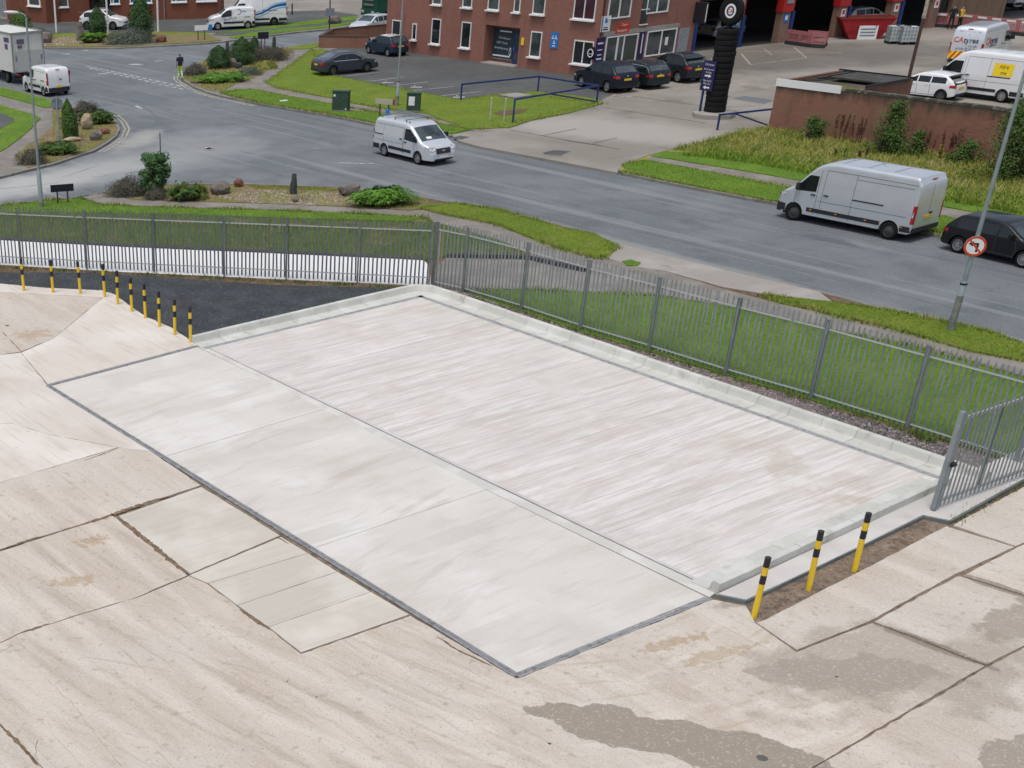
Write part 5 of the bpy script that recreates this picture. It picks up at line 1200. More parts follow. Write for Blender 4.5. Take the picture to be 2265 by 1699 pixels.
# signs on the front
def sign_on(x, z, w, h, m, nm='wall_sign', y=-.03):
    b = MB(); b.box((x, y, z), (w, .03, h)); return b.build(nm, m, ob)
x = LX(1224, 160); s0 = sign_on(x, 2.05, .66, 1.0, M_sign_blue)
for tx, tz in ((-.14, .18), (.14, .18), (0, -.12)):
    b = MB()
    V = [(x + tx - .13, -.048, 2.05 + tz - .1), (x + tx + .13, -.048, 2.05 + tz - .1), (x + tx, -.048, 2.05 + tz + .15)]
    W_ = [(x + tx + (v[0] - x - tx) * .45, -.048, 2.05 + tz + .0 + (v[2] - 2.05 - tz) * .45) for v in V]
    b.add(V + W_, [(0, 1, 4, 3), (1, 2, 5, 4), (2, 0, 3, 5)]); b.build('emblem', M_sign_white, s0)
b = MB(); b.box((x, -.047, 2.05 - .36), (.3, .004, .07)); b.build('emblem', M_sign_white, s0)
sign_on(LX(1151, 151), 1.75, .26, .48, M_sign_yellow)
b = MB(); b.box((LX(945, 122), -.06, 5.0), (.03, .05, 3.2)); b.build('cable', M_black, ob)
# end wall facing the forecourt: local x = FL, looking to +x ; helper group rotated
EW = bpy.data.objects.new('end_wall', None)
COL.objects.unlink(EW) if EW.name in COL.objects else None
bpy.data.objects.remove(EW)
def ew(nm, m, boxes, par=None):
    b = MB()
    for (u, z, w, h, off, th) in boxes: b.box((FL + off, u, z), (th, w, h))
    return b.build(nm, m, par or ob)
def ew_window(u, z, w, h, panes=2, glass=None, frame=.08):
    f = ew('window', M_white, [(u, z + h / 2 - frame / 2, w, frame, .02, .1), (u, z - h / 2 + frame / 2, w, frame, .021, .12), (u - w / 2 + frame / 2, z, frame, h - 2 * frame, .02, .1), (u + w / 2 - frame / 2, z, frame, h - 2 * frame, .02, .1)] + ([(u - .02, z, frame, h - 2 * frame, .02, .1)] if panes == 2 else [(u - w * .14, z, frame * 1.6, h - 2 * frame, .02, .1), (u + w * .06, z, frame, h - 2 * frame, .02, .1)] if panes == 3 else []))
    ew('pane', glass or M_glass_grey, [(u, z, w - 2 * frame, h - 2 * frame, .004, .02)], f)
    return f
ew_window(1.55, 4.45, 2.1, 1.8); ew_window(5.15, 4.5, 2.1, 1.8)
ew_window(2.2, 1.62, 3.0, 1.75, 3); ew_window(6.0, 1.72, 2.9, 1.6, 2)
ew('lintel', M_crossing, [(4.0, 2.66, 7.2, .26, .02, .08)])
s1 = ew('wall_sign', M_sign_purple, [(.18, 1.5, .75, 2.0, .03, .04)])
for k, z in enumerate((2.15, 1.75, 1.45, 1.2, .95)):
    ew('sign_print', M_sign_white, [(.18, z, (.5, .42, .4, .48, .3)[k], (.1, .06, .06, .1, .12)[k], .052, .006)], s1)
s2 = ew('wall_sign', M_sign_purple, [(4.12, 1.62, .5, 1.9, .03, .04)])
ew('sign_print', M_sign_white, [(4.12, 1.8, .1, 1.2, .052, .006)], s2)
s3 = ew('wall_sign', M_sign_white, [(.45, 3.3, .82, .95, .03, .04)])
ew('emblem', M_sign_blue, [(.45, 3.5, .22, .3, .052, .006)], s3); ew('sign_print', M_sign_black, [(.45, 3.08, .4, .06, .052, .006), (.45, 2.96, .45, .08, .052, .006)], s3)
s4 = ew('wall_sign', M_sign_red, [(2.05, 2.78, 1.35, .34, .04, .05), (2.2, 3.12, 1.0, .26, .04, .05)])
lettering('Reception', .22, M_sign_white, s4, lambda u, v: (FL + .07, 2.05 + u, 2.78 + v))
lettering('Open', .2, M_sign_white, s4, lambda u, v: (FL + .07, 2.2 + u, 3.12 + v))
s5 = ew('dark_panel', M_glass_dark, [(4.0, 3.75, .62, 1.6, .02, .04)]); ew('sill', M_white, [(4.0, 2.98, .75, .06, .05, .12), (4.0, 3.9, .7, .05, .05, .1)], s5)
ew('notice_board', mat('notice_grey', (.22, .24, .26), [dict(c=(.4, .42, .44), a=.8, s=14, lo=.52, hi=.6)], rough=.6), [(8.2, 1.7, 1.0, 1.5, .03, .04)])
ew('paper', M_sign_white, [(6.55, 1.75, .28, .5, .03, .01)])
b = MB(); b.box((FL + .5, OD - .2, 3.35), (.9, .25, 1.3)); sgx = b.build('projecting_sign', M_black, ob)
b = MB(); b.box((FL + .96, OD - .2, 3.35), (.01, .08, 1.1)); b.build('sign_print', M_sign_white, sgx)
b = MB(); b.lathe([(.18, -.06), (.36, -.07), (.42, 0), (.36, .07), (.18, .06)], 24, 'Y', (FL - .42, -.08, 1.55)); tw = b.build('tyre_emblem', M_dark, ob, smooth=True)
b = MB(); ring(b, .2, .27, 0, 24); b.v = [(x_ + FL - .42, -.165, z_ + 1.55) for x_, y_, z_ in b.v]; b.build('emblem', M_sign_white, tw)
lettering('tyres', .16, M_sign_white, tw, lambda u, v: (FL - .42 + u, -.166, 1.52 + v))
b = MB(); b.tube((LX(990, 130), -.03, 0), (LX(990, 130), -.03, 0), .03) if False else b.box((FL + .06, 1.0 - .92, 4.6), (.05, .05, 4.0)); b.build('downpipe', M_black, ob)

# ---- tyre workshop: brick piers with red cladding and dark open bays
W0 = G(1478, 122); W1 = G(1845, 84)
wd = (G(1840, 84) - G(1504, 118)).normalized(); wrz = math.atan2(wd.y, wd.x)
ws = thing('workshop', 'tyre workshop with open dark bays, brick piers and red cladding', 'building', G(1500, 119), wrz)
WX = lambda px, py: (G(px, py) - G(1500, 119)).dot(wd)
piers = [WX(1512, 117), WX(1633, 109), WX(1735, 97), WX(1842, 82), WX(1925, 72), WX(1985, 62)]
piers = [piers[0], piers[1], piers[2], piers[3], piers[3] + 5.4, piers[3] + 9.6]
for i, px_ in enumerate(piers):
    b = MB(); b.box((px_, .3, 1.1), (.85, .6, 2.2)); pr = b.build('pier', M_brick_pier, ws)
    b = MB(); b.box((px_, .25, 4.3), (1.05, .72, 4.2)); cl = b.build('cladding', M_red_steel, ws)
    b = MB(); b.box((px_ + .05, -.125, 4.55), (.62, .03, 3.6)); b.build('sign_panel', M_grey_panel, cl)
    b = MB(); b.box((px_ + .02, -.02, 1.75), (.42, .04, .55)); nb = b.build('bay_number', M_sign_blue if i < 3 else M_sign_white, pr)
    b = MB(); b.box((px_ + .02, -.045, 1.78), (.24, .006, .3)); b.build('sign_print', M_sign_white if i < 3 else M_sign_red, nb)
    if i < 5:
        b = MB(); b.box((px_ + .62, .1, 1.1), (.28, .35, 2.2)); b.build('door_guide', M_blue_door, ws)
XE = piers[-1] + 14
b = MB(); b.box(((piers[0] + XE) / 2 - 2, 8.2, 3.4), (XE - piers[0] + 6, .3, 6.8)); b.build('back_wall', M_interior, ws)
b = MB(); b.box(((piers[0] + XE) / 2 - 2, 4.2, 6.6), (XE - piers[0] + 6, 8.6, .3)); b.build('roof', M_felt, ws)
b = MB(); b.box((piers[0] - 4.8, 4.2, 3.3), (.3, 8.2, 6.5)); b.build('side_wall', M_interior, ws)
for i in range(5):
    b = MB(); b.box(((piers[i] + piers[i + 1]) / 2, .5, 4.9), (piers[i + 1] - piers[i] - 1.05, .2, 3.1)); b.build('roller_door', M_interior if i in (0, 2, 3) else M_grey_clad, ws)
b = MB(); b.box(((piers[0] + XE) / 2, 4.2, .028), (XE - piers[0] + 4, 8, .02)); b.build('floor', mat('workshop_floor', (.05, .047, .045), rough=.7), ws)
# far end: brown wall and more bays towards the right
xb = piers[-1] + 2.0
b = MB(); b.box((xb + 3.0, .4, 2.6), (6.0, .4, 5.2)); b.build('wall', mat('brown_render', (.17, .115, .075), [dict(c=(.12, .08, .055), a=.7, s=(3, 3, .4), lo=.45, hi=.65)], rough=.9), ws)
b = MB(); b.box((piers[-1] + 1.1, .5, 2.2), (.8, .3, 4.4)); b.build('doorway', M_interior, ws)
yb = MB(); yb.tube((0, 0, 0), (0, 0, 1.0), .09, .09, 12)
t = thing('guard_post', 'yellow guard post at the dark bay left of the workshop', 'bollard', G(1473, 124)); m = MB(); m.tube((0, 0, 0), (0, 0, 1.05), .1, .1, 12); m.build('post', M_yellow, t, auto=.7); m = MB(); m.lathe([(.1, 1.04), (.07, 1.1), (0, 1.12)], 12); m.build('cap', M_yellow, t, smooth=True)

# ---- flat roofed brick store with the boundary wall
Hs = 2.45
SA, SB, SCc, SD = G(1720, 178, Hs), G(1910, 158, Hs), G(1997, 173, Hs), G(1862, 195, Hs)
ax = (SD - SA); ax.z = 0; bx_ = (SB - SA); bx_.z = 0
wdir = Vector((cos(radians(-60)), sin(radians(-60)), 0)); wr = radians(-60)
A0 = Vector((SA.x, SA.y, 0))
wl = thing('boundary_wall', 'long brown brick boundary wall with mossy top above the rough grass', 'wall', A0, wr)
WL = 24.0; sl = 3.75
b = MB(); b.box((WL / 2, .12, Hs / 2 - .05), (WL, .24, Hs - .1)); b.build('wall_face', M_brick_wall, wl)
b = MB(); 
rnd = random.Random(5)
for k in range(int((WL - sl) / .6)):
    b.box((sl + .3 + k * .6, .12, Hs - .06 + rnd.uniform(-.01, .01)), (.585, .27, .12), rnd.uniform(-.02, .02))
b.build('coping', M_coping, wl)
b = MB(); b.box((sl / 2 - .03, -.02, Hs - .08), (sl, .06, .36)); b.build('white_fascia', M_sign_white, wl)
M_brick_store = brick_mat('store_brick', (.20, .095, .072), (.165, .075, .058), (.17, .12, .10), (.17, .115, .075), .5)
sto = thing('brick_store', 'low flat roofed brick store with mossy sagging felt behind the wall', 'building', A0, wr)
dep = 5.0
b = MB(); b.box((.12, dep / 2 + .24, Hs / 2), (.24, dep, Hs)); b.build('wall', M_brick_store, sto); b = MB(); b.box((sl + .3, dep / 2 + .4, Hs / 2 - .06), (.24, dep - .3, Hs - .12)); b.build('wall', M_brick_store, sto); b = MB(); b.box((sl / 2 + .2, dep + .24, Hs / 2 - .04), (sl + .4, .24, Hs - .08)); b.build('wall', M_brick_store, sto)
b = MB(); b.box((sl / 2 + .75, dep * .76 + .15, Hs - .02), (sl - .7, dep * .46, .08)); b.build('felt_roof', M_felt, sto)
b = MB(); b.box((sl / 2 + .15, dep / 2, Hs - .24), (sl, dep - .3, .06)); b.build('inner_roof', mat('dirty_felt', (.07, .06, .05), [dict(c=(.11, .095, .075), a=.8, s=1.5, lo=.45, hi=.62)], rough=.95), sto)
rows = []
for i in range(9):
    row = []
    for j in range(9):
        u, v = i / 8, j / 8; hh = max(0, 1 - ((u - .5) / .5) ** 2) * max(0, 1 - ((v - .5) / .5) ** 2)
        row.append((sl * .38 + u * 2.2, .5 + v * 1.6, Hs - .205 + .12 * hh * rnd.uniform(.6, 1.2)))
    rows.append(row)
b = MB(); b.grid(rows); b.build('moss_cushion', M_moss, sto, smooth=True)
for k in range(3):
    b = MB(); b.box((.55 + k * .12, 2.6 + k * .75, Hs - .12 + k * .06), (.2, 1.6, .05), .1 * k - .2); b.build('loose_board', M_felt, sto)
b = MB(); b.box((sl / 2 + .2, dep + .39, Hs - .02), (sl + .7, .06, .14)); b.build('fascia', M_black, sto); b = MB(); b.box((sl + .46, dep * .62, Hs - .02), (.06, dep * .75, .14)); b.build('fascia', M_black, sto)

# ---- low brick wall at the office corner
p, q, r = G(707, 104), G(815, 106), G(846, 76)
def low_wall(pts, h, th, label):
    t = thing('garden_wall', label, 'wall', pts[0], math.atan2((pts[1] - pts[0]).y, (pts[1] - pts[0]).x))
    R = Matrix.Rotation(-t.rotation_euler.z, 3, 'Z')
    L = [R @ (p_ - pts[0]) for p_ in pts]
    for a, c in zip(L[:-1], L[1:]):
        d = c - a; b = MB(); b.box(((a + c) / 2 + Vector((0, 0, h / 2))), (d.length, th, h), math.atan2(d.y, d.x)); b.build('wall_face', M_brick_wall, t)
        b = MB(); b.box(((a + c) / 2 + Vector((0, 0, h + .03))), (d.length + .04, th + .06, .06), math.atan2(d.y, d.x)); b.build('coping', M_brown_pole, t)
    return t
low_wall([G(815, 107), G(708, 106), G(735, 90), G(852, 79)], .85, .24, 'low brown brick garden wall at the left corner of the brick office')
t = thing('garden_gravel_bed', 'gravel bed inside the low garden wall', 'ground', G(760, 98)); bpy.data.objects.remove(t)

# ---- far office, top left
fo = thing('far_office', 'far red brown brick office with white framed windows and recessed entrance', 'building', G(104, 53), radians(-5.3))
fr_ = lambda px, py: (Matrix.Rotation(radians(5.3), 3, 'Z') @ (G(px, py) - G(104, 53)))
def fbox(nm, m, x0, x1, y0, y1, z0, z1, par=None):
    b = MB(); b.box(((x0 + x1) / 2, (y0 + y1) / 2, (z0 + z1) / 2), (x1 - x0, y1 - y0, z1 - z0)); return b.build(nm, m, par or fo)
FX = fr_(490, 39).x
e0x, e1x = 4.2, 6.6
fbox('wall', M_brick_far, .2, e0x, 1.2, 9, 0, 5.5); fbox('wall', M_brick_far, e1x, FX, .5, 9, 0, 5.5); fbox('wall', M_brick_far, e0x, e1x, 2.4, 9, 0, 5.5); fbox('wall', M_brick_far, e0x - .01, e1x + .01, .6, 2.4, 3.0, 5.5)
fbox('roof', M_felt, -.4, FX + .3, .2, 9.3, 5.5, 5.7)
dr_ = fbox('entrance_door', mat('grey_green_door', (.07, .085, .085), rough=.5), e0x + .1, e1x - .1, 2.3, 2.4, .1, 2.7)
for k in (0, 1): fbox('door_pane', M_glass_dark, e0x + .35 + k * 1.0, e0x + 1.15 + k * 1.0, 2.27, 2.31, 1.2, 2.4, dr_)
fbox('step', M_kerb, e0x - .2, e1x + .2, 1.0, 2.3, 0, .14)
def fwin(x, z, w, h, y, glass):
    f = MB(); t_ = .1
    f.box((x, y, z + h - t_ / 2), (w, .12, t_)); f.box((x, y, z + t_ / 2), (w, .12, t_))
    for xx in (x - w / 2 + t_ / 2, x + w / 2 - t_ / 2, x - w * .2): f.box((xx, y, z + h / 2), (t_, .118, h - 2 * t_))
    o = f.build('window', M_white, fo)
    g = MB(); g.box((x, y + .02, z + h / 2), (w - 2 * t_, .05, h - 2 * t_)); g.build('pane', glass, o)
    g = MB(); g.box((x, y - .06, z - .04), (w + .15, .2, .08)); g.build('sill', M_white, o)
for pxc, w, gl in ((141, 1.7, M_glass_grey), (259, .95, M_glass_blue), (314, 2.2, M_glass_blue), (396, 1.5, M_glass_blue), (456, 2.0, M_glass_blue)):
    x = fr_(pxc, 45).x; fwin(x, 1.55 if pxc > 200 else 1.35, w, 1.7, .48 if x > e1x else 1.18, gl)
fbox('notice', M_blue_door, .55, .95, 1.13, 1.19, 1.5, 2.1); fbox('notice', M_sign_grey, .2, .48, 1.13, 1.19, 1.5, 2.1)
fbox('planter', M_brick_far, 3.0, 3.7, .4, 1.15, 0, .9)
fbox('downpipe', M_sign_grey, fr_(363, 44).x, fr_(363, 44).x + .1, .4, .5, 0, 5.5)
# wing running back to the left
wv = G(40, 46) - G(104, 53); 
wg = thing('far_office_wing', 'left wing of the far brick office with three small white wall lamps', 'building', G(104, 53), math.atan2(-wv.y, -wv.x))
Lw = wv.length + 2
b = MB(); b.box((-Lw / 2, 4.0, 2.75), (Lw, 8.0, 5.5)); b.build('wall', M_brick_far, wg)
b = MB(); b.box((-Lw / 2, 4.0, 5.6), (Lw + .4, 8.4, .2)); b.build('roof', M_felt, wg)
f = MB(); f.box((-2.0, -.02, 2.35), (2.3, .1, 1.7)); fw_ = f.build('window', M_white, wg); g = MB(); g.box((-1.9, -.08, 2.38), (1.7, .02, 1.45)); g.build('pane', M_glass_grey, fw_); g = MB(); g.box((-2.0, -.1, 1.46), (2.5, .22, .08)); g.build('sill', M_white, fw_)
for k in range(3):
    b = MB(); b.box((-4.0 - k * 1.0, -.14, 2.62), (.28, .25, .22)); b.box((-4.0 - k * 1.0, -.05, 2.85), (.06, .1, .35)); b.build('wall_lamp', M_white, wg)
gs = thing('grey_shed', 'pale grey clad shed at the far left corner', 'building', G(28, 41), radians(150))
b = MB()
for k in range(30): b.box((.15 + k * .3, -1.0, 2.6), (.26, .12, 5.2))
b.box((4.5, -4, 2.6), (9, 5.8, 5.1)); b.build('cladding', M_grey_clad, gs)
b = MB(); b.box((4.5, -4, 5.25), (9.3, 6.1, .15)); b.build('roof', M_felt, gs)
# ================================================================== VEHICLES
def paint(name, c, metal=0.0, rough=.3, dirt=.25):
    lum = sum(c) / 3; ct = .35 if lum < .1 else .8
    return mat(name, c, [dict(c=tuple(x * .75 + .008 for x in c), a=dirt, s=1.6, lo=.45, hi=.7)], rough=rough, metal=metal, spec=.25 if lum < .1 else .45, coat=ct, world=False)
P_WHITE = paint('white_car_paint', (.72, .73, .74), dirt=.15)
P_SILVER = paint('silver_car_paint', (.56, .59, .62), .45, .32)
P_SILVER2 = paint('pale_silver_car_paint', (.66, .69, .72), .4, .3)
P_GREYBLUE = paint('grey_blue_car_paint', (.045, .055, .068), .15, .35)
P_BLACK = paint('black_car_paint', (.006, .007, .009), 0, .4, .1)
P_NAVY = paint('navy_car_paint', (.006, .011, .022), 0, .4, .1)
P_DGREY = paint('dark_grey_car_paint', (.014, .02, .026), .1, .38, .1)
P_BLUE = paint('blue_car_paint', (.014, .034, .062), .1, .36, .1)
P_GREEN = paint('green_lorry_paint', (.012, .07, .045), 0, .35)
M_vglass = mat('vehicle_glass', (.010, .014, .015), rough=.04, spec=.5)
M_vglass_r = mat('rear_screen_glass', (.055, .066, .066), [dict(c=(.025, .03, .03), a=.8, s=2.0, lo=.45, hi=.6)], rough=.05, spec=1.0, coat=1.0, world=False)  # base paled to carry the sky's reflection in the rear glass
M_vglass_l = mat('windscreen_glass', (.05, .07, .075), [dict(c=(.015, .02, .022), a=.9, s=1.6, lo=.42, hi=.62)], rough=.06, spec=.8, world=False)
M_trim = mat('black_trim', (.018, .02, .024), rough=.6)
M_seam = mat('panel_seam', (.05, .055, .06), rough=.7)
M_tyre = mat('tyre_rubber', (.009, .009, .010), rough=.85, spec=.25)
M_rim = mat('alloy_rim', (.45, .46, .47), rough=.35, metal=.7)
M_rim_d = mat('dark_alloy_rim', (.16, .165, .17), rough=.35, metal=.7)
M_steelrim = mat('steel_wheel', (.05, .052, .055), rough=.6)
M_tail = mat('tail_lamp_red', (.35, .012, .016), rough=.2, spec=.6)
M_lamp = mat('headlamp_clear', (.55, .58, .60), [dict(c=(.15, .16, .17), a=.8, s=9, lo=.45, hi=.6)], rough=.1, spec=.7, world=False)
M_amber = mat('amber_marker', (.6, .2, .03), rough=.4)
M_plate_y = mat('number_plate_yellow', (.75, .48, .03), rough=.5)
M_plate_w = mat('number_plate_white', (.7, .7, .66), rough=.5)
M_chrome = mat('chrome_strip', (.7, .71, .72), rough=.2, metal=.9)

class Car:
    def __init__(s, sp):
        s.sp = sp
        s.W = sp['W']; s.wb = sp['wb']; s.top = sp['top']; s.xr, s.xf = sp['top'][0][0], sp['top'][-1][0]
        s.belt = sp['belt']; s.tum = sp.get('tum', .30); s.r = sp.get('r', .10); s.clr = sp.get('clr', .22)
        s.R = sp.get('R', .32); s.ra = sp.get('ra', s.R + .06); s.axf = s.wb / 2; s.axr = -s.wb / 2
        s.pr = sp.get('pr', (.14, .45)); s.pf = sp.get('pf', (.20, .75))       # corner rounding in plan: depth across, length along
        xs = np.array([p[0] for p in s.top]); zs = np.array([p[1] for p in s.top])
        X = np.linspace(s.xr, s.xf, 900); Z = np.interp(X, xs, zs)
        k = 20; Zp = np.concatenate([np.full(k, Z[0]), Z, np.full(k, Z[-1])]); ker = np.ones(2 * k + 1) / (2 * k + 1)
        Zs = np.convolve(Zp, ker, 'valid')
        w = np.clip(np.minimum(X - s.xr, s.xf - X) / .25, 0, 1); Z = Z * (1 - w) + Zs * w
        s.X, s.Z = X, Z
    def T(s, x): return float(np.interp(x, s.X, s.Z))
    def plan(s, x):
        w = s.W / 2
        d, l = s.pr
        if x < s.xr + l: t = (s.xr + l - x) / l; w -= d * (1 - sqrt(max(0, 1 - t * t)))
        d, l = s.pf
        if x > s.xf - l: t = (x - (s.xf - l)) / l; w -= d * (1 - sqrt(max(0, 1 - t * t)))
        return w
    def hw(s, x, z):
        w = s.plan(x)
        if z < .45: w -= .05 * ((.45 - z) / .3) ** 2 * .6
        if z > s.belt: w -= s.tum * (z - s.belt)
        elif z > s.belt - .35: w -= .0
        return max(w, .05)
    def bot(s, x):
        b = s.clr
        e = min(x - s.xr, s.xf - x)
        if e < .5: b += .10 * (1 - e / .5) ** 2
        for ax in (s.axf, s.axr):
            dx = abs(x - ax)
            if dx < s.ra: b = max(b, s.R - .01 + sqrt(s.ra ** 2 - dx ** 2))
        return b
    def side(s, x, z, sg, e=.004): return (x, sg * (s.hw(x, z) + e), z)
    def rear(s, y, z, e=.005):
        for i in range(len(s.X)):
            x = s.X[i]
            if s.Z[i] >= z and s.hw(x, z) >= abs(y): return (x - e, y, z)
            if i > 450: break
        return (s.xr - e, y, z)
    def front(s, y, z, e=.005):
        for i in range(len(s.X) - 1, 340, -1):
            x = s.X[i]
            if s.Z[i] >= z and s.hw(x, z) >= abs(y): return (x + e, y, z)
        return (s.xf + e, y, z)
    def topz(s, x, y, e=.006):
        zt = s.T(x); r = min(s.r, (zt - .3) * .4); ye = s.hw(x, zt - r) - r
        cr = .025 * (1 - min(1, abs(y) / max(ye, .1)) ** 2)
        z = zt + cr
        if abs(y) > ye: q = min(1, (abs(y) - ye) / r); z = zt - r * (1 - sqrt(max(0, 1 - q * q)))
        return (x, y, z + e)
    def body(s, par, m):
        b = MB()
        ends = [0, .006, .02, .05, .10, .17, .26, .36]
        xs = sorted(set([round(s.xr + e, 4) for e in ends] + [round(s.xf - e, 4) for e in ends] + [round(v, 4) for v in np.linspace(s.xr + .36, s.xf - .36, 46)]
                        + [round(ax + s.ra * k, 4) for ax in (s.axf, s.axr) for k in (-1.001, -.97, -.88, -.7, -.45, -.2, 0, .2, .45, .7, .88, .97, 1.001)]))
        lv = [s.clr + .05, .38, .5, .62, .75, s.belt - .14, s.belt, s.belt + .12, s.belt + .25, s.belt + .4] + [s.belt + .4 + .25 * k for k in range(1, 7)]
        rings = []
        for x in xs:
            zb = s.bot(x); zt = max(s.T(x), zb + .03); r = min(s.r, (zt - zb) * .4); zs = zt - r
            ring_ = [(0, zb), (max(.02, s.hw(x, zb) - .10), zb)]
            for z in lv:
                z = min(max(z, zb), zs); ring_.append((s.hw(x, z), z))
            w = s.hw(x, zs)
            ring_ += [(w - r * (1 - cos(a)) , zs + r * sin(a)) for a in (pi / 8, pi / 4, 3 * pi / 8, pi / 2)]
            ye = w - r
            for k in (.66, .33, 0): ring_.append((ye * k, zt + .025 * (1 - k * k)))
            rings.append((x, ring_))
        n = len(rings[0][1])
        for sg in (1, -1):
            rows = [[(x, sg * p[0], p[1]) for p in (rg if sg > 0 else rg)] for x, rg in rings]
            if sg < 0: rows = rows[::-1]
            b.grid(rows)
        for idx in (0, -1):
            x, rg = rings[idx]
            loop = [(x, p[0], p[1]) for p in rg] + [(x, -p[0], p[1]) for p in rg[::-1][1:-1]]
            b.add(loop, [tuple(range(len(loop)))])
        o = b.build('body', m, par, auto=radians(38))
        u = MB(); wu = s.W / 2 - .30
        u.box(((s.xr + s.xf) / 2, 0, .45), (s.xf - s.xr - .5, 2 * wu, .5)); u.build('underbody', M_dark, par)
        return o
    def grid_side(s, xs, lo, hi, sg, nz=4, e=.005):
        rows = []
        for x in xs:
            a, c = lo(x), hi(x)
            rows.append([s.side(x, a + (c - a) * k / nz, sg, e) for k in range(nz + 1)])
        return rows if sg < 0 else rows[::-1]
    def side_patch(s, par, nm, m, x0, x1, lo, hi, sg, e=.006, n=14, nz=4):
        if not callable(lo): v0 = lo; lo = lambda x: v0
        if not callable(hi): v1 = hi; hi = lambda x: v1
        xs = [x0 + (x1 - x0) * i / n for i in range(n + 1)]
        b = MB(); b.grid(s.grid_side(xs, lo, lambda x: max(hi(x), lo(x) + .002), sg, nz, e))
        return b.build(nm, m, par, smooth=True)
    def rear_patch(s, par, nm, m, y0, y1, z0, z1, e=.008, n=8, nz=4):
        b = MB(); b.grid([[s.rear(y0 + (y1 - y0) * i / n, z0 + (z1 - z0) * k / nz, e) for k in range(nz + 1)] for i in range(n + 1)][::-1])
        return b.build(nm, m, par, smooth=True)
    def front_patch(s, par, nm, m, y0, y1, z0, z1, e=.008, n=8, nz=4):
        e = e + .018; n = max(n, 14); nz = max(nz, 6)
        b = MB(); b.grid([[s.front(y0 + (y1 - y0) * i / n, z0 + (z1 - z0) * k / nz, e) for k in range(nz + 1)] for i in range(n + 1)])
        return b.build(nm, m, par, smooth=True)
    def top_patch(s, par, nm, m, x0, x1, inset_=.10, e=.007, n=10):
        b = MB(); rows = []
        for i in range(n + 1):
            x = x0 + (x1 - x0) * i / n; zt = s.T(x); w = s.hw(x, zt - .05) - inset_
            rows.append([s.topz(x, w * k / 6, e) for k in range(-6, 7)])
        b.grid(rows)
        return b.build(nm, m, par, smooth=True)
    def seam(s, par, pts, sg, w=.016):
        b = MB()
        for (x0, z0), (x1, z1) in zip(pts[:-1], pts[1:]):
            L = sqrt((x1 - x0) ** 2 + (z1 - z0) ** 2); k = max(1, int(L / .25)); nx, nz = -(z1 - z0) / L * w / 2, (x1 - x0) / L * w / 2
            A = []; B_ = []
            for i in range(k + 1):
                x, z = x0 + (x1 - x0) * i / k, z0 + (z1 - z0) * i / k
                A.append(s.side(x + nx, z + nz, sg, .0035)); B_.append(s.side(x - nx, z - nz, sg, .0035))
            b.grid([A, B_])
        return b.build('panel_seam', M_seam, par)
    def bx(s, par, nm, m, x, z, sg, d, e=.0):
        y = s.hw(x, z); b = MB(); b.box((x, sg * (y + e), z), d); return b.build(nm, m, par)

TYRES = {}
def wheel(par, x, y, R, w, style, rim_m, rot=0.0, steer=0.0):
    key = (round(R, 3), style, rim_m.name, w)
    if key not in TYRES:
        t = MB(); rr = R * .66
        t.lathe([(rr, -w / 2 + .01), (R - .05, -w / 2), (R - .012, -w / 2 + .03), (R, -w * .2), (R, w * .2), (R - .012, w / 2 - .03), (R - .05, w / 2), (rr, w / 2 - .01), (rr - .01, w / 2 - .04)], 28, 'Y')
        rm = MB(); yo = w / 2 - .03
        if style == 'steel':
            rm.lathe([(rr, yo), (rr * .92, yo - .03), (rr * .7, yo - .02), (rr * .45, yo + .01), (rr * .2, yo + .03), (0, yo + .03)], 24, 'Y')
        else:
            rm.lathe([(rr, yo + .015), (rr * .93, yo + .015), (rr * .9, yo - .05)], 28, 'Y')
            rm.lathe([(rr * .92, yo - .07), (.0, yo - .07)], 24, 'Y')
            rm.lathe([(rr * .24, yo - .03), (rr * .22, yo + .005), (0, yo + .008)], 16, 'Y')
            ns = {'five': 5, 'ten': 10, 'seven': 7}[style]; sw_ = {'five': .17, 'ten': .085, 'seven': .13}[style]
            for k in range(ns):
                a = 2 * pi * k / ns; ca, sa = cos(a), sin(a)
                P = []
                for rd, ww in ((rr * .15, sw_ * .9), (rr * .95, sw_ * .75)):
                    for y_ in (yo - .05, yo):
                        for s_ in (-1, 1):
                            u = s_ * ww * rr * .8
                            P.append((rd * ca - u * sa, y_, rd * sa + u * ca))
                rm.add(P, [(0, 1, 3, 2), (4, 6, 7, 5), (2, 3, 7, 6), (0, 4, 5, 1), (0, 2, 6, 4), (1, 5, 7, 3)])
        a = t.build('tyre', M_tyre, par, auto=radians(50)); c = rm.build('rim', rim_m, a, auto=radians(35))
        TYRES[key] = (a.data, c.data); ty, ri = a, c
    else:
        d = TYRES[key]; ty = inst('tyre', d[0], par); ri = inst('rim', d[1], ty)
    ty.location = (x, y, R); ty.rotation_euler = (0, rot, (0 if y > 0 else pi) + steer)
    return ty

def place(pr, pf, vis, sp, z):
    """centre and heading from the rear and front wheel feet of the side in view"""
    a, b = G(*pr, z), G(*pf, z) if not isinstance(pf, (int, float)) else None
    if b is None: h = radians(pf)
    else: h = math.atan2((b - a).y, (b - a).x)
    d = Vector((cos(h), sin(h), 0)); left = Vector((-d.y, d.x, 0)); tr = sp['W'] / 2 - .12
    off = -left * tr if vis == 'L' else left * tr
    if b is None: mid = a + d * sp['wb'] / 2
    else: mid = (a + b) / 2
    return mid + off, h

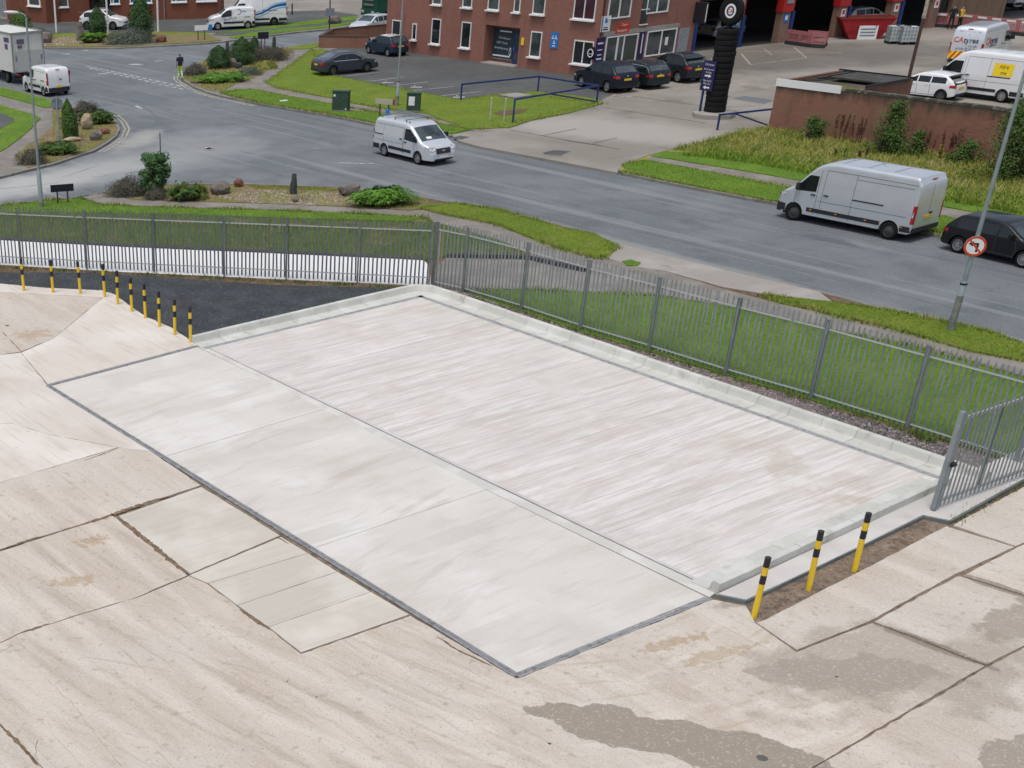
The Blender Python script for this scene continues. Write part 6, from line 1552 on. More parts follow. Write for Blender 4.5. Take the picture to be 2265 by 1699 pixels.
def common(t, c, sp, rim_style, rim_m, vis='LR', steer=0.0):
    tr = c.W / 2 - .115
    for x in (c.axf, c.axr):
        for sg in (1, -1): wheel(t, x, sg * tr, c.R, sp.get('tw', .21), rim_style, rim_m, random.Random(x + sg).uniform(0, 1), steer if x > 0 else 0)
def plates(t, c, zr_, zf_):
    x, y, z = c.rear(0, zr_); b = MB(); b.box((x - .02, 0, zr_), (.02, .52, .115)); b.build('number_plate', M_plate_y, t)
    x, y, z = c.front(0, zf_); b = MB(); b.box((x + .045, 0, zf_), (.02, .52, .115)); b.build('number_plate', M_plate_w, t)
def mirrors(t, c, x, z, m, s=1.0):
    for sg in (1, -1):
        y = c.hw(x, z); b = MB(); b.box((x, sg * (y + .11 * s), z + .05), (.12 * s, .2 * s, .17 * s), sg * .2, .85); b.box((x + .02, sg * (y + .03), z - .02), (.07, .1, .05)); b.build('mirror', m, t)

def car(label, pr, pf, vis, sp, pm, z=.02, rim=('five', None), group='parked and moving cars', roof_rails=False, spoiler=False, extra=None, dark_lower=False, nm='car', cat='car', windscreen=None):
    loc, h = place(pr, pf, vis, sp, z)
    t = thing(nm, label, cat, loc, h, group); c = Car(sp); c.body(t, pm)
    common(t, c, sp, rim[0], rim[1] or M_rim)
    dl = sp['dlo']                                    # rear x, list of pillar x, front x
    for sg in (1, -1):
        cuts = [dl[0]] + list(dl[1]) + [dl[2]]
        for a, b in zip(cuts[:-1], cuts[1:]):
            c.side_patch(t, 'side_window', M_vglass, a + .035, b - .035, lambda x: c.belt + .02, lambda x: min(c.T(x) - .085, c.belt + sp.get('dlh', .40)), sg)
        # doors: seams and handles
        for x in list(dl[1]): c.seam(t, [(x, c.belt), (x - .04, .36)], sg)
        c.seam(t, [(dl[2] - .12, c.belt - .02), (dl[2] - .02, .6), (dl[2] - .08, .36)], sg)
        c.seam(t, [(dl[2] - .08, .34), (dl[1][0] - .75, .34)], sg)
        for x in list(dl[1]): c.bx(t, 'door_handle', pm, x + .16, c.belt - .10, sg, (.17, .04, .03), .005)
        if dark_lower:
            c.side_patch(t, 'sill_cladding', M_trim, c.axr + c.ra, c.axf - c.ra, lambda x: c.clr + .02, lambda x: c.clr + .16, sg, .012, 8, 2)
            for ax in (c.axf, c.axr):
                b = MB(); A = []; B_ = []
                for k in range(15):
                    a = pi * k / 14; 
                    for lst, rr in ((A, c.ra + .002), (B_, c.ra + .07)):
                        x, zz = ax + rr * cos(a), c.R - .01 + rr * sin(a); lst.append(c.side(x, max(zz, .2), sg, .012))
                b.grid([A, B_]); b.build('arch_cladding', M_trim, t, smooth=True)
    ws0, ws1 = sp['ws']; c.top_patch(t, 'windscreen', windscreen or M_vglass_l, ws0, ws1, .13)
    rw0, rw1 = sp['rw']; c.top_patch(t, 'rear_window', M_vglass_r, rw0, rw1, .16)
    mirrors(t, c, dl[2] - .28, c.belt + .05, pm)
    lz = sp.get('lz', c.belt - .14)
    for sg in (1, -1):
        y0, y1 = c.W / 2 - .36, c.W / 2 - .03
        c.rear_patch(t, 'tail_lamp', M_tail, sg * y0, sg * y1, lz - .07, lz + .09, .01, 6, 3)
        c.side_patch(t, 'tail_lamp', M_tail, c.xr + .08, c.xr + .26, lz - .05, lz + .08, sg, .008, 4, 2)
        hz = sp.get('hz', .68)
        c.front_patch(t, 'headlamp', M_lamp, sg * (c.W / 2 - .48), sg * (c.W / 2 - .10), hz - .06, hz + .06, .008, 6, 2)
        c.side_patch(t, 'headlamp', M_lamp, c.xf - .42, c.xf - .14, hz - .04, hz + .07, sg, .007, 4, 2)
    c.front_patch(t, 'grille', M_trim, -.42, .42, .52, .66, .01, 6, 2)
    c.front_patch(t, 'lower_grille', M_trim, -.62, .62, .30, .42, .01, 6, 2)
    c.rear_patch(t, 'rear_bumper', pm, -c.W / 2 + .05, c.W / 2 - .05, c.clr + .12, .62, .045, 14, 5)
    for sg in (1, -1): c.side_patch(t, 'rear_bumper', pm, c.xr + .02, c.axr - c.ra - .02, c.clr + .10, .62, sg, .018, 6, 3)
    c.rear_patch(t, 'rear_bumper_trim', M_trim, -.66, .66, c.clr + .06, .42, .06, 8, 3)
    if sp.get('trim_chrome'):
        for sg in (1, -1):
            for dz in (0, 1):
                c.side_patch(t, 'window_trim', M_chrome, dl[0] + .02, dl[2] - .02, (lambda x: c.belt - .005) if not dz else (lambda x: min(c.T(x) - .082, c.belt + sp.get('dlh', .40) + .003)), (lambda x: c.belt + .022) if not dz else (lambda x: min(c.T(x) - .062, c.belt + sp.get('dlh', .40) + .023)), sg, .008, 14, 1)
    plates(t, c, sp.get('pz', .72), .46)
    b = MB(); x, y, z_ = c.rear(0, lz + .02); b.lathe([(0, 0), (.05, 0), (.05, .012), (0, .014)], 14, 'X', (x - .014, 0, lz + .06)); b.build('badge', M_chrome, t)
    if roof_rails:
        for sg in (1, -1):
            xs_ = np.linspace(sp['rw'][1] + .15, ws0 - .15, 8); b = MB()
            for i in range(7):
                p = c.topz(xs_[i], 0); q = c.topz(xs_[i + 1], 0); w = c.hw(xs_[i], c.T(xs_[i]) - c.r) - c.r * .6
                k0 = -.03 if i in (0,) else .03; k1 = -.03 if i == 6 else .03
                b.box(((p[0] + q[0]) / 2, sg * w, (p[2] + q[2]) / 2 + (k0 + k1) / 2 * .9), (q[0] - p[0] + .01, .03, .03), 0, 1.0, -math.atan2(q[2] + k1 - p[2] - k0, q[0] - p[0]))
            b.build('roof_rail', M_chrome, t)
    if spoiler:
        x = sp['rw'][1] - .02; zt = c.T(x); w = c.hw(x, zt - .05) - .1; b = MB(); b.box((x - .1, 0, zt + .005), (.26, 2 * w, .035)); b.build('spoiler', M_trim, t)
    b = MB(); p = c.topz(sp['rw'][1] + .2, 0); b.tube((p[0], 0, p[2]), (p[0] - .1, 0, p[2] + .16), .012, .006, 6); b.build('aerial', M_trim, t)
    if extra: extra(t, c)
    return t, c

S_GOLF = dict(W=1.79, wb=2.63, belt=.93, top=[(-2.10, .42), (-2.09, .75), (-2.04, .95), (-1.92, 1.06), (-1.58, 1.37), (-1.35, 1.43), (-.4, 1.465), (.1, 1.44), (.38, 1.37), (1.08, .99), (1.75, .87), (2.05, .72), (2.14, .50), (2.16, .40)], dlo=(-1.52, [-.62, .12], .98), ws=(.32, 1.04), rw=(-1.93, -1.60), R=.32)
S_MINI = dict(W=1.69, wb=2.467, belt=.92, top=[(-1.82, .42), (-1.81, .75), (-1.76, .92), (-1.66, 1.0), (-1.44, 1.32), (-1.25, 1.38), (0, 1.41), (.25, 1.36), (.80, .98), (1.45, .88), (1.72, .72), (1.82, .5), (1.85, .40)], dlo=(-1.36, [-.15], .74), ws=(.22, .76), rw=(-1.68, -1.44), R=.305)
S_YARIS = dict(W=1.75, wb=2.56, belt=.95, top=[(-1.93, .42), (-1.92, .8), (-1.86, 1.0), (-1.76, 1.06), (-1.36, 1.36), (-1.1, 1.43), (-.3, 1.47), (.15, 1.42), (.4, 1.33), (1.1, .98), (1.7, .88), (1.95, .70), (2.0, .40)], dlo=(-1.45, [-.55, .2], 1.05), ws=(.38, 1.1), rw=(-1.80, -1.40), R=.32, dlh=.33, tum=.36, r=.14, pr=(.2, .6), pf=(.26, .9))
S_CLA = dict(trim_chrome=True, W=1.78, wb=2.70, belt=.92, top=[(-2.30, .42), (-2.29, .8), (-2.24, .96), (-2.12, 1.02), (-1.75, 1.05), (-1.0, 1.33), (-.6, 1.41), (-.1, 1.435), (.2, 1.41), (.45, 1.34), (1.2, .98), (2.0, .86), (2.25, .66), (2.33, .42)], dlo=(-1.32, [-.32], 1.05), ws=(.40, 1.14), rw=(-1.70, -1.05), R=.325, tum=.36)
S_CX5 = dict(W=1.84, wb=2.70, belt=1.08, top=[(-2.15, .48), (-2.14, .9), (-2.08, 1.10), (-1.97, 1.17), (-1.52, 1.54), (-1.3, 1.61), (-.4, 1.68), (.1, 1.65), (.4, 1.56), (1.15, 1.13), (1.95, 1.0), (2.25, .82), (2.38, .45)], dlo=(-1.62, [-.62, .18], 1.02), ws=(.36, 1.10), rw=(-1.98, -1.58), R=.36, clr=.26, dlh=.42, pz=.80)
S_PASSAT = dict(trim_chrome=True, W=1.83, wb=2.79, belt=.95, top=[(-2.38, .45), (-2.37, .8), (-2.33, 1.0), (-2.22, 1.1), (-1.95, 1.38), (-1.7, 1.44), (-.5, 1.50), (.1, 1.47), (.4, 1.39), (1.15, 1.0), (2.0, .88), (2.3, .70), (2.39, .42)], dlo=(-2.0, [-1.28, -.42, .35], 1.05), ws=(.36, 1.10), rw=(-2.24, -1.97), R=.325, pz=.80)
S_SPORT = dict(W=1.85, wb=2.67, belt=1.06, top=[(-2.12, .48), (-2.11, .9), (-2.05, 1.10), (-1.94, 1.17), (-1.50, 1.51), (-1.25, 1.59), (-.4, 1.64), (.1, 1.61), (.4, 1.53), (1.12, 1.12), (1.9, 1.0), (2.22, .82), (2.34, .45)], dlo=(-1.60, [-.6, .2], 1.0), ws=(.36, 1.08), rw=(-1.95, -1.55), R=.355, clr=.26, dlh=.40, pz=.82)
S_TIG = dict(S_CX5, W=1.84)

GR_ROAD = 'vehicles on and beside the road'
car('glossy black hatchback cut by the right edge, parked behind the silver van', (2113.8, 559), (2260, 593), 'R', S_GOLF, P_BLACK, ZR, ('ten', M_rim), GR_ROAD)[0].scale = (.95, .95, .95)
car('dark grey saloon parked across the office bays with its tail to the lawn', (736, 167), 20, 'R', S_CLA, P_GREYBLUE, .02, ('five', M_rim_d), 'cars in the office car park')
car('small dark blue hatchback with pale roof parked against the brick office', (859.4, 125.5), (815.4, 118.4), 'L', S_MINI, P_BLUE, .02, ('seven', M_rim), 'cars in the office car park',
    extra=lambda t, c: c.top_patch(t, 'white_roof', P_WHITE, -1.22, .18, .05, .008))
car('navy blue crossover parked nearest the brick office corner, tail towards the road', (1343, 205), 108, 'L', S_CX5, P_NAVY, .025, ('five', M_rim), 'cars parked at the office end wall', dark_lower=True)
car('dark estate car with chrome roof rails, middle of three by the office end wall', (1411, 196), 110, 'L', S_PASSAT, P_DGREY, .025, ('five', M_rim), 'cars parked at the office end wall', True)
car('dark grey crossover with roof rails, rightmost of three by the office end wall', (1499, 183), 112, 'L', S_SPORT, P_DGREY, .025, ('five', M_rim), 'cars parked at the office end wall', True, spoiler=True, dark_lower=True)
car('white small hatchback with black tailgate parked behind the brick wall', (2078, 224.5), 125, 'L', S_YARIS, P_WHITE, .025, ('five', M_rim_d), 'vehicles behind the brick wall',
    extra=lambda t, c: (c.rear_patch(t, 'black_tailgate_panel', M_trim, -.70, .70, .90, 1.08, .012, 8, 3), c.rear_patch(t, 'lower_bumper', M_trim, -.75, .75, .30, .46, .013, 8, 3)), spoiler=True)
car('white sports utility car parked outside the far office behind the conifer', (193, 66), -22, 'R', S_TIG, P_WHITE, .02, ('five', M_rim_d), 'vehicles by the far office', True)
car('silver blue hatchback driving along the far road past the office corner', (856, 70), (815, 77), 'L', S_GOLF, P_SILVER2, ZR, ('seven', M_rim), GR_ROAD)
car('grey car standing in the dark first bay of the workshop', (1590, 88), 35, 'R', S_GOLF, P_SILVER, .05, ('five', M_rim), 'cars inside the workshop')
car('white hatchback standing in the bay behind the red skip', (1890, 62), 15, 'R', S_GOLF, P_WHITE, .05, ('five', M_rim), 'cars inside the workshop')
car('blue car just entering the left edge behind the palisade fence', (-60, 598), 200, 'L', S_GOLF, paint('bright_blue_car_paint', (.03, .14, .36)), .02, ('five', M_rim), GR_ROAD)

# ------------------------------------------------------------------ vans
def van(label, pr, pf, vis, sp, pm, z, rim=('steel', None), group=GR_ROAD, extra=None, side_mould=True, bumper=True, steer=0.0, win_rear=False, nm='van'):
    loc, h = place(pr, pf, vis, sp, z)
    t = thing(nm, label, 'van', loc, h, group); c = Car(sp); c.body(t, pm); common(t, c, sp, rim[0], rim[1] or M_steelrim, steer=steer)
    wx0, wx1 = sp['dwin']; bl = sp.get('wlo', c.belt)
    for sg in (1, -1):
        c.side_patch(t, 'door_window', M_vglass, wx0, wx1, lambda x: bl + .0 - .05 * (x - wx0), lambda x: min(c.T(x) - .13, bl + sp.get('dwh', .55)), sg, .007)
        c.seam(t, [(wx0 - .07, sp['H'] - .32), (wx0 - .07, .40)], sg); c.seam(t, [(wx1 - .05, bl - .05), (wx1 - .02, .75), (c.axf + c.ra * .6, c.R + .36)], sg)
        sd = sp.get('slide', None)
        if sd:
            x0, x1 = sd
            c.seam(t, [(x0, sp['H'] - .28), (x0, .42)], sg); c.seam(t, [(x1, sp['H'] - .28), (x1, .42)], sg)
            c.seam(t, [(x1, sp['H'] - .28), (x0, sp['H'] - .28), (c.xr + .15, sp['H'] - .30)], sg)
            b = MB(); zt = sp.get('track', 1.12)
            c.side_patch(t, 'door_track', M_trim, x0 - sp.get('tl', 1.25), x0 - .02, zt - .025, zt + .025, sg, .012, 8, 1)
            c.side_patch(t, 'panel_crease', M_seam, c.xr + .3, wx0 - .15, zt - .30, zt - .285, sg, .004, 16, 1)
            c.bx(t, 'door_handle', M_trim, x1 - .18, zt - .03, sg, (.2, .04, .05), .01)
        c.bx(t, 'door_handle', M_trim, wx0 + .10, bl - .13, sg, (.2, .04, .05), .01)
        if side_mould:
            c.side_patch(t, 'side_moulding', M_trim, c.axr + c.ra + .01, c.axf - c.ra - .16, .50, .66, sg, .015, 14, 2)
            c.side_patch(t, 'side_moulding', M_trim, c.xr + .05, c.axr - c.ra - .01, .48, .64, sg, .020, 6, 2)
        # tail lamps up the rear corners, headlamps wrapping the nose
        c.side_patch(t, 'tail_lamp', M_tail, c.xr + .02, c.xr + .10, sp['tl0'], sp['tl1'], sg, .01, 3, 6)
        c.rear_patch(t, 'tail_lamp', M_tail, sg * (c.W / 2 - .13), sg * (c.W / 2 - .02), sp['tl0'], sp['tl1'], .012, 4, 6)
        zm = (sp['tl0'] + sp['tl1']) / 2; c.side_patch(t, 'reversing_lamp', M_lamp, c.xr + .03, c.xr + .085, zm - .12, zm + .1, sg, .014, 2, 2)
        hz = sp.get('hz', .86)
        c.front_patch(t, 'headlamp', M_lamp, sg * (c.W / 2 - .50), sg * (c.W / 2 - .08), hz - .10, hz + .10, .010, 6, 3)
        c.side_patch(t, 'headlamp', M_lamp, c.xf - .45, c.xf - .12, lambda x: hz - .05, lambda x: hz + .05 + .25 * (c.xf - .12 - x), sg, .008, 5, 2)
        if bumper:
            c.side_patch(t, 'bumper', M_trim, c.xr + .01, c.axr - c.ra - .02, c.clr + .12, .50, sg, .018, 8, 3)
    if bumper:
        c.rear_patch(t, 'bumper', M_trim, -c.W / 2 + .03, c.W / 2 - .03, c.clr + .10, .58, .03, 14, 4)
    c.front_patch(t, 'front_bumper', M_trim if sp.get('black_nose') else pm, -c.W / 2 + .06, c.W / 2 - .06, .30, .52, .02, 14, 3)
    ws0, ws1 = sp['ws']; c.top_patch(t, 'windscreen', M_vglass_l, ws0, ws1, .15)
    c.front_patch(t, 'grille', M_trim, -.48, .48, sp.get('gz', .62), sp.get('gz', .62) + .26, .014, 8, 3)
    b = MB(); gx = c.front(0, sp.get('gz', .62) + .16)[0]; b.box((gx + .042, 0, sp.get('gz', .62) + .15), (.02, .2, .08)); b.build('badge', M_chrome, t)
    mirrors(t, c, wx1 - .18, bl + .12, M_trim, 1.35)
    c.front_patch(t, 'lower_grille', M_trim, -.62, .62, .30, .38, .03, 8, 2)
    plates(t, c, sp.get('pz', .78), .46)
    # rear doors: centre seam, hinges, handle strip
    b = MB(); b.grid([[c.rear(-.009, .6 + (sp['H'] - .85) * k / 8, .004) for k in range(9)], [c.rear(.009, .6 + (sp['H'] - .85) * k / 8, .004) for k in range(9)]]); b.build('door_gap', M_seam, t)
    x = c.rear(.12, 1.05)[0]; b = MB(); b.box((x - .02, -.14, 1.08), (.04, .16, .06)); b.build('rear_handle', M_trim, t)
    x = c.rear(0, sp['H'] - .2)[0]; b = MB(); b.box((x - .012, 0, sp['H'] - .12), (.03, .3, .04)); b.build('high_brake_lamp', M_tail, t)
    for k in range(3):
        x0 = wx0 - .7 - k * (wx0 - c.xr - 1.0) / 3
        c.top_patch(t, 'roof_rib', pm, x0 - .05, x0 + .05, .3, .014, 3)
    if win_rear:
        for sg in (1, -1): c.rear_patch(t, 'rear_window', M_vglass, sg * .08, sg * (c.W / 2 - .22), sp['wr'][0], sp['wr'][1], .008, 6, 4)
    if extra: extra(t, c)
    return t, c
S_CUSTOM = dict(H=1.98, W=1.99, wb=2.933, belt=1.14, tum=.13, r=.15, R=.335, clr=.26, pr=(.10, .3), pf=(.26, .9), top=[(-2.52, .48), (-2.51, 1.3), (-2.47, 1.70), (-2.40, 1.90), (-2.28, 1.965), (-1.0, 1.985), (.30, 1.97), (.62, 1.88), (.80, 1.76), (1.66, 1.17), (1.78, 1.13), (2.22, .99), (2.38, .82), (2.44, .6), (2.45, .42)], dwin=(.28, 1.38), ws=(.78, 1.64), slide=(-1.55, .18), track=1.16, tl=.8, tl0=.85, tl1=1.35, hz=.88, gz=.62, dwh=.55)
def custom_extra(t, c):
    # roof rack with a ladder, aerials, white papers on the dash
    m = MB()
    for x in (-2.0, -.9, .1):
        m.box((x, 0, 2.09), (.05, 1.6, .04))
        for sg in (1, -1): m.box((x, sg * .74, 2.03), (.06, .05, .12))
    m.build('roof_rack', M_galv, t)
    m = MB()
    for y in (.30, .66): m.box((-1.0, y, 2.14), (2.6, .05, .05))
    for k in range(10): m.box((-2.15 + k * .26, .48, 2.14), (.035, .36, .03))
    m.build('ladder', M_galv, t)
    m = MB(); m.box((-2.1, -.35, 2.2), (.12, .2, .22)); m.build('roof_sign', M_sign_blue, t)
    for x, y in ((.35, -.72), (-.25, -.5)):
        m = MB(); m.tube((x, y, 1.96), (x, y, 2.08), .03, .015, 8); m.build('aerial', M_black, t)
    m = MB(); q = c.topz(1.45, -.25, .012); m.add([c.topz(1.42, -.45, .012), c.topz(1.56, -.45, .012), c.topz(1.56, -.1, .012), c.topz(1.42, -.1, .012)], [(0, 1, 2, 3)]); m.build('dash_papers', M_sign_white, t)
    c.side_patch(t, 'open_window', M_black, .34, 1.0, 1.18, lambda x: min(c.T(x) - .18, 1.60), -1, .009)
van('silver medium van with ladder on its roof turning out of the junction', (848.5, 345.5), (923.9, 364.5), 'R', S_CUSTOM, P_SILVER2, ZR, ('seven', M_rim), extra=custom_extra)[0].scale = (.93, .93, .93)
S_MASTER = dict(H=2.50, W=1.99, wb=4.25, belt=1.25, tum=.075, r=.13, R=.36, clr=.30, pr=(.06, .18), pf=(.26, .8), top=[(-3.02, .5), (-3.01, 2.25), (-2.98, 2.40), (-2.90, 2.47), (-2.72, 2.50), (.55, 2.52), (1.0, 2.49), (1.38, 2.36), (1.62, 2.16), (2.30, 1.42), (2.42, 1.36), (2.78, 1.18), (2.96, 1.0), (3.02, .7), (3.03, .45)], dwin=(1.28, 2.20), ws=(1.55, 2.28), slide=(-.35, .98), track=1.27, tl=1.35, tl0=.75, tl1=1.45, hz=1.02, gz=.75, dwh=.62, wlo=1.32, black_nose=True, pz=.95)
def master_extra(t, c):
    for sg in (1, -1):
        c.side_patch(t, 'front_bumper', M_trim, c.axf + c.ra + .0, c.xf - .06, .36, .66, sg, .016, 6, 3)
        c.front_patch(t, 'headlamp_surround', M_trim, sg * (c.W / 2 - .46), sg * (c.W / 2 - .10), .95, 1.06, .020, 6, 3)
    c.front_patch(t, 'front_bumper', M_trim, -c.W / 2 + .08, c.W / 2 - .08, .36, .66, .022, 14, 4)
    for x in (1.35, .2, -1.1, -2.62): c.bx(t, 'side_marker', M_amber, x, .59, 1, (.09, .03, .04), .02)
    c.seam(t, [(-.35, 2.05), (-3.0, 2.05)], 1)
van('large silver panel van parked at the far kerb', (1964.8, 530.5), (1748.9, 486.5), 'L', S_MASTER, P_SILVER, ZR, ('steel', M_steelrim), extra=master_extra, steer=.25)[0].scale = (.96, .96, .96)
S_TRANSIT = dict(H=2.50, W=2.06, wb=3.75, belt=1.25, tum=.09, r=.15, R=.345, clr=.28, pr=(.10, .25), pf=(.26, .8), top=[(-3.10, .5), (-3.08, 1.7), (-3.02, 2.25), (-2.93, 2.43), (-2.75, 2.5), (.5, 2.52), (.9, 2.46), (1.2, 2.32), (2.05, 1.45), (2.2, 1.36), (2.6, 1.16), (2.78, .98), (2.85, .6), (2.86, .45)], dwin=(.85, 1.95), ws=(1.16, 2.03), slide=(-.75, .6), track=1.30, tl=1.35, tl0=.85, tl1=1.55, hz=1.0, gz=.72, dwh=.62, wlo=1.33, pz=.72)
def hire_extra(t, c):
    c.side_patch(t, 'yellow_panel', M_sign_yellow, -2.15, -1.0, 1.36, 2.02, 1, .010, 6, 3)
    lettering('Hire', .30, M_sign_black, t, lambda u, v: c.side(-1.58 - u, 1.84 + v, 1, .014), shear=.25)
    lettering('me', .30, M_sign_black, t, lambda u, v: c.side(-1.62 - u, 1.54 + v, 1, .014), shear=.25)
van('white panel van with yellow hire panel behind the white hatchback', (2213, 227), 117, 'L', S_TRANSIT, P_WHITE, .025, ('seven', M_rim), 'vehicles behind the brick wall', extra=hire_extra)
def ca_extra(t, c):
    RED, BLU = M_sign_red, mat('livery_blue', (.03, .045, .13), rough=.45)
    rp_ = lambda cy, cz: (lambda u, v: c.rear(-(cy + u) * -1 * -1 if False else -(cy + u), cz + v, .010))
    lettering('CA', .44, RED, t, rp_(-.55, 1.72), bold=.01); lettering('tyres', .44, BLU, t, rp_(.22, 1.70), bold=.01)
    lettering('.co.uk', .24, BLU, t, rp_(.35, 1.38)); lettering('07739 37 36 36', .19, BLU, t, rp_(.0, 1.18)); lettering('Mobile Fitting Service', .15, BLU, t, rp_(0, 2.22))
    sp_ = lambda cx, cz: (lambda u, v: c.side(cx + u * -1 * -1, cz + v, -1, .010))
    lettering('CA', .62, RED, t, sp_(-2.25, 1.60), bold=.015); lettering('tyres', .62, BLU, t, sp_(-1.2, 1.58), bold=.015)
    # chevrons over the lower doors
    c.rear_patch(t, 'chevron_field', M_sign_yellow, -c.W / 2 + .08, c.W / 2 - .08, .60, 1.05, .012, 12, 3)
    for k in range(6):
        m = MB(); s_ = -1 if k < 3 else 1; y0 = s_ * (.12 + .32 * (k % 3)); A = []; B_ = []
        for q in range(5):
            z = .60 + .45 * q / 4; y = y0 + s_ * (.0 + .30 * (1 - q / 4)); y1 = y + s_ * .15
            A.append(c.rear(max(-.93, min(.93, y)), z, .018)); B_.append(c.rear(max(-.93, min(.93, y1)), z, .018))
        m.grid([A, B_]); m.build('chevron_stripe', M_sign_red, t)
van('silver white tyre service van with chevrons on its rear doors', (2172, 150), 42, 'R', S_TRANSIT, P_SILVER2, .025, ('steel', M_steelrim), 'vehicles behind the brick wall', extra=ca_extra)
S_KANGOO = dict(H=1.81, W=1.83, wb=2.70, belt=1.08, tum=.13, r=.14, R=.31, clr=.22, pr=(.10, .25), pf=(.22, .75), top=[(-2.02, .45), (-2.0, 1.2), (-1.94, 1.6), (-1.84, 1.76), (-1.6, 1.80), (-.3, 1.82), (.25, 1.80), (.55, 1.70), (.75, 1.56), (1.28, 1.13), (1.85, 1.0), (2.08, .82), (2.17, .55), (2.19, .42)], dwin=(.05, 1.12), ws=(.66, 1.26), slide=(-1.05, -.05), track=1.0, tl=.55, tl0=.75, tl1=1.55, hz=.85, gz=.60, dwh=.50, pz=.62)
van('small white van parked at the left kerb behind the box lorry', (99, 213), (63, 203.5), 'L', S_KANGOO, P_WHITE, ZR, ('seven', M_rim))
S_BERL = dict(S_KANGOO, wb=2.785, W=1.85, top=[(-2.08, .45), (-2.06, 1.2), (-2.02, 1.6), (-1.93, 1.75), (-1.7, 1.80), (-.3, 1.82), (.3, 1.79), (.6, 1.68), (1.18, 1.24), (1.75, 1.12), (2.05, .98), (2.2, .75), (2.23, .45)], ws=(.64, 1.16), dwin=(.1, 1.05), belt=1.10)
def berl_extra(t, c):
    m = MB(); 
    for k in range(16):
        a = radians(60 + k * 15); a2 = a + radians(15)
        m.add([c.side(-.55 + r * cos(q), 1.45 + r * sin(q), 1, .010) for q, r in ((a, .18), (a2, .18), (a2, .23), (a, .23))], [(0, 1, 2, 3)])
    m.build('emblem', M_sign_purple, t)
    c.side_patch(t, 'livery_print', mat('livery_grey', (.35, .38, .5), rough=.5), -1.25, -.72, 1.40, 1.50, 1, .010, 4, 1)
    c.side_patch(t, 'livery_print', mat('livery_grey', (.35, .38, .5), rough=.5), .25, .85, .78, .90, 1, .010, 4, 1)
van('small white van with a swirl emblem beside the far office', (546.7, 63.5), (483, 66.5), 'L', S_BERL, P_WHITE, .02, ('seven', M_rim), 'vehicles by the far office', extra=berl_extra)
S_CRAFT = dict(S_TRANSIT, H=2.75, wb=3.64, top=[(-3.05, .5), (-3.03, 1.9), (-2.98, 2.5), (-2.88, 2.70), (-2.7, 2.76), (.4, 2.78), (.8, 2.70), (1.1, 2.5), (2.0, 1.45), (2.2, 1.34), (2.6, 1.14), (2.78, .98), (2.85, .6), (2.86, .45)], ws=(1.1, 1.98))
def craft_extra(t, c):
    for m_, dz, th in ((mat('livery_dark_blue', (.01, .10, .32), rough=.4), 0, .26), (mat('livery_light_blue', (.10, .42, .65), rough=.4), -.24, .10), (mat('livery_light_blue', (.10, .42, .65), rough=.4), .2, .07)):
        f = lambda x: 1.35 + .42 * math.tanh((-1.2 - x) * 1.2) + dz
        c.side_patch(t, 'wave_stripe', m_, c.xr + .1, .6, lambda x: f(x) - th / 2 * (1 - .6 * (x + 3) / 3.6), lambda x: f(x) + th / 2 * (1 - .6 * (x + 3) / 3.6), 1, .010, 24, 2)
    c.side_patch(t, 'livery_print', mat('livery_grey', (.35, .38, .5), rough=.5), -2.4, -.6, 2.20, 2.30, 1, .010, 6, 1)
van('tall white van with a blue wave stripe behind the small far van', (606, 56.5), 178, 'L', S_CRAFT, P_WHITE, .02, ('steel', M_steelrim), 'vehicles by the far office', extra=craft_extra)
van('white van at the top right corner behind the red barriers', (2262, 22), 20, 'R', S_TRANSIT, P_WHITE, .025, ('steel', M_steelrim), 'vehicles behind the brick wall')

# ------------------------------------------------------------------ box lorry at the left edge
hd = radians(119); q0 = G(34, 189, ZR); d_ = Vector((cos(hd), sin(hd), 0)); lf = Vector((-d_.y, d_.x, 0))
bl_ = thing('box_lorry', 'white box lorry with raised tail lift at the left edge of the picture', 'lorry', q0 - lf * 1.22, hd, GR_ROAD)
m = MB(); m.box((3.1, 0, 2.12), (6.1, 2.46, 2.55)); m.build('box_body', mat('lorry_box_white', (.62, .62, .58), [dict(c=(.5, .49, .44), a=.5, s=1.2, lo=.45, hi=.65)], rough=.5, world=False), bl_)
M_lorryedge = mat('aluminium_edge', (.30, .31, .31), rough=.5, metal=.4)
m = MB()
for sg in (1, -1): m.box((.0, sg * 1.22, 2.12), (.10, .10, 2.6)); m.box((3.1, sg * 1.22, 3.40), (6.2, .09, .10))
m.box((0, 0, 3.40), (.1, 2.5, .12)); m.box((.0, 0, .86), (.12, 2.5, .10)); m.build('edge_rail', M_lorryedge, bl_)
m = MB(); m.box((-.06, 0, 1.55), (.07, 2.35, 1.35)); tlp = m.build('tail_lift', mat('tail_lift_grey', (.46, .47, .44), [dict(c=(.36, .37, .35), a=.6, s=1.5, lo=.45, hi=.65)], rough=.55, world=False), bl_)
for sg in (1, -1): m = MB(); m.box((-.10, sg * 1.0, 1.75), (.02, .16, .34)); m.build('warning_flag', mat('flag_grey', (.2, .22, .28), rough=.6), tlp)
m = MB(); m.box((-.01, .55, 2.85), (.04, .55, .3)); m.box((-.01, .62, 2.5), (.04, .35, .18)); m.build('rear_logo', mat('logo_violet', (.12, .10, .17), rough=.5), bl_)
m = MB(); m.box((.9, 1.236, 2.95), (.9, .02, .32)); m.box((1.0, 1.236, 2.5), (.5, .02, .35)); m.build('side_logo', mat('logo_violet', (.10, .06, .16), rough=.5), bl_)
m = MB(); m.box((3.0, 0, .72), (6.0, .9, .25)); m.box((.15, 0, .55), (.12, 2.2, .18)); m.build('chassis', M_dark, bl_)
for sg in (1, -1): m = MB(); m.box((.07, sg * .85, .62), (.04, .4, .14)); m.build('tail_lamp', M_tail, bl_)
m = MB(); m.box((.06, 0, .62), (.03, .52, .12)); m.build('number_plate', M_plate_y, bl_)
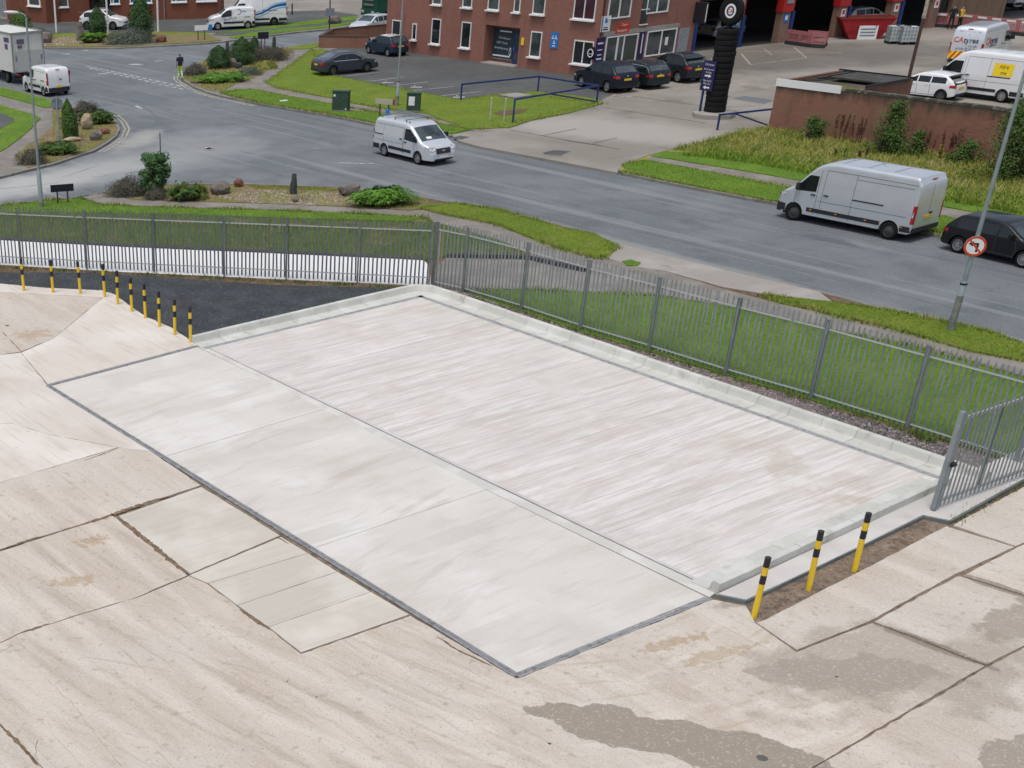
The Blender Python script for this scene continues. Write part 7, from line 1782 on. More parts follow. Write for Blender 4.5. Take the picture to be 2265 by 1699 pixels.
m = MB(); rows = []
for x, z1, w in ((6.25, 2.6, 1.1), (6.4, 2.68, 1.12), (7.2, 2.6, 1.12), (7.75, 1.7, 1.1), (7.95, 1.4, 1.06), (8.0, .6, 1.0)):
    rows.append([(x, -w, .55), (x, -w, z1 * .6 + .2), (x, -w * .92, z1), (x, w * .92, z1), (x, w, z1 * .6 + .2), (x, w, .55)])
m.grid(rows); m.add(rows[-1], [tuple(range(6))]); m.add(rows[0], [tuple(range(6))]); m.build('cab', P_WHITE, bl_, auto=radians(35))
for x in (1.6, 7.0):
    for sg in (1, -1): wheel(bl_, x, sg * 1.02, .42, .26, 'steel', M_steelrim)

# ------------------------------------------------------------------ green lorry at the top
hg = radians(205); gp = G(815, 45, ZR)
gl = thing('green_lorry', 'dark green lorry cab at the top edge by the office corner', 'lorry', gp, hg, GR_ROAD)
m = MB(); rows = []
for x, z0, z1, w in ((0, .75, 3.3, 1.2), (-.05, .75, 3.35, 1.22), (-1.9, .75, 3.45, 1.24), (-2.0, .75, 3.4, 1.22)):
    rows.append([(x, -w, z0), (x, -w, 2.0), (x - (.25 if x > -.1 else 0), -w * .95, z1), (x - (.25 if x > -.1 else 0), w * .95, z1), (x, w, 2.0), (x, w, z0)])
m.grid(rows); m.add(rows[0], [tuple(range(6))]); m.add(rows[-1], [tuple(range(6))]); m.build('cab', P_GREEN, gl, auto=radians(35))
m = MB(); m.add([(.02, -1.05, 2.0), (.02, 1.05, 2.0), (-.16, .98, 2.95), (-.16, -.98, 2.95)], [(0, 1, 2, 3)]); m.build('windscreen', M_vglass_l, gl)
m = MB(); m.box((.04, 0, 1.75), (.06, 1.6, .18)); m.box((.04, 0, 1.35), (.06, 1.6, .2)); m.build('grille_bar', M_chrome, gl)
m = MB(); m.box((.05, 0, .7), (.14, 2.35, .55)); m.build('bumper', P_GREEN, gl)
for sg in (1, -1):
    m = MB(); m.box((.13, sg * .85, .75), (.03, .45, .2)); m.build('headlamp', M_lamp, gl)
    m = MB(); m.box((-.1, sg * 1.38, 2.3), (.1, .18, .6)); m.build('mirror', M_trim, gl)
    for x in (-.95, -5.0): wheel(gl, x, sg * 1.0, .48, .3, 'steel', M_steelrim)
m = MB(); m.box((-4.6, 0, 1.0), (5.2, .9, .3)); m.build('chassis', M_dark, gl)
m = MB(); m.box((-5.0, 0, 2.2), (5.0, 2.4, 2.2)); m.build('load_body', mat('dark_green_body', (.02, .05, .035), rough=.6), gl)
# ================================================================== PLANTS AND STONES
def leaves(pts, nrm, size, rnd, jitter=.6, asp=.45):
    """one pointed leaf per point, facing roughly along nrm"""
    v = []; f = []
    for p, n in zip(pts, nrm):
        n = (n + Vector((rnd.uniform(-1, 1), rnd.uniform(-1, 1), rnd.uniform(-1, 1))) * jitter)
        if n.length < 1e-4: n = Vector((0, 0, 1))
        n.normalize(); a = n.orthogonal().normalized(); a.rotate(Matrix.Rotation(rnd.uniform(0, 6.3), 3, n)); b = n.cross(a)
        s = size * rnd.uniform(.6, 1.35); k = len(v)
        v += [tuple(p - a * s * .5), tuple(p + b * s * asp * .5), tuple(p + a * s * .6), tuple(p - b * s * asp * .5)]
        f.append((k, k + 1, k + 2, k + 3))
    return v, f
def blob(mb, c, r, n=2, seed=0, amp=.18, zs=1.0):
    bm = bmesh.new(); bmesh.ops.create_icosphere(bm, subdivisions=n, radius=1.0)
    rnd = random.Random(seed); o = Vector((rnd.uniform(-9, 9), rnd.uniform(-9, 9), rnd.uniform(-9, 9)))
    from mathutils import noise as N
    V = []
    for v in bm.verts:
        d = v.co.normalized(); k = 1 + amp * N.noise(d * 1.6 + o) + amp * .5 * N.noise(d * 4 + o)
        V.append((c[0] + d.x * r[0] * k, c[1] + d.y * r[1] * k, c[2] + d.z * r[2] * k))
    F = [tuple(v.index for v in f.verts) for f in bm.faces]; bm.free(); mb.add(V, F)
def stems(t, n, h, r, spread, seed):
    rnd = random.Random(seed); m = MB()
    for i in range(n):
        a = rnd.uniform(0, 6.3); s = spread * rnd.uniform(.2, 1); m.tube((0, 0, -.05), (cos(a) * s, sin(a) * s, h * rnd.uniform(.6, 1)), r, r * .4, 6)
    m.build('stem', M_bark, t)
def shrub(name, label, cat, px, w, h, mt, kind, n=2600, leaf=.09, seed=1, depth=None, z=.02, group=None, rz=0.0):
    if kind == 'spread': h *= 1.12; w *= 1.28; depth = (depth or w) * 1.15; leaf *= .85; n = int(n * 1.3)
    if kind == 'mound': w *= 1.12; leaf *= .75; n = int(n * 1.8)
    if kind == 'cone': leaf *= .72; n = int(n * 1.8)
    if kind == 'open': leaf *= .8; n = int(n * 1.4)
    t = thing(name, label, cat, G(*px, z), rz, group); rnd = random.Random(seed); depth = depth or w
    from mathutils import noise as N
    o = Vector((seed * 3.1, seed * 1.7, seed * .9)); P = []; Q = []
    if kind == 'cone':          # upright conifer: flame shaped, lumpy
        while len(P) < n:
            u = rnd.random(); a = rnd.uniform(0, 2 * pi)
            prof = (sin(pi * min(1, (u * .80 + .20))) ** .75) * (1 - .08 * u) if u < .98 else .1
            r = prof * (1 + .38 * N.noise(Vector((cos(a) * 1.8, sin(a) * 1.8, u * 4.5)) + o) + .2 * N.noise(Vector((cos(a) * 5, sin(a) * 5, u * 12)) + o)) * rnd.uniform(.62, 1.06)
            P.append(Vector((cos(a) * r * w / 2, sin(a) * r * depth / 2, u * h * (1 + .05 * N.noise(Vector((cos(a), sin(a), 0)) + o))))); Q.append(Vector((cos(a), sin(a), .6)))
        core = (w * .30, depth * .30, h * .40)
    elif kind == 'mound':       # heather and lavender: low dome bristling upwards
        while len(P) < n:
            a = rnd.uniform(0, 2 * pi); u = rnd.random(); el = math.asin(u)
            k = (1 + .4 * N.noise(Vector((cos(a) * cos(el) * 2.2, sin(a) * cos(el) * 2.2, u * 2)) + o)) * rnd.uniform(.62, 1.12)
            P.append(Vector((cos(a) * cos(el) * k * w / 2, sin(a) * cos(el) * k * depth / 2, max(.02, u * k * h)))); Q.append(Vector((cos(a) * .9, sin(a) * .9, .2)))
        core = (w * .36, depth * .36, h * .36)
    elif kind == 'spread':      # prostrate juniper: layered arching sprays
        ns = max(14, n // 46)
        for s_ in range(ns):
            a = rnd.uniform(0, 2 * pi); L = rnd.uniform(.45, 1.0); z0 = rnd.uniform(.05, .95) * h * (1.1 - .7 * L); base = rnd.uniform(0, .35)
            dirv = Vector((cos(a) * w / 2, sin(a) * depth / 2, 0)); side = Vector((-sin(a), cos(a), 0))
            for q in range(46):
                u = rnd.random(); wd = .20 * w * (1 - .65 * u) * rnd.uniform(-.5, .5)
                p = dirv * (base + (L - base) * u) + side * wd; p.z = z0 + .30 * h * sin(u * pi * .8) * (1 - abs(wd) / (w * .3)) + rnd.uniform(-.03, .03)
                p.z = max(.03, p.z); P.append(p); Q.append(Vector((cos(a) * .4, sin(a) * .4, 1.0)))
        core = (w * .34, depth * .34, h * .26)
    elif kind == 'pine':        # rounded clumps at the branch ends
        cl = []
        for i in range(80):
            a = rnd.uniform(0, 2 * pi); u = rnd.uniform(.12, 1.0); rr = (1 - (u - .45) ** 2 * 1.3) * rnd.uniform(.2, 1.0)
            cl.append((Vector((cos(a) * rr * w / 2, sin(a) * rr * depth / 2, u * h)), rnd.uniform(.10, .17) * w))
        for i in range(n):
            c, r = rnd.choice(cl); d = Vector((rnd.gauss(0, 1), rnd.gauss(0, 1), rnd.gauss(0, 1))).normalized(); P.append(c + d * r * rnd.uniform(.6, 1)); Q.append(d + Vector((0, 0, .5)))
        core = (w * .25, depth * .25, h * .30)
    else:                       # open bush or sapling: clumps along leaning branches
        cl = []
        for i in range(max(18, n // 90)):
            a = rnd.uniform(0, 2 * pi); u = rnd.random() ** .8; rr = (1 - u * .80) * rnd.uniform(.1, 1.0)
            cl.append((Vector((cos(a) * rr * w / 2, sin(a) * rr * depth / 2, u * h)), rnd.uniform(.07, .15) * w * (1 - .45 * u)))
        for i in range(n):
            c, r = rnd.choice(cl); d = Vector((rnd.gauss(0, 1), rnd.gauss(0, 1), rnd.gauss(0, .8))); P.append(c + d * r * .7); P[-1].z = max(.03, P[-1].z); Q.append(d.normalized() + Vector((0, 0, .7)))
        core = (w * .16, depth * .16, h * .25)
    v, f = leaves(P, Q, leaf, rnd, .5 if kind != 'spread' else .35, .30 if kind in ('spread', 'mound') else .5)
    mb = MB(); mb.v = v; mb.f = f; mb.mi = [0] * len(f); mb.cur = 1
    blob(mb, (0, 0, core[2]), (core[0], core[1], core[2]), 2, seed, .25)
    mb.build('foliage', [mt, M_core], t)
    stems(t, 4, h * .7, .03, w * .2, seed)
    return t
def rock(name, label, px, dims, mt, seed, rz=0.0, z=.03, amp=.22, cat='boulder', taper=0.0, flat=.0):
    t = thing(name, label, cat, G(*px, z), rz); m = MB(); blob(m, (0, 0, dims[2] * .42), (dims[0] / 2, dims[1] / 2, dims[2] * .58), 3, seed, amp)
    # faceted: quantise a little
    V = []
    for x, y, zz in m.v:
        k = 1 - taper * max(0, zz) / dims[2]; V.append((x * k, y * k, min(zz, dims[2] * (1 - flat))))
    m.v = V; o = m.build('stone', mt, t, auto=radians(28)); return t
def upright(label, px, w, d, h, mt, seed, rz=0, lean=0, cat='standing stone'):
    t = thing('standing_stone', label, cat, G(*px, .03), rz); rnd = random.Random(seed); m = MB(); rows = []
    for k in range(9):
        u = k / 8; s = 1 - .45 * u ** 1.6; r = []
        for i in range(8):
            a = 2 * pi * i / 8; q = rnd.uniform(.85, 1.1)
            r.append((cos(a) * w / 2 * s * q + lean * u * h, sin(a) * d / 2 * s * q, u * h))
        r.append(r[0]); rows.append(r)
    m.grid(rows); m.add(rows[-1][:-1], [tuple(range(8))]); m.build('stone', mt, t, auto=radians(30)); return t
# near planting bed
shrub('pine_shrub', 'rounded green pine shrub in front of the thin grey post', 'shrub', (345, 428), 1.6, 1.75, M_pine, 'pine', 8000, .10, 3, z=.05)
shrub('heather_shrub', 'dark heather mound left of the pine shrub', 'shrub', (283, 432), 1.85, .75, M_heather, 'mound', 3600, .10, 4, 1.2)
shrub('heather_shrub', 'smaller dark heather mound in front of the pine shrub', 'shrub', (345, 440), 1.0, .5, M_heather, 'mound', 1800, .09, 5, .9)
shrub('juniper_shrub', 'dark green spreading juniper right of the pine shrub', 'shrub', (412, 442), 1.8, .75, M_conifer_g, 'spread', 3400, .14, 6, 1.2)
shrub('grass_tuft', 'straw coloured grass tuft between juniper and grey boulder', 'plant', (446, 440), .5, .6, M_blade_dry, 'mound', 700, .18, 7)
rock('boulder', 'large grey boulder at the left of the pebble bed', (489, 428), (1.0, .8, .55), M_rock, 11, .3)
rock('boulder', 'red boulder behind the large grey boulder', (528, 412), (.52, .45, .35), M_redrock, 12, .9)
upright('dark slate standing stone on the pale pebbles', (648, 430), .38, .26, .92, M_slate, 13, .1, .06)
rock('boulder', 'flat topped grey boulder behind the bright juniper', (775, 431), (1.05, .75, .55), M_rock, 14, .15, flat=.12)
rock('boulder', 'small mossy stone in front of the standing stone', (653, 446), (.3, .25, .2), M_rock, 15)
shrub('juniper_shrub', 'large bright green spreading juniper on the near planting bed', 'shrub', (846, 453), 2.75, .74, M_juniper, 'spread', 10500, .15, 16, 1.6)
# left corner bed
shrub('conifer_shrub', 'dark upright conifer behind the round sign on the left corner', 'conifer', (154, 306), 1.0, 2.1, M_conifer_g, 'cone', 3600, .11, 21)
shrub('heather_shrub', 'large grey heather mound at the back of the left corner bed', 'shrub', (190, 254), 1.7, .75, M_heather, 'mound', 2400, .12, 22, 1.2)
shrub('heather_shrub', 'smaller grey heather mound at the back of the left corner bed', 'shrub', (222, 261), 1.1, .5, M_heather, 'mound', 1500, .11, 23, .9)
shrub('juniper_shrub', 'spreading juniper across the back of the left corner bed', 'shrub', (212, 274), 2.6, .7, M_conifer_g, 'spread', 4200, .16, 24, 1.2)
shrub('juniper_shrub', 'spreading juniper around the foot of the round sign post', 'shrub', (128, 340), 2.6, .6, M_conifer_g, 'spread', 4600, .15, 25, 1.5)
shrub('heather_shrub', 'dark heather mound at the tip of the left corner bed', 'shrub', (72, 362), 1.55, .65, M_heather, 'mound', 2800, .10, 26, 1.0)
rock('boulder', 'rough grey boulder near the kerb of the left corner bed', (213, 309), (.75, .6, .5), M_rock, 27)
rock('boulder', 'small red boulder near the kerb of the left corner bed', (233, 296), (.55, .45, .32), M_redrock, 28)
rock('boulder', 'tall tan sandstone block among the junipers', (193, 285), (.75, .6, .85), M_tanrock, 29, .4, amp=.3)
rock('boulder', 'flat tan stone at the foot of the left conifer', (160, 312), (1.0, .5, .22), M_tanrock, 30)
upright('thin slate slab behind the left conifer', (169, 305), .35, .14, 1.25, M_slate, 31, .5)
# mid island bed
shrub('conifer_shrub', 'rounded dark conifer at the front of the mid island', 'conifer', (484, 151), 1.9, 1.55, M_conifer, 'cone', 3200, .15, 41)
shrub('conifer_shrub', 'taller rounded dark conifer in the middle of the mid island', 'conifer', (535, 142), 2.1, 1.85, M_conifer, 'cone', 3600, .15, 42)
shrub('conifer_shrub', 'narrow dark conifer beside the dark name board', 'conifer', (562, 122), 1.1, 1.35, M_conifer, 'cone', 1500, .15, 43)
shrub('heather_shrub', 'wide brown heather mound at the back of the mid island', 'shrub', (594, 134), 2.9, 1.0, M_heather, 'mound', 3600, .14, 44, 1.6)
shrub('heather_shrub', 'low brown heather mound beside the walking person', 'shrub', (431, 166), 1.7, .7, M_heather, 'mound', 2200, .13, 45, 1.3)
shrub('juniper_shrub', 'broad bright green juniper carpet on the mid island', 'shrub', (488, 181), 3.6, .55, M_juniper, 'spread', 7200, .20, 46, 2.2)
shrub('lavender_shrub', 'grey leaved mound right of the juniper carpet', 'shrub', (552, 166), 1.6, .55, M_lavender, 'mound', 2000, .12, 47, 1.1)
shrub('grass_tuft', 'weedy yellow green tuft beside the mid island path', 'plant', (590, 152), 1.3, .5, M_blade_dry, 'mound', 1300, .2, 48, .9)
rock('boulder', 'pale rounded boulder between the two mid island conifers', (512, 148), (.85, .6, .6), M_rock, 49)
rock('boulder', 'dark pointed stone in front of the mid island conifers', (528, 151), (.6, .45, .42), M_slate, 50)
upright('thin dark slate behind the brown heather mound', (606, 116), .4, .2, 1.15, M_slate, 51, .3)
upright('square grey stone post behind the rounded conifer', (503, 128), .4, .3, 1.2, M_slate, 52)
# far island bed
shrub('conifer_shrub', 'rounded dark conifer above the box lorry', 'conifer', (48, 80), 2.3, 2.2, M_conifer_g, 'cone', 2600, .2, 61)
shrub('conifer_shrub', 'upright dark conifer in front of the far white car', 'conifer', (217, 83), 1.85, 2.5, M_conifer, 'cone', 2800, .2, 62)
shrub('conifer_shrub', 'tallest dark conifer right of the far white car', 'conifer', (312, 82), 2.4, 3.3, M_conifer, 'cone', 3400, .22, 63)
shrub('juniper_shrub', 'small bright juniper below the upright far conifer', 'shrub', (207, 95), 2.4, .9, M_juniper, 'spread', 2600, .2, 64, 1.4)
shrub('lavender_shrub', 'wide grey green lavender mass below the tallest conifer', 'shrub', (288, 97), 4.4, 1.15, M_lavender, 'mound', 3800, .2, 65, 2.0)
shrub('lavender_shrub', 'low grey green mound beside the far conifer above the lorry', 'shrub', (92, 88), 2.0, .8, M_lavender, 'mound', 1500, .18, 66, 1.4)
rock('boulder', 'brown boulder at the left of the far pebble bed', (102, 95), (1.1, .8, .9), M_rock, 67)
rock('boulder', 'red boulder at the right end of the far planting bed', (357, 94), (1.0, .7, .6), M_redrock, 68)
upright('tall brown standing stone on the far island', (178, 91), .8, .5, 1.55, M_rock, 69, .1, .04)
rock('boulder', 'grey mound of stones on the far grass verge', (740, 52), (1.3, .9, .7), M_rock, 70)
# rough ground below the wall
shrub('sapling', 'leafy green sapling growing against the middle of the brick wall', 'tree', (1960, 344), 3.0, 2.35, M_bush, 'open', 5200, .11, 81, 1.6, z=0)
shrub('bush', 'large green bush behind the right lamp column', 'bush', (2230, 400), 4.6, 3.3, M_bush, 'open', 9000, .12, 82, 2.6, z=0)
shrub('bush', 'low green bush at the left foot of the brick wall', 'bush', (1795, 312), 2.4, 1.15, M_bush, 'open', 2200, .11, 83, 1.2, z=0)
shrub('bush', 'low green growth right of the sapling', 'bush', (2022, 348), 2.2, 1.15, M_bush, 'open', 1700, .11, 84, 1.1, z=0)
shrub('bush', 'dark low growth under the right end of the brick wall', 'bush', (2132, 364), 2.4, 1.0, M_bush, 'open', 2200, .11, 85, 1.2, z=0)
def dock(px, seed, n, h, label):
    t = thing('dock_plant', label, 'plant', G(*px, 0)); rnd = random.Random(seed); m = MB(); P = []; Q = []
    for i in range(n):
        a = rnd.uniform(0, 6.3); s = rnd.uniform(.02, .35); hh = h * rnd.uniform(.7, 1.1); b = Vector((cos(a) * s, sin(a) * s, 0)); tp = b + Vector((cos(a) * .12, sin(a) * .12, hh)); m.tube(b, tp, .012, .006, 5)
        for k in range(60): u = rnd.uniform(.5, 1); P.append(b.lerp(tp, u) + Vector((rnd.gauss(0, .03), rnd.gauss(0, .03), 0))); Q.append(Vector((cos(a), sin(a), .3)))
    m.build('stem', M_dock, t); v, f = leaves(P, Q, .075, rnd, .8); mb = MB(); mb.v = v; mb.f = f; mb.mi = [0] * len(f); mb.build('seed_head', M_dock, t)
for i, (px, n, h, l) in enumerate((((1855, 317), 9, 1.35, 'brown dock spikes nearest the left part of the brick wall'), ((1898, 324), 9, 1.3, 'brown dock spikes just left of the sapling'), ((2047, 349), 6, 1.15, 'brown dock spikes right of the sapling'), ((2094, 356), 10, 1.3, 'brown dock spikes farthest right below the brick wall'), ((1850, 352), 2, .6, 'short dock spikes above the cab of the parked van'), ((1905, 356), 3, .6, 'short dock spikes above the roof of the parked van'))):
    dock(px, 90 + i, n, h, l)
shrub('ragwort', 'small yellow flowering weed right of the sapling', 'plant', (2076, 353), .5, .7, mat('yellow_flower', (.40, .36, .04), rough=.7), 'open', 260, .08, 99, z=0)
# weeds along the fence feet
M_weed = mat('weed_leaf', (.10, .15, .03), [dict(c=(.24, .20, .09), a=.8, s=1.5, lo=.5, hi=.62), dict(c=(.10, .06, .035), a=.8, s=2.2, lo=.56, hi=.66)], rough=.8)
def weeds(label, line, n, seed, hmax=.28):
    rnd = random.Random(seed); P = GP(line); v = []; f = []
    for i in range(n):
        k = rnd.randrange(len(P) - 1); u_ = rnd.random(); u_ += .02 * sin(u_ * 70 + seed) + .03 * sin(u_ * 23); p = P[k].lerp(P[k + 1], min(1, max(0, u_))); q = p + Vector((rnd.gauss(0, .10), rnd.gauss(0, .10), .02)); h = rnd.uniform(.04, hmax); a = rnd.uniform(0, 6.3); l = rnd.uniform(.1, .9) * h; w = rnd.uniform(.01, .028); j = len(v)
        v += [(q.x - w * sin(a), q.y + w * cos(a), q.z - .03), (q.x + w * sin(a), q.y - w * cos(a), q.z - .03), (q.x + cos(a) * l, q.y + sin(a) * l, q.z + h)]; f.append((j, j + 1, j + 2))
    mb = MB(); mb.v = v; mb.f = f; mb.mi = [0] * len(f); tag(mb.build('weeds', M_weed), label, 'weeds', kind='stuff')
weeds('scruffy weeds along the foot of the left palisade fence', [(0, 593), (341, 610), (633, 625), (940, 640)], 1900, 5, .13)
weeds('scruffy weeds along the foot of the right palisade fence', [(1023, 655), (1282, 737), (1603, 836), (2004, 958), (2060, 980)], 2600, 6, .15)
weeds('weeds at the concrete edge below the gate', [(2098, 1160), (2180, 1115), (2265, 1070)], 220, 7, .12)

def fringe(label, line, n, seed, m_, hmax=.16, z=.03, sd=.10):
    rnd = random.Random(seed); P = GP(line); seg = [(P[i + 1] - P[i]).length for i in range(len(P) - 1)]; v = []; f = []
    for i in range(n):
        k = rnd.choices(range(len(seg)), seg)[0]; p = P[k].lerp(P[k + 1], rnd.random()); g = .5 + .5 * sin(p.x * 3.1 + p.y * 2.3 + seed)
        q = p + Vector((rnd.gauss(0, sd * (.4 + g)), rnd.gauss(0, sd * (.4 + g)), z)); h = rnd.uniform(.03, hmax) * (.5 + g); a = rnd.uniform(0, 6.3); l = rnd.uniform(.3, 1.2) * h; w = rnd.uniform(.012, .03); j = len(v)
        v += [(q.x - w * sin(a), q.y + w * cos(a), q.z - .05), (q.x + w * sin(a), q.y - w * cos(a), q.z - .05), (q.x + cos(a) * l, q.y + sin(a) * l, q.z + h)]; f.append((j, j + 1, j + 2))
    mb = MB(); mb.v = v; mb.f = f; mb.mi = [0] * len(f); tag(mb.build('grass_fringe', m_), label, 'grass', kind='stuff')
M_fringe = mat('fringe_grass', (.19, .25, .035), [dict(c=(.30, .25, .10), a=.85, s=.8, lo=.48, hi=.62), dict(c=(.11, .16, .025), a=.7, s=2.0, lo=.5, hi=.65)], rough=.8)
fringe('ragged grass fringe along both edges of the near tapering verge', [(930, 462), (1005, 451), (1097, 465), (1244, 505), (1312, 519), (1361, 546), (1352, 562), (1325, 573), (1240, 552), (1160, 522), (1097, 497), (1000, 479), (930, 462)], 5200, 1, M_fringe, .10)
fringe('ragged grass fringe along the verge by the signed lamp column', [(1690, 656), (1841, 671), (1947, 686), (2052, 706), (2173, 733), (2300, 775), (2265, 801), (2143, 778), (1992, 733), (1841, 698), (1690, 656)], 4600, 2, M_fringe, .10)
fringe('ragged grass fringe along the far footway and cabinet verge', [(488, 206), (556, 199), (646, 215), (732, 230), (835, 250), (984, 277), (1042, 289), (900, 287), (732, 254), (578, 229), (488, 206)], 5200, 3, M_fringe, .14, .03, .14)
fringe('ragged grass fringe around the far lawn', [(588, 184), (691, 111), (715, 164), (882, 197), (1017, 222), (1120, 207), (1333, 230), (1182, 266), (1066, 287), (984, 268), (834, 238), (728, 217), (621, 197), (588, 184)], 6500, 4, M_fringe, .12, .03, .14)
fringe('ragged grass fringe along the verge behind the parked van', [(1376, 367), (1430, 356), (1530, 374), (1760, 421), (2084, 480), (2265, 515), (2265, 558), (2096, 520), (1900, 485), (1650, 435), (1450, 396), (1376, 380)], 6500, 5, M_fringe, .14, .03, .12)
fringe('ragged grass edge of the near strip by the street name board', [(0, 457), (92, 446), (178, 440), (217, 454), (325, 459), (600, 467), (771, 474), (945, 482)], 3600, 6, M_fringe, .14)
fringe('ragged grass edge of the right lawn', [(1030, 645), (1163, 642), (1298, 648), (1461, 656), (1630, 684), (1835, 732), (2052, 776), (2265, 838)], 3200, 7, M_fringe, .12)
# ================================================================== TYRE TOWER
tt = thing('tyre_tower', 'tall tower of stacked black tyres with a tyre emblem on top', 'tyre tower', G(1578, 258, .025), radians(-62))
m = MB(); m.lathe([(0, 0), (1.15, 0), (1.15, .22), (1.0, .28), (0, .28)], 10); m.build('plinth', M_crossing, tt, auto=radians(30))
tm = MB(); R_, w_ = .58, .284
tm.lathe([(R_ * .62, .02), (R_ * .93, 0), (R_ * .985, .02), (R_, .05), (R_, w_ - .05), (R_ * .985, w_ - .02), (R_ * .93, w_), (R_ * .62, w_ - .02), (R_ * .6, w_ / 2), (R_ * .62, .02)], 32)
t0 = tm.build('tyre', M_tyre, tt, auto=radians(60)); rnd = random.Random(8)
NT = 15
for k in range(NT):
    o = t0 if k == 0 else inst('tyre', t0, tt)
    o.location = (rnd.uniform(-.025, .025), rnd.uniform(-.025, .025), .29 + k * .285); o.rotation_euler = (rnd.uniform(-.02, .02), rnd.uniform(-.02, .02), rnd.uniform(0, 6))
zt = .29 + NT * .285
m = MB(); m.tube((0, 0, zt - .05), (0, 0, zt + .2), .14, .14, 10); m.build('neck', M_dark, tt)
m = MB(); m.lathe([(.36, -.12), (.62, -.155), (.72, -.12), (.76, -.05), (.76, .05), (.72, .12), (.62, .155), (.36, .12)], 32, 'Y', (0, 0, zt + .85)); et = m.build('top_tyre', M_tyre, tt, auto=radians(50))
m = MB(); m.lathe([(0, -.125), (.36, -.125), (.36, -.10), (0, -.10)], 28, 'Y', (0, 0, zt + .85)); m.build('emblem_disc', M_sign_white, et, auto=radians(40))
m = MB(); ring(m, .17, .25, 0, 24); m.v = [(x, -.128, z + zt + .85) for x, y, z in m.v]; m.build('emblem_ring', M_sign_purple, et)
lettering('CA', .26, M_sign_red, et, lambda u, v: (u, -.131, zt + .85 + v), bold=.008)
m = MB(); m.box((-.28, -.66, .29 + 6.6 * .285), (.84, .05, 1.55)); sb = m.build('sign_board', M_sign_purple, tt)
zc = .29 + 6.6 * .285
for s_, z, sz in (('CA tyres', .58, .17), ('All Customer', .33, .13), ('Parking', .18, .13), ('Main Road', -.25, .13), ('Way Out', -.40, .13)):
    lettering(s_, sz, M_sign_white, sb, lambda u, v, z=z: (-.28 + u, -.69, zc + z + v))
for z, s_ in ((0, 1), (-.6, -1)):
    m = MB(); pts = [(-.22, .04), (.05, .04), (.05, .1), (.22, 0), (.05, -.1), (.05, -.04), (-.22, -.04)]
    m.add([(-.28 + s_ * x, -.69, zc + z + y) for x, y in pts], [tuple(range(7))]); m.build('arrow', M_sign_white, sb)
m = MB(); m.box((-.52, -.58, 1.0), (.09, .09, 1.5)); m.build('support_post', M_blue_rail, tt)

# ================================================================== SKIP, TANKS, BARRIERS
sk = thing('skip', 'red waste skip with a white panel in front of the workshop', 'skip', G(1905, 84, .025), radians(-12))
def hull(m, low, high, z0, z1):
    V = [(x, y, z0) for x, y in low] + [(x, y, z1) for x, y in high]; m.add(V, [(0, 1, 5, 4), (1, 2, 6, 5), (2, 3, 7, 6), (3, 0, 4, 7), (3, 2, 1, 0)])
m = MB(); hull(m, [(-1.1, -.85), (1.1, -.85), (1.1, .85), (-1.1, .85)], [(-1.95, -.9), (1.95, -.9), (1.95, .9), (-1.95, .9)], .05, 1.45); m.build('hull', M_skip, sk)
m = MB(); hull(m, [(-1.05, -.8), (1.05, -.8), (1.05, .8), (-1.05, .8)], [(-1.88, -.84), (1.88, -.84), (1.88, .84), (-1.88, .84)], .15, 1.44); m.build('rusty_inside', M_rust, sk)
m = MB()
for y in (-.92, .92): m.box((0, y, 1.45), (3.95, .08, .09))
for x in (-1.95, 1.95): m.box((x, 0, 1.45), (.08, 1.9, .09))
m.build('rim', M_skip, sk)
m = MB(); m.box((0, -.93, .62), (3.0, .04, .06)); m.build('rib', M_skip, sk)
m = MB(); m.box((.1, -.97, .48), (1.35, .05, .95)); sp_ = m.build('panel', M_sign_white, sk)
for z in (.72, .5, .28): m = MB(); m.box((.1, -1.0, z), (1.05, .01, .1)); m.build('print', M_sign_grey, sp_)
for sg in (1, -1):
    for x in (-.6, .6): m = MB(); m.tube((x, sg * .9, .95), (x, sg * 1.05, .95), .05, .05, 10); m.build('lifting_lug', M_skip, sk)
ib = MB()
def ibc(label, px, rz):
    t = thing('tank', label, 'tank', G(*px, .025), rz, 'caged tanks beside the skip')
    m = MB(); m.box((0, 0, .68), (1.08, .94, .98)); o = m.build('bottle', M_ibc, t)
    m = MB()
    for k in range(6):
        x = -.57 + k * .228
        for y in (-.49, .49): m.box((x, y, .68), (.022, .022, 1.02))
    for k in range(5):
        y = -.49 + k * .245
        for x in (-.57, .57): m.box((x, y, .68), (.022, .022, 1.02))
    for k in range(5):
        z = .2 + k * .245
        for y in (-.5, .5): m.box((0, y, z), (1.18, .024, .024))
        for x in (-.58, .58): m.box((x, 0, z), (.024, 1.0, .024))
    m.build('cage', M_galv, t)
    m = MB()
    for x in (-.5, 0, .5): m.box((x, 0, .09), (.14, 1.0, .16))
    m.box((0, 0, .16), (1.2, 1.0, .03)); m.build('pallet', M_barrier_foot, t)
    m = MB(); m.lathe([(0, 1.17), (.12, 1.17), (.12, 1.22), (0, 1.22)], 12); m.build('lid', M_black, t)
ibc('left one of two white caged liquid tanks beside the red skip', (1978, 96), radians(-8)); ibc('right one of two white caged liquid tanks beside the red skip', (2003, 97.5), radians(-8))
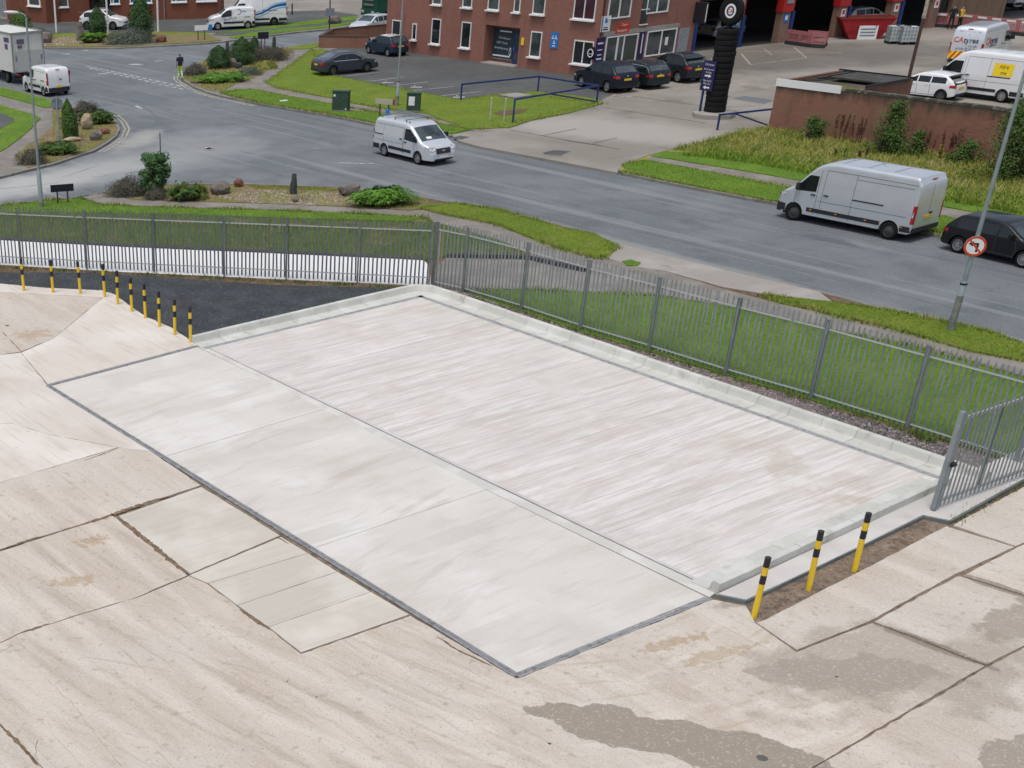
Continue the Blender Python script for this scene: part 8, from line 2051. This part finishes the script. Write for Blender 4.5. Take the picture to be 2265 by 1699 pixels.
def barrier(label, a, b, group, strip=False, h=1.0):
    p, q = G(*a, .025), G(*b, .025); d = q - p; L = d.length
    t = thing('pedestrian_barrier', label, 'barrier', p, math.atan2(d.y, d.x), group)
    m = MB()
    m.box((L / 2, 0, h - .13), (L, .06, .26)); m.box((L / 2, 0, .28), (L, .06, .08))
    for x in (.05, L - .05): m.box((x, 0, h * .62), (.1, .055, h * .7))
    n = max(6, int(L / .16))
    for k in range(n): m.box((.1 + (L - .2) * (k + .5) / n, 0, .52), (.06, .045, .45))
    m.build('panel', M_barrier, t)
    m = MB(); m.box((L / 2, 0, .12), (L * .94, .3, .22)); m.build('foot', M_barrier_foot, t)
    if strip: m = MB(); m.box((L / 2, -.034, h - .13), (L * .62, .01, .14)); m.build('reflective_strip', M_sign_white, t)
gb = 'red plastic barriers in front of the workshop'
barrier('leftmost red plastic barrier in front of the workshop pier', (1737, 97), (1766, 101), gb); barrier('middle red plastic barrier in front of the workshop piers', (1766, 101), (1792, 105), gb); barrier('right red plastic barrier of the group by the workshop piers', (1792, 105), (1824, 107), gb)
barrier('red barrier panel behind the first of them, by the dark bay', (1782, 99), (1828, 103), gb)
fb = [(2061, 59), (2094, 61.5), (2118, 62), (2150, 66), (2182, 70), (2214, 74), (2246, 78), (2280, 82)]
nms = ['first', 'second', 'third', 'fourth', 'fifth', 'sixth', 'seventh']
for i in range(7): barrier('%s red barrier from the left in the long row at the top right' % nms[i], fb[i], fb[i + 1], 'red barriers in the top right row', True, 1.05)
g = thing('cable_drum_tyre', 'loose black tyre lying inside the low garden wall', 'tyre', G(810, 91, .03)); m = MB(); m.lathe([(.2, .02), (.34, 0), (.36, .1), (.34, .2), (.2, .18)], 20); m.build('tyre', M_tyre, g, smooth=True); g.name = 'loose_tyre'

# ================================================================== PEOPLE
def person(label, loc, rz, mats, joints, radii, edges, mat_fn, h=1.76, hair=True):
    """one continuous skinned body; clothing told apart by height and limb"""
    me = bpy.data.meshes.new('person'); me.from_pydata(joints, edges, []); o = bpy.data.objects.new('person', me); COL.objects.link(o)
    sk_ = o.modifiers.new('skin', 'SKIN'); sk_.use_smooth_shade = True
    for v, r in zip(me.skin_vertices[0].data, radii): v.radius = r if isinstance(r, tuple) else (r, r)
    me.skin_vertices[0].data[0].use_root = True
    sb_ = o.modifiers.new('sub', 'SUBSURF'); sb_.levels = 2; sb_.render_levels = 2
    dg = bpy.context.evaluated_depsgraph_get(); nm = bpy.data.meshes.new_from_object(o.evaluated_get(dg)); o.modifiers.clear()
    old = o.data; o.data = nm; bpy.data.meshes.remove(old)
    nm.materials.clear()
    for m_ in mats: nm.materials.append(m_)
    for p in nm.polygons:
        p.material_index = mat_fn(p.center); p.use_smooth = True
    o.location = loc; o.rotation_euler = (0, 0, rz)
    return tag(o, label, 'person')
M_skin = mat('skin', (.42, .24, .17), rough=.6); M_navy = mat('navy_cotton', (.012, .018, .045), rough=.9); M_hiviz = mat('lime_fabric', (.42, .62, .03), [dict(c=(.30, .45, .03), a=.6, s=8, lo=.45, hi=.6)], rough=.8, world=False); M_hair = mat('brown_hair', (.05, .032, .022), rough=.8); M_boot = mat('boot_leather', (.03, .025, .022), rough=.7); M_refl = mat('reflective_tape', (.75, .77, .72), rough=.35); M_workblack = mat('black_workwear', (.014, .015, .017), rough=.9)
# joints: pelvis, waist, chest, neck, head base, head top | legs | arms
J = [(0, 0, .95), (0, 0, 1.12), (0, .01, 1.38), (0, 0, 1.50), (0, .01, 1.60), (0, .02, 1.70),
     (-.10, 0, .88), (-.11, .10, .50), (-.11, .02, .09), (-.12, .16, .04),
     (.10, 0, .88), (.10, -.05, .50), (.10, -.24, .14), (.10, -.13, .05),
     (-.20, 0, 1.42), (-.25, -.06, 1.15), (-.25, .06, .92), (-.25, .11, .84),
     (.20, 0, 1.42), (.25, .10, 1.16), (.24, .26, 1.02), (.23, .31, .98)]
Rr = [(.15, .12), (.14, .11), (.17, .12), .065, .085, .075, .095, .068, .045, .04, .095, .068, .045, .04, .07, .048, .036, .03, .07, .048, .036, .03]
Ed = [(0, 1), (1, 2), (2, 3), (3, 4), (4, 5), (0, 6), (6, 7), (7, 8), (8, 9), (0, 10), (10, 11), (11, 12), (12, 13), (2, 14), (14, 15), (15, 16), (16, 17), (2, 18), (18, 19), (19, 20), (20, 21)]
def walk_mats(c):
    if c.z > 1.64 or (c.z > 1.58 and c.y < .0): return 3
    if c.z > 1.51: return 0
    if abs(c.x) > .17 and c.z < 1.22 and c.z > .75: return 0
    if c.z > .90: return 1
    if c.z < .10: return 4
    if .34 < c.z < .42 or .50 < c.z < .56: return 5
    return 2
pw = person('person walking away at the kerb tip in navy shirt and lime trousers', G(399, 176, .01), radians(12), [M_skin, M_navy, M_hiviz, M_hair, M_boot, M_refl], J, Rr, Ed, walk_mats)
# fingers for the walker: five on each hand, slightly curled
def hand(par, c, d, sg):
    m = MB()
    for k in range(4):
        o = Vector((sg * (-.024 + .016 * k) * .3, -.024 + .016 * k, 0)); a = Vector(c) + o; L = (.075, .085, .08, .065)[k]; b = a + Vector(d) * L * .55; e = b + (Vector(d) + Vector((-sg * .35, 0, 0))).normalized() * L * .5
        m.tube(a, b, .009, .0085, 6); m.tube(b, e, .0085, .007, 6)
    a = Vector(c) + Vector((0, .03, .02)); b = a + (Vector(d) + Vector((0, .8, 0))).normalized() * .04; m.tube(a, b, .010, .009, 6); m.tube(b, b + Vector(d) * .03, .009, .008, 6)
    m.build('fingers', M_skin, par, smooth=True)
hand(pw, (-.25, .11, .82), (0, .25, -1), -1); hand(pw, (.23, .32, .965), (0, .55, -.8), 1)
J2 = [(0, 0, .93), (0, 0, 1.1), (0, .0, 1.36), (0, .01, 1.49), (0, .02, 1.59), (0, .03, 1.69), (-.10, 0, .86), (-.13, .03, .48), (-.14, 0, .09), (-.15, .14, .04), (.10, 0, .86), (.12, .02, .48), (.13, 0, .09), (.14, .14, .04), (-.20, 0, 1.41), (-.27, .02, 1.14), (-.18, .20, 1.02), (-.12, .26, 1.02), (.20, 0, 1.41), (.27, .02, 1.14), (.18, .20, 1.02), (.12, .26, 1.02)]
def dark_mats(c): return 3 if c.z > 1.65 else 0 if c.z > 1.51 else 1 if c.z > .1 else 4
person('person in black workwear leaning at the barriers near the workshop', G(2100, 65, .03), radians(150), [M_skin, M_workblack, M_workblack, M_hair, M_boot], J2, Rr, Ed, dark_mats)
M_hv2 = mat('yellow_orange_vest', (.55, .42, .06), [dict(c=(.6, .2, .03), a=.8, s=4, lo=.48, hi=.55)], rough=.8, world=False)
def vest_mats(c): return 3 if c.z > 1.65 else 0 if c.z > 1.51 else 2 if (c.z > .95 and abs(c.x) < .24) else 1 if c.z > .1 else 4
person('person in a yellow vest standing by the barrier row', G(2118, 67, .03), radians(200), [M_skin, M_workblack, M_hv2, M_hair, M_boot], J2, Rr, Ed, vest_mats)
